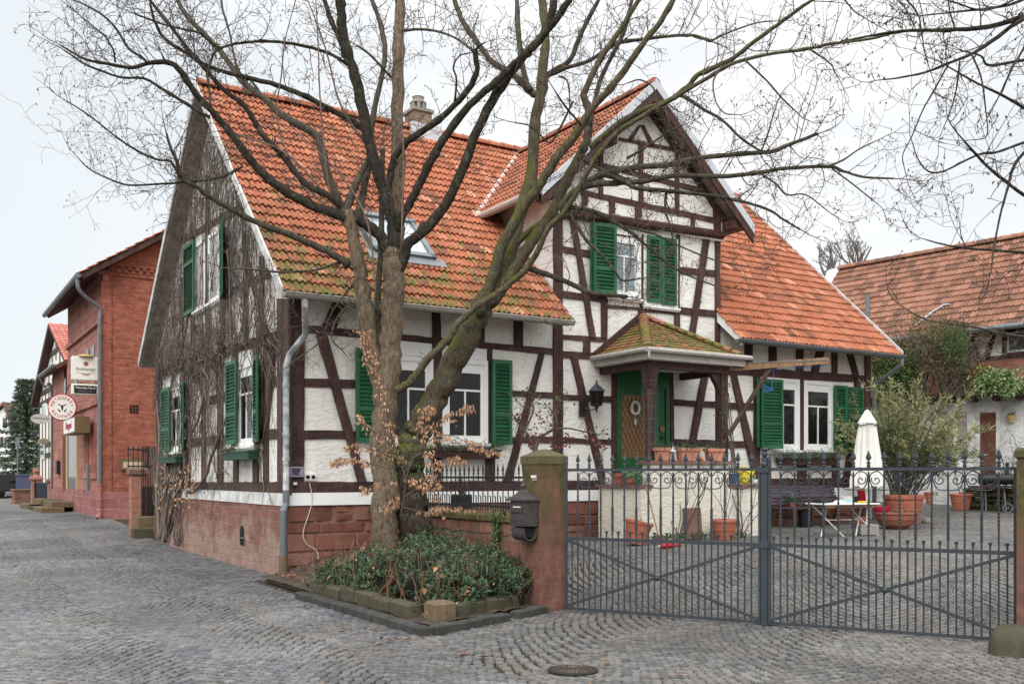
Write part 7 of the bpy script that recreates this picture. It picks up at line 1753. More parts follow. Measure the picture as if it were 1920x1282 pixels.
def far_street():
    # second timbered house
    d0 = 50.0; X0 = 1.16; OF = -.76
    ya, za = GP(90, 606, OF); yl, zl = GP(57, 752, OF); yr = 2*ya-yl
    pr, zr = GP(106, 705, OF)
    t = thing('timbered_house', 'tall white timbered house with coral roof further along the street', 'house', H(X0, ya, 0), TH); hw = yl-ya; zb = .2
    nearw = GP(108, 800, OF)[0]-ya; ze = za-(za-zl)
    mb = MB(); mb.prism([(0, -hw*.92, zb), (0, hw*.92, zb), (0, hw*.92, zl+.2), (0, 0, za-.5), (0, -hw*.92, zl+.2)], (8, 0, 0)); mb.build('wall', M['cream'], t)
    n1 = Vector((0, -(za-zl), hw)).normalized()
    mb = MB(); up = Vector((0, hw, za-zl)); tile_field(mb, (-.4, -hw, zl), (1, 0, 0), up, 9, up.length, .5, .4); mb.build('roof', M['tile_coral'], t)
    mb = MB(); mb.prism([(-.4, -hw, zl), (8.5, -hw, zl), (8.5, 0, za), (-.4, 0, za)], n1*-.15); mb.prism([(-.4, hw, zl-.1), (8.5, hw, zl-.1), (8.5, 0, za), (-.4, 0, za)], Vector((0, za-zl, hw)).normalized()*-.3); mb.build('roof_boarding', M['timber'], t)
    for z in (zb+2.6, zb+3.2, zb+5.6, zb+6.2, zb+8.0):
        w = hw*.9*(1 if z < zl else max(.05, (za-z)/(za-zl))); mb = MB(); mb.bbox((-.06, -w, z-.12), (.05, w, z+.13)); mb.build('timber_rail', M['timber_old'], t)
    for k in range(11):
        y = -hw*.88+hw*1.76*k/10; mb = MB(); mb.bbox((-.04, y-.07, zb+.6), (.05, y+.07, max(za-1.0-(za-zl)*abs(y)/hw, zl))); mb.build('timber_post', M['timber_old'], t)
    for l, r_, tp, bt in ((84, 92, 678, 705), (68, 74, 756, 790), (64, 71, 830, 860), (95, 103, 822, 858)):
        y0, y1 = GP(r_, 700, OF)[0]-ya, GP(l, 700, OF)[0]-ya; z0 = GP((l+r_)/2, bt, OF)[1]; z1 = GP((l+r_)/2, tp, OF)[1]; mb = MB(); mb.bbox((-.09, y0, z0), (.05, y1, z1)); wn = mb.build('window', M['white'], t); mb = MB(); mb.bbox((-.1, y0+.12, z0+.1), (.05, y1-.12, z1-.1)); mb.build('pane', M['glass_pale'], wn)
    # pillar, wall, dark gate in front
    def gp(u, d): p = W(u, 925, d); return (p.x, p.y, gzf(p.x, p.y)-.05)
    t = thing('stone_gate_pillar', 'red sandstone gate pillar with ball cap far down the street', 'gate pillar', gp(68, 46), TH); w = sz(17, 46); h = EYE+(HY-870)/F_PX*46-gzf(0, 46); mb = MB(); mb.bbox((-w/2, -w/2, 0), (w/2, w/2, h)); mb.build('shaft', M['facade_stone'], t); mb = MB(); mb.cbox((0, 0, h+.1), (w*1.3, w*1.3, .22), .06); mb.lathe([(.16, h+.2), (.12, h+.3), (.18, h+.42), (.1, h+.56), (.01, h+.6)], n=12); mb.build('cap', M['facade_stone'], t)
    t = thing('stone_gate_pillar', 'plain red stone pillar beside the dark gate far down the street', 'gate pillar', gp(98, 44), TH); mb = MB(); mb.bbox((-.18, -.18, 0), (.18, .18, h-.1)); mb.build('shaft', M['facade_stone'], t); mb = MB(); mb.cbox((0, 0, h), (.5, .5, .2), .05); mb.build('cap', M['facade_stone'], t)
    t = thing('dark_gate', 'plain anthracite gate between two red stone pillars', 'gate', gp(85, 45.5), TH); mb = MB(); mb.bbox((-.45, -.05, .05), (.4, .05, h-.1)); mb.build('panel', M['gate_dark'], t); mb = MB(); mb.bbox((-.47, -.07, 0), (-.40, .07, h)); mb.build('frame', M['black'], t)
    t = thing('rubble_wall', 'low pinkish rubble wall left of the ball-capped pillar', 'wall', gp(47, 48), TH+R(25)); mb = MB(); mb.bbox((-.6, -.15, 0), (.65, .15, EYE+(HY-890)/F_PX*48-gzf(0, 48))); mb.build('masonry', M['lowwall'], t); mb = MB(); mb.cbox((.02, 0, EYE+(HY-889)/F_PX*48-gzf(0, 48)), (1.35, .4, .1), .03); mb.build('coping', M['coping'], t)
    # white gabled house, cream house, brown roofs
    def house(name, lab, d, ul, ur, vb, ve, ua, va, wall, roof, win=(), rz=0, depth=9):
        c = W((ul+ur)/2, vb, d); t = thing(name, lab, 'house', (c.x, c.y, gzf(c.x, c.y)-.3), rz); w = sz(ur-ul, d)/2; zb_ = gzf(c.x, c.y)-.3; ze_ = EYE+(HY-ve)/F_PX*d-zb_; zr_ = EYE+(HY-va)/F_PX*d-zb_; xa_ = sz(ua-(ul+ur)/2, d)
        mb = MB(); mb.prism([(-w, 0, 0), (w, 0, 0), (w, 0, ze_), (xa_, 0, zr_), (-w, 0, ze_)], (0, depth, 0)); mb.build('wall', M[wall], t)
        mb = MB()
        for s in (-1, 1): mb.prism([(s*(w+.3), -.35, ze_-.15), (xa_, -.35, zr_+.15), (xa_, -.35, zr_+.4), (s*(w+.3), -.35, ze_+.1)], (0, depth+.6, 0))
        mb.build('roof', M[roof], t)
        for l, r_, tp, bt in win:
            x0, x1 = sz(l-(ul+ur)/2, d), sz(r_-(ul+ur)/2, d); z0, z1 = EYE+(HY-bt)/F_PX*d-zb_, EYE+(HY-tp)/F_PX*d-zb_; mb = MB(); q = (x1-x0)*.28; mb.bbox((x0+q, -.06, z0), (x1-q, .05, z1)); wn = mb.build('window', M['white'], t); mb = MB(); mb.bbox((x0+q+.1, -.08, z0+.1), (x1-q-.1, .05, z1-.1)); mb.build('pane', M['glass'], wn)
            for e0, e1 in ((x0, x0+q), (x1-q, x1)): mb = MB(); mb.bbox((e0, -.08, z0), (e1, .02, z1)); mb.build('shutter', M['timber_old'], t)
    house('white_house', 'white gabled house with brown shutters at the far left', 84, -34, 18, 895, 800, 9, 762, 'white', 'tile_brown', ((1, 6, 818, 838), (9.5, 17.5, 820, 840), (-1, 6, 855, 873), (9, 16.5, 855, 873), (6, 12.5, 782, 802), (-22, -14, 820, 840)))
    house('cream_house', 'plain cream house with grey brown roof behind the conifer', 92, 16, 62, 888, 800, 42, 752, 'cream', 'tile_brown', ((20, 22.5, 866, 886),))
    # parked car, just its rear in view
    c = W(-3, 928, 60); t = thing('parked_car', 'dark parked car at the left edge seen from behind', 'car', (c.x, c.y, gzf(c.x, c.y)), R(-8)); mb = MB(); prof = [(-2.1, .35), (-2.15, .8), (-1.9, .95), (-1.55, 1.42), (.4, 1.46), (1.2, .98), (2.05, .85), (2.1, .4)]
    mb.prism([(-.85, y, z) for y, z in prof], (1.7, 0, 0)); mb.build('body', M['black'], t); mb = MB(); mb.prism([(-.7, -1.93, .98), (.7, -1.93, .98), (.62, -1.62, 1.36), (-.62, -1.62, 1.36)], (0, -.02, .01)); mb.build('rear_window', M['glass_pale'], t)
    for s in (-1, 1):
        mb = MB(); mb.bbox((s*.62-.14, -2.19, .72), (s*.62+.14, -2.05, .98)); mb.build('tail_light', M['red'], t)
        for y in (-1.35, 1.3): mb = MB(); mb.lathe([(.2, -.1), (.32, -.1), (.32, .1), (.2, .1)], (s*.78, y, .32), 16, Matrix.Rotation(R(90), 3, 'Y')); mb.build('wheel', M['black'], t)
        mb = MB(); mb.cbox((s*.98, .35, .98), (.22, .12, .16), .03); mb.build('mirror', M['black'], t)
    mb = MB(); mb.bbox((-.78, -2.20, .42), (.78, -2.1, .62)); mb.build('bumper', M['concrete'], t)
    t = thing('blue_bin', 'dark blue bin behind the rubble wall', 'bin', gp(50, 56), 0); mb = MB(); mb.cbox((0, 0, .75), (.9, .7, 1.3), .05); mb.cbox((0, 0, 1.43), (.96, .76, .1), .03); mb.build('bin', M['blue_dark'], t)
    t = thing('sign_post', 'thin grey post on the left pavement far down the street', 'post', gp(33, 56), 0); mb = MB(); mb.tube([(0, 0, 0), (0, 0, 3.6)], .04, 6); mb.bbox((-.12, -.02, 3.1), (.12, .0, 3.6)); mb.build('post', M['zinc'], t)
M['cream'] = simple('cream_paint', lin(238, 233, 222), .8, .08, 2); M['gate_dark'] = plain('anthracite', lin(56, 64, 76))
far_street()
# ------------------------------------------------------------------ trees
def W3(u, v, d): return W(u, v, d)
class Tree:
    def __init__(s, name, label, base, cat='tree', twig='twig'):
        s.b = Vector(base); s.t = thing(name, label, cat, tuple(base)); s.ends = []; s.tw = MB(); s.keys = MB(); s.twm = twig; s.tk = 1.0
    def limb(s, px, w0, w1, d0, d1, mat='bark_limb', name='branch', sides=9, twigs=1.0, k=4, knob=.085, dense=None):
        n = len(px); L = [0]
        for i in range(1, n): L.append(L[-1]+math.hypot(px[i][0]-px[i-1][0], px[i][1]-px[i-1][1]))
        pts = [W(u, v, d0+(d1-d0)*(L[i]/L[-1])) for i, (u, v) in enumerate(px)]
        P = catmull(pts, k); m = len(P); rad = []
        for i, p in enumerate(P):
            f = i/(m-1); w = w0+(w1-w0)*f; dd = d0+(d1-d0)*f; r = w*dd/F_PX/2*(.86 if w < 30 else .96); rad.append(max(.004, r*(1+random.uniform(-knob, knob)+(random.random() < .06)*.22)))
        jit = [p+rv(rad[i]*.16) for i, p in enumerate(P)]
        mb = MB(); mb.tube([p-s.b for p in jit], rad, sides if rad[0] > .03 else 6)
        o = mb.build(name, M[mat], s.t, True)
        if twigs:
            for i in range(1, m):
                seg = (P[i]-P[i-1]); ln = seg.length; f = i/(m-1); q = (.6+1.7*f if rad[i] > .035 else 2.6)*ln*2.4*twigs*s.tk
                while q > random.random():
                    q -= 1; a = P[i-1].lerp(P[i], random.random()); dr = seg.normalized(); sd = dr.orthogonal().normalized(); sd.rotate(Matrix.Rotation(random.uniform(0, 6.3), 3, dr)); e = (dr*random.uniform(.2, .9)+sd+Vector((0, 0, .15))).normalized(); s.twig(a, e, random.uniform(.2, .95)*(1 if f > .3 else .7), min(.008, rad[i]*.4), 0)
            s.twig(P[-1], (P[-1]-P[-2]).normalized(), .45, min(.008, rad[-1]), 0)
        return o
    def twig(s, p, d, L, r, depth):
        n = 6; pts = [p]; cur = rv(.22)
        for i in range(n):
            p = p+d*L/n; d = (d+cur*.55+rv(.25)+Vector((0, 0, .06))).normalized(); pts.append(p)
            if depth < 2 and random.random() < (.62 if depth == 0 else .40):
                sd = d.orthogonal().normalized(); sd.rotate(Matrix.Rotation(random.uniform(0, 6.3), 3, d)); s.twig(p, (d*.6+sd).normalized(), L*random.uniform(.3, .6), r*.7, depth+1)
        s.tw.tube([q-s.b for q in pts], [max(.0018, r*(1-.12*i)) for i in range(n+1)], 3, False)
        if random.random() < .38:
            for k in range(random.choice((1, 2, 3))): s.keys.leaf(p-s.b, rv(.5)+Vector((0, 0, -1)), rv(), random.uniform(.02, .04), .013)
    def done(s):
        if s.tw.f: tag(s.tw.build('twigs', M[s.twm], s.t), kind='stuff')
        if s.keys.f: tag(s.keys.build('seeds', M['key'], s.t), kind='stuff')
def tree_one():
    d = 13.9; b = W(727, 1045, d); T = Tree('maple_tree', 'bare multi-branched tree with pale straight trunk in front of the house', (b.x, b.y, .15)); D = d; T.tk = 1.35
    # trunk
    T.limb([(727, 1085), (726, 1040), (723, 960), (719, 880), (721, 800), (724, 740), (729, 690), (731, 640), (733, 590), (738, 540), (738, 500), (737, 470)], 54, 40, D, D, 'bark', 'trunk', 14, 0, 4, .05)
    T.limb([(712, 1085), (716, 1050), (719, 1000)], 44, 30, D, D, 'bark', 'root_flare', 10, 0); T.limb([(745, 1085), (738, 1050), (731, 990)], 40, 30, D, D, 'bark', 'root_flare', 10, 0)
    T.limb([(718, 735), (706, 700), (696, 650), (688, 600), (681, 550), (674, 505), (667, 468), (661, 430), (650, 395)], 34, 26, D, D-.3, 'bark', 'trunk', 12, 0)
    T.limb([(718, 700), (712, 650), (708, 600), (709, 540), (714, 480), (716, 400), (715, 340), (718, 280)], 17, 12, D, D+.3, 'bark_limb', 'branch', 8, .3)
    # left great limbs
    T.limb([(735, 485), (715, 445), (690, 422), (669, 412), (622, 397), (571, 378), (513, 343), (474, 304), (435, 253), (400, 212), (366, 175), (334, 128), (312, 117), (278, 119), (247, 127), (187, 117), (159, 111), (116, 87)], 27, 4, D, D-1.8, 'bark_dark', sides=9)
    T.limb([(650, 398), (638, 385), (614, 327), (603, 276), (593, 253), (560, 234), (521, 210), (493, 183), (454, 152), (419, 103), (391, 72), (347, 27), (330, -10)], 22, 9, D-.3, D+1.0, 'bark_limb')
    T.limb([(648, 395), (630, 378), (607, 362), (571, 343), (529, 292), (490, 249), (458, 198), (427, 175), (391, 137), (355, 95), (325, 56), (300, 25), (275, -8)], 16, 6, D-.3, D-1.2, 'bark_dark')
    T.limb([(648, 400), (665, 350), (680, 318), (690, 300), (700, 275)], 17, 9, D-.3, D-.2, 'bark_limb')
    T.limb([(668, 410), (678, 380), (685, 343), (692, 311), (697, 234), (712, 160), (722, 100), (715, 50), (703, 15), (690, -15)], 16, 8, D-.2, D+.8, 'bark_limb')
    T.limb([(655, 497), (614, 471), (571, 452), (513, 429), (482, 417), (435, 393), (388, 366), (369, 350), (341, 335), (330, 300), (318, 272), (312, 250)], 17, 5, D-.1, D-1.6, 'bark_limb')
    T.limb([(338, 333), (320, 303), (297, 300), (262, 285), (225, 262), (178, 225), (150, 205), (125, 190)], 6, 2.5, D-1.6, D-2.2, 'bark_dark')
    T.limb([(455, 312), (432, 325), (412, 333), (369, 340), (303, 345), (240, 347), (194, 331), (165, 315), (150, 300)], 7, 2.5, D-.9, D-1.9, 'bark_dark')
    T.limb([(668, 480), (650, 490), (630, 494), (591, 506), (532, 510), (480, 506), (435, 503)], 9, 3, D, D-.9, 'bark_limb')
    T.limb([(395, 219), (381, 214), (337, 187), (312, 172), (269, 147), (225, 145), (162, 122), (140, 108), (119, 94)], 9, 3, D-1.3, D-1.9, 'bark_dark')
    T.limb([(278, 119), (262, 105), (241, 91), (219, 56), (194, 30), (160, 10), (137, 0)], 7, 3, D-1.7, D-1.9, 'bark_dark'); T.limb([(216, 118), (212, 94), (197, 69), (175, 50), (156, 34), (125, 9)], 5, 2, D-1.7, D-2, 'bark_dark')
    T.limb([(395, 200), (392, 165), (389, 141), (394, 119), (412, 91), (475, 78), (537, 81), (600, 94), (644, 116), (664, 130)], 4, 8, D-1.4, D-.3, 'bark_dark')
    T.limb([(690, 252), (678, 240), (651, 222), (600, 195), (553, 172), (506, 156), (444, 141), (391, 125), (350, 100), (319, 81), (303, 66), (290, 40), (281, 6)], 14, 5, D-.2, D-1.4, 'bark_dark')
    T.limb([(412, 92), (390, 75), (375, 62), (334, 53), (300, 44), (250, 25)], 6, 3.5, D-1.0, D-1.5, 'bark_dark')
    T.limb([(493, 183), (470, 150), (450, 137), (440, 110), (430, 60), (418, 20), (415, -5)], 6, 4, D+.4, D+.6, 'bark_limb'); T.limb([(655, 500), (670, 520), (640, 560), (620, 590), (600, 640), (572, 662)], 4, 2, D, D-.8, 'bark_dark')
    T.limb([(665, 575), (650, 577), (630, 600), (622, 635), (640, 655), (648, 665)], 6, 2.5, D-.1, D-.9, 'bark_dark')
    # middle leader and dark limbs
    T.limb([(742, 500), (741, 430), (746, 351), (744, 234), (748, 117), (749, 40), (749, -12)], 32, 21, D+.1, D+.7, 'bark', twigs=.3, sides=11)
    T.limb([(741, 490), (740, 450), (734, 405), (718, 351), (698, 289), (686, 234), (666, 144), (647, 86), (640, 30), (638, -10)], 28, 20, D, D-.9, 'bark_dark', twigs=.6); T.limb([(655, 112), (640, 80), (622, 40), (606, -5)], 13, 10, D-.7, D-.8, 'bark_dark')
    T.limb([(742, 520), (755, 490), (768, 456), (807, 421), (842, 374), (869, 312), (896, 242), (932, 175), (962, 130), (990, 97), (1012, 74), (1031, 42), (1041, -8)], 25, 17, D, D-1.2, 'bark_dark', twigs=.6)
    T.limb([(744, 430), (752, 410), (772, 374), (795, 328), (822, 277), (857, 226), (889, 191), (932, 152), (963, 121), (1000, 88), (1040, 40), (1072, -5)], 20, 14, D-.1, D-1.5, 'bark_dark', twigs=.6)
    T.limb([(724, 370), (730, 335), (740, 296), (764, 265), (799, 242), (830, 218), (869, 179), (893, 140), (893, 115), (889, 92)], 17, 11, D-.2, D-1.0, 'bark_dark'); T.limb([(889, 97), (900, 85), (910, 80)], 5, 2, D-1, D-1.1, 'bark_dark')
    T.limb([(853, 190), (856, 150), (850, 125), (862, 105), (880, 100)], 5, 3, D-.9, D-1.2, 'bark_dark')
    T.limb([(748, 60), (790, 55), (840, 65), (880, 90), (893, 110)], 6, 5, D+.6, D-.6, 'bark_limb'); T.limb([(742, 155), (715, 125), (690, 100), (668, 85)], 6, 4, D+.5, D+.2, 'bark_limb')
    # pale straight water shoots
    for a in (((640, 415), (616, 350), (600, 180), (597, 94), (592, -5)), ((645, 420), (560, 330), (520, 225), (528, 140), (534, 78), (556, -5)), ((640, 400), (540, 290), (440, 250), (400, 215)), ((705, 560), (690, 420), (640, 330), (560, 250)), ((752, 470), (757, 300), (752, 200), (757, 60)), ((700, 290), (640, 200), (610, 90), (575, -5))):
        T.limb(a, 5, 2.2, D-.3, D-.9, 'shoot', 'shoot', 5, .5)
    T.done()
M['bark_base'] = mk_bark('dark_base_bark', lin(84, 72, 61), lin(50, 43, 37), .35, .3)
M['shoot'] = simple('pale_shoot', lin(138, 116, 104), .8, .25, 14)
tree_one()
def tree_two():
    d = 13.5; b = W(772, 1040, d); T = Tree('maple_tree', 'mossy leaning tree with a thick dark base reaching over to the right', (b.x, b.y, .15)); D = d
    T.limb([(782, 1085), (780, 1040), (776, 990), (773, 940), (770, 890), (769, 850)], 78, 56, D+.6, D+.6, 'bark_base', 'trunk', 16, 0, 4, .05)
    T.limb([(765, 872), (769, 845), (778, 815), (795, 785), (815, 748), (838, 705), (860, 662), (884, 612), (905, 575), (922, 548)], 58, 42, D+.6, D-.2, 'bark_mossy', 'trunk', 16, 0, 4, .05)
    T.limb([(812, 1085), (800, 1040), (788, 980)], 40, 30, D+.6, D+.6, 'bark_base', 'root_flare', 10, 0); T.limb([(764, 1085), (764, 1040), (764, 980)], 36, 28, D+.6, D+.6, 'bark_base', 'root_flare', 10, 0)
    X = D-.2
    T.limb([(900, 590), (919, 534), (946, 452), (981, 390), (1009, 350), (1036, 308), (1067, 269), (1091, 233), (1114, 198), (1145, 165), (1181, 119), (1209, 77), (1240, 39), (1265, -5)], 26, 11, X, X-1.2, 'bark_mossy', twigs=.6)
    T.limb([(930, 540), (955, 480), (977, 395), (997, 323), (1005, 218), (1014, 176), (1019, 117), (1023, 66), (1015, -5)], 32, 17, X, X+.6, 'bark_mossy', twigs=.5, sides=11)
    T.limb([(1012, 180), (994, 172), (967, 144), (924, 117), (896, 82), (865, 35), (850, -8)], 17, 10, X+.5, X+1.2, 'bark_limb'); T.limb([(995, 170), (986, 150), (974, 90), (969, -5)], 13, 10, X+.5, X+.9, 'bark_limb')
    T.limb([(1018, 165), (1029, 140), (1068, 113), (1092, 58), (1125, -5)], 14, 9, X+.5, X+.3, 'bark_limb'); T.limb([(1027, 143), (1060, 128), (1107, 113), (1153, 84), (1205, 74), (1268, 67), (1304, 68), (1333, 78)], 9, 6, X+.5, X-.4, 'bark_limb'); T.limb([(1333, 78), (1367, 61), (1416, 44), (1450, 40)], 4, 2.5, X-.4, X-.7, 'bark_limb')
    T.limb([(1048, 143), (1062, 150), (1067, 170), (1068, 200)], 5, 3, X+.4, X+.3, 'bark_limb')
    T.limb([(920, 570), (966, 503), (997, 452), (1028, 409), (1052, 362), (1071, 323), (1091, 284), (1102, 257), (1106, 218), (1098, 190), (1096, 172), (1127, 109), (1162, 58), (1200, -5)], 28, 10, X, X-.6, 'bark_mossy', twigs=.5); T.limb([(1104, 235), (1122, 163), (1140, 120), (1170, 60), (1186, -5)], 11, 8, X-.4, X-.2, 'bark_limb')
    # long stem that starts on the first trunk
    T.limb([(743, 733), (767, 718), (785, 697), (804, 672), (826, 650), (845, 630), (860, 604), (884, 583), (904, 568), (930, 552), (958, 530), (997, 491), (1028, 429), (1055, 401), (1083, 358), (1106, 315), (1130, 280), (1161, 246), (1192, 226), (1231, 202), (1274, 178), (1325, 147), (1367, 123), (1398, 112), (1451, 100), (1507, 93), (1556, 83), (1627, 74), (1687, 60), (1740, 56)], 18, 5, D, D-2.6, 'bark_mossy', twigs=.5)
    T.limb([(1106, 278), (1153, 236), (1204, 208), (1250, 191), (1289, 163), (1310, 140), (1363, 116), (1385, 102), (1416, 77), (1455, 49), (1479, 31), (1528, -4)], 14, 7, X-.6, X-1.8, 'bark_mossy', twigs=.6)
    T.limb([(1050, 395), (1062, 375), (1098, 343), (1134, 327), (1184, 315), (1250, 310), (1293, 300), (1348, 292), (1426, 286), (1451, 283), (1486, 269), (1534, 251)], 17, 7, X-.6, X-1.5, 'bark_limb')
    T.limb([(1055, 400), (1063, 372), (1098, 349), (1153, 343), (1211, 339), (1270, 329), (1348, 331), (1416, 325), (1469, 316), (1553, 312), (1581, 321), (1620, 332), (1676, 335)], 16, 4, X-.6, X-2.0, 'bark_limb'); T.limb([(1553, 312), (1581, 300), (1609, 281), (1641, 265)], 5, 2.5, X-1.8, X-2, 'bark_limb'); T.limb([(1560, 316), (1602, 348), (1639, 377)], 4, 2.5, X-1.8, X-2, 'bark_dark')
    T.limb([(1135, 327), (1168, 339), (1192, 352), (1250, 358), (1309, 364), (1375, 374), (1438, 392), (1472, 414), (1500, 430)], 12, 4, X-.9, X-2.0, 'bark_dark'); T.limb([(1250, 360), (1247, 395), (1256, 420), (1262, 460), (1250, 480)], 6, 2.5, X-1.2, X-1.4, 'bark_dark')
    T.limb([(1060, 385), (1067, 397), (1098, 448), (1133, 483), (1153, 510), (1168, 526), (1200, 522)], 10, 3, X-.7, X-1.4, 'bark_dark'); T.limb([(982, 500), (1024, 514), (1067, 530), (1106, 549), (1140, 553), (1176, 556)], 13, 8, X-.3, X-1.3, 'bark_dark')
    T.limb([(1063, 388), (1114, 397), (1172, 428), (1211, 460), (1270, 506), (1340, 536)], 11, 3, X-.7, X-1.9, 'bark_dark'); T.limb([(1172, 425), (1230, 440), (1262, 456), (1340, 488), (1400, 500)], 6, 2.5, X-1.3, X-2.2, 'bark_dark')
    T.limb([(1275, 177), (1318, 204), (1353, 225), (1391, 260), (1427, 284)], 7, 5, X-1.4, X-1.4, 'bark_limb'); T.limb([(1398, 114), (1437, 151), (1465, 183), (1497, 214)], 5, 3, X-1.8, X-2.2, 'bark_dark'); T.limb([(1428, 283), (1440, 250), (1448, 222), (1455, 200)], 4, 2.5, X-1.4, X-1.6, 'bark_limb'); T.limb([(1519, 93), (1556, 119), (1565, 135), (1572, 147)], 4, 2.5, X-2.1, X-2.3, 'bark_dark')
    T.limb([(1360, 122), (1338, 150), (1342, 190), (1358, 212), (1376, 215)], 4, 2.5, X-1.7, X-2, 'bark_limb'); T.limb([(1425, 325), (1455, 345), (1475, 365), (1510, 365), (1545, 390)], 5, 2.5, X-1.5, X-2, 'bark_dark'); T.limb([(1085, 295), (1110, 310), (1130, 318), (1160, 330), (1195, 340), (1230, 330)], 8, 4, X-.6, X-1.0, 'bark_dark')
    T.limb([(1175, 297), (1205, 280), (1250, 250), (1270, 240)], 6, 3, X-.8, X-1.2, 'bark_limb'); T.limb([(930, 545), (960, 470), (1010, 420), (1040, 410), (1060, 405)], 16, 12, X+.2, X, 'bark_mossy', twigs=.3); T.limb([(1090, 235), (1060, 200), (1040, 170)], 5, 3, X-.9, X-1.2, 'bark_dark')
    T.limb([(1075, 190), (1045, 250), (1030, 268), (1010, 250), (990, 235), (965, 230)], 5, 2.5, X-.4, X-.8, 'bark_dark'); T.limb([(1232, 200), (1225, 165), (1200, 150), (1180, 155)], 5, 3, X-1.2, X-1.2, 'bark_limb')
    T.done()
tree_two()
def overhang():
    b = W(2190, 905, 8.6); T = Tree('street_tree', 'bare tree whose twigs hang into the sky at the top right corner', (b.x, b.y, 0), twig='twig_dark'); D = 8.6
    T.limb([(2190, 1250), (2185, 900), (2175, 600), (2160, 300), (2120, 60), (2050, -160)], 120, 60, D, D, 'bark', 'trunk', 12, 0)
    k = dict(mat='bark_dark', twigs=.5)
    T.limb([(2130, 90), (2040, 40), (1980, 22), (1920, 33), (1851, 51), (1773, 57), (1687, 59), (1597, 74)], 20, 3.5, D, D-.8, **k); T.limb([(2125, 100), (2020, -10), (1920, 35), (1870, 70), (1824, 100), (1788, 115), (1734, 136), (1687, 146), (1655, 150)], 13, 2.5, D, D-1.0, **k)
    T.limb([(2140, 140), (2020, 100), (1920, 113), (1855, 123), (1839, 105), (1800, 95)], 10, 2.5, D, D-.5, **k); T.limb([(2140, 260), (2000, 250), (1920, 203), (1878, 178), (1831, 156), (1777, 125)], 9, 3, D, D-.5, **k)
    T.limb([(1777, 123), (1750, 172), (1730, 207), (1711, 253), (1693, 289), (1695, 312)], 4, 2, D-.8, D-.9, **k); T.limb([(1800, 115), (1789, 187), (1769, 240)], 4, 2, D-.8, D-.8, **k); T.limb([(1822, 103), (1839, 144), (1847, 195), (1851, 253), (1830, 262)], 4, 2, D-.8, D-.8, **k)
    T.limb([(2140, 60), (1960, 20), (1920, 90), (1894, 136), (1874, 179), (1851, 222)], 7, 2, D, D-.8, **k); T.limb([(2150, 420), (2000, 400), (1920, 365), (1890, 343), (1851, 312), (1808, 265)], 9, 5, D, D-.6, **k)
    T.limb([(2150, 230), (2000, 220), (1920, 287), (1898, 320), (1890, 351), (1874, 409), (1863, 468), (1860, 495)], 8, 3, D, D-.7, **k); T.limb([(2150, 300), (2010, 240), (1920, 267), (1870, 285), (1831, 291), (1773, 320), (1742, 322), (1722, 300), (1711, 269)], 8, 2, D, D-.7, **k)
    T.limb([(2160, 500), (2020, 490), (1920, 474), (1820, 466), (1777, 460), (1738, 450)], 9, 2.5, D, D-.7, **k); T.limb([(1812, 465), (1803, 445), (1800, 427)], 3, 1.8, D-.6, D-.6, **k); T.limb([(2130, 20), (1990, -20), (1890, 10), (1800, 22), (1734, 29)], 9, 2.5, D, D-.9, **k); T.limb([(1920, -10), (1850, 20), (1790, 5), (1740, -10)], 5, 2.5, D-.5, D-.9, **k)
    T.limb([(2165, 640), (2040, 645), (1930, 632), (1880, 625), (1820, 612), (1740, 600), (1700, 580)], 7, 3, D, D-.4, mat='bark_limb', twigs=.5)
    T.limb([(1690, -10), (1720, 25), (1728, 60), (1733, 95), (1740, 120)], 4, 2, D-.8, D-.9, **k); T.limb([(1580, -5), (1600, 20), (1618, 32)], 4, 2, D-1.5, D-1.5, **k); T.limb([(1680, -5), (1700, 20), (1715, 50)], 3, 2, D-1, D-1, **k)
    T.done()
M['twig_dark'] = simple('dark_twig', lin(70, 60, 54), .85, .3, 20)
overhang()
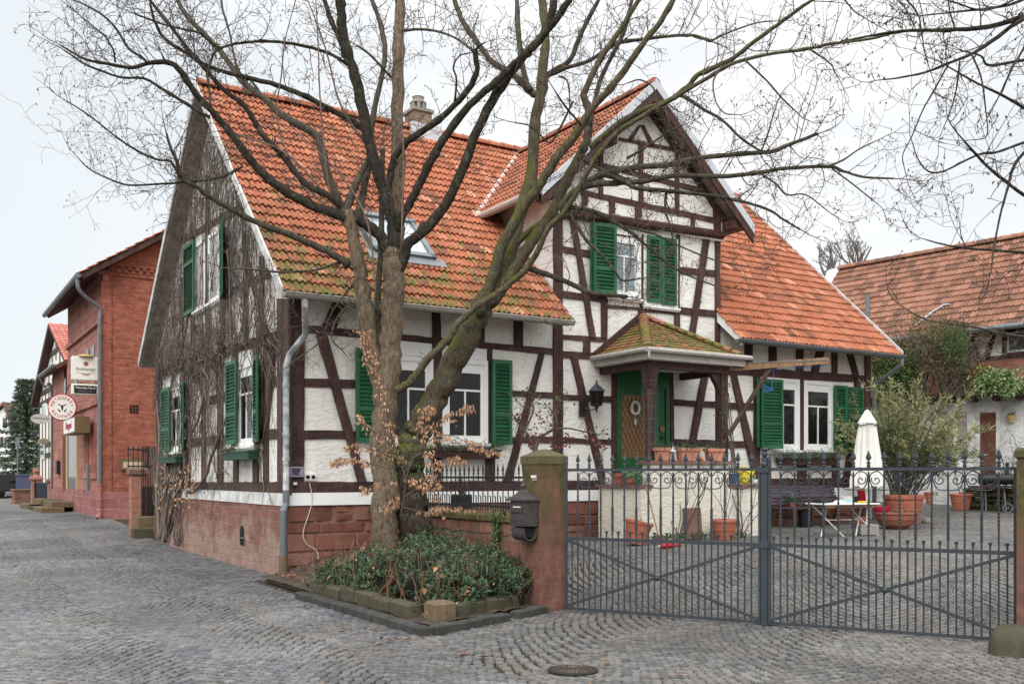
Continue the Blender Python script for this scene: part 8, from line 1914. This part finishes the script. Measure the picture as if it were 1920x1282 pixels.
def beech():
    # young beech keeping its dry leaves, round the two trunks
    b = W(760, 1035, 13.2); t = thing('beech_sapling', 'young beech with hanging dry copper leaves between the tree trunks', 'sapling', (b.x, b.y, .25)); lf = MB(); st = MB(); B = Vector((b.x, b.y, .25))
    paths = [((752, 960), (760, 900), (745, 850), (730, 800), (712, 740), (700, 690), (686, 640), (680, 620)), ((760, 900), (785, 830), (810, 800), (840, 780), (870, 768), (880, 765)), ((765, 880), (800, 830), (840, 815), (880, 832), (910, 845), (930, 850)), ((760, 930), (800, 900), (820, 870), (850, 860), (870, 865)), ((755, 950), (800, 960), (840, 950), (880, 955)), ((740, 880), (700, 870), (660, 860), (635, 862), (625, 870)), ((730, 830), (690, 800), (665, 780)), ((740, 900), (700, 910), (675, 920)), ((770, 860), (800, 850), (815, 880), (820, 920), (825, 960)), ((745, 860), (690, 840), (655, 838)), ((740, 930), (735, 945), (728, 950)), ((760, 900), (790, 905), (800, 915)), ((765, 850), (790, 800), (800, 770), (815, 765)), ((700, 690), (685, 655), (690, 625))]
    for px in paths:
        dd = 13.1+random.uniform(-.25, .15); pts = [W(u, v, dd+random.uniform(-.1, .1)) for u, v in px]; P = catmull(pts, 5); m = len(P); st.tube([p-B for p in P], [.009*(1-.8*i/m) for i in range(m)], 4, False)
        for i in range(m//4, m):
            for k in range(2):
                q = P[i]+rv(.04); e = rv(.5); a = q
                for s_ in range(3):
                    a2 = a+Vector((random.uniform(-.05, .05), random.uniform(-.05, .05), random.uniform(-.02, .02))); st.tube([a-B, a2-B], .0025, 3, False); a = a2
                    for w in range(2): lf.leaf(a-B, Vector((random.gauss(0, .35), random.gauss(0, .35), -1)), rv(), random.uniform(.04, .07), .020, .45)
    st.build('stems', M['twig'], t); lf.build('leaves', M['leaf_brown'], t)
    mb = MB()
    for i in range(220):
        u, v = random.gauss(770, 30), random.gauss(850, 28); mb.leaf(W(u, v, 13.0)-B+rv(.08), rv(), rv(), .05, .035)
    mb.build('green_leaves', M['leaf_ivy'], t)
beech()
def facade_shrub():
    d = 14.2; b = W(1003, 905, d); t = thing('bare_shrub', 'small bare shrub with a few curled brown leaves behind the mossy gate pillar', 'shrub', (b.x, b.y, b.z-.9)); B = Vector((b.x, b.y, b.z-.9)); mb = MB(); lf = MB(); gr = MB()
    for px, w in ((((1002, 960), (1002, 865), (1000, 840), (990, 815), (981, 805), (970, 790), (965, 780)), 8), (((981, 807), (992, 790), (1000, 770), (1000, 760), (996, 735)), 5), (((1003, 850), (1010, 825), (1025, 812), (1040, 803), (1044, 790), (1040, 770), (1052, 755)), 7), (((1040, 803), (1068, 803), (1090, 808), (1115, 812), (1120, 820), (1130, 845)), 4), (((1000, 760), (985, 765), (975, 755)), 3), (((1052, 755), (1065, 735)), 2.5), (((1044, 785), (1030, 765), (1020, 755)), 2.5)):
        P = catmull([W(u, v, d+random.uniform(-.05, .05)) for u, v in px], 5); m = len(P); r = w*d/F_PX/2; mb.tube([p-B for p in P], [r*(1-.7*i/m) for i in range(m)], 5, False)
        for i in range(m//3, m):
            for k in range(2):
                e = rv().normalized(); a = P[i]; c = a+e*.12; c2 = c+(e+rv(.6)).normalized()*.09; mb.tube([a-B, c-B, c2-B], .003, 3, False)
                if random.random() < .35: lf.leaf(c2-B, rv(), rv(), .06, .04, .5)
    for u, v in ((1062, 832), (1066, 822), (1110, 815), (1125, 838), (995, 825), (1010, 822), (1038, 838), (970, 788), (1000, 838)):
        for k in range(9): lf.leaf(W(u, v, d)-B+rv(.07), rv(), rv(), .07, .045, .5)
    for u, v in ((972, 748), (1010, 752), (990, 728), (1000, 740), (1050, 745)):
        for k in range(6): gr.leaf(W(u, v, d)-B+rv(.06), rv(), rv(), .06, .04)
    mb.build('stems', M['twig'], t); lf.build('brown_leaves', M['leaf_dry2'], t); gr.build('green_leaves', M['leaf_bushgreen'], t)
M['leaf_dry2'] = mk_leaf('curled_leaf', [(0, lin(96, 58, 46)), (1, lin(146, 92, 72))], .8)
facade_shrub()
def bg_trees():
    def bare(name, lab, u, v, d, ht, n, spread, lean=0):
        b = W(u, v, d); t = thing(name, lab, 'tree', tuple(b)); mb = MB(); tw = MB()
        mb.tube([(0, 0, -3), (0, 0, 0), (lean*.2, 0, ht*.2)], [.35, .3, .22], 8)
        def grow(p, dr, L, r, dep):
            P = [p]
            for k in range(5): P.append(P[-1]+dr*L/5); dr = (dr+rv(.16)+Vector((0, 0, .05))).normalized()
            (mb if dep < 2 else tw).tube(P, [max(.012, r*(1-.11*k)) for k in range(6)], 5 if dep < 2 else 3, False)
            if dep < 4:
                for k in range(2, 6):
                    for q in range(2 if dep < 3 else 1):
                        if random.random() < .44: grow(P[k], (dr+rv(.7)).normalized(), L*random.uniform(.35, .62), r*.45, dep+1)
        for i in range(n): grow(Vector((lean*.2, 0, ht*.15)), Vector((random.gauss(lean*.15, spread), random.gauss(0, spread), 1)).normalized(), ht*.7*random.uniform(.7, 1), .10, 0)
        mb.build('trunk', M['twig_far'], t); tag(tw.build('twigs', M['twig_far'], t), kind='stuff')
    bare('distant_tree', 'left one of two bare trees behind the barn roof', 1560, 562, 62, 3.5, 7, .42); bare('distant_tree', 'right one of two bare trees behind the barn roof', 1610, 530, 62, 2.9, 6, .5)
    b = W(49, 905, 64); t = thing('conifer', 'dark green conifer beside the far timbered house', 'tree', (b.x, b.y, .2)); mb = MB(); lf = MB(); ht = EYE+(HY-715)/F_PX*64
    mb.tube([(0, 0, 0), (0, 0, ht)], [.16, .02], 7); mb.build('trunk', M['bark_limb'], t)
    for i in range(15):
        z = 1.4+(ht-1.6)*i/14; L = (1-i/15)*2.0+.25
        for k in range(9):
            a = 2*math.pi*k/9+i*.7+random.uniform(-.2, .2); l = L*random.uniform(.7, 1.1)
            for s in range(16):
                f = (s+1)/16; p = Vector((math.cos(a)*l*f, math.sin(a)*l*f, z-.28*l*f+.15*l*f*f))
                for w in range(4): lf.leaf(p+rv(.12), Vector((math.cos(a), math.sin(a), -.3))+rv(.7), rv(), random.uniform(.22, .4), .11)
    lf.build('needles', M['leaf_conifer'], t)
bg_trees()
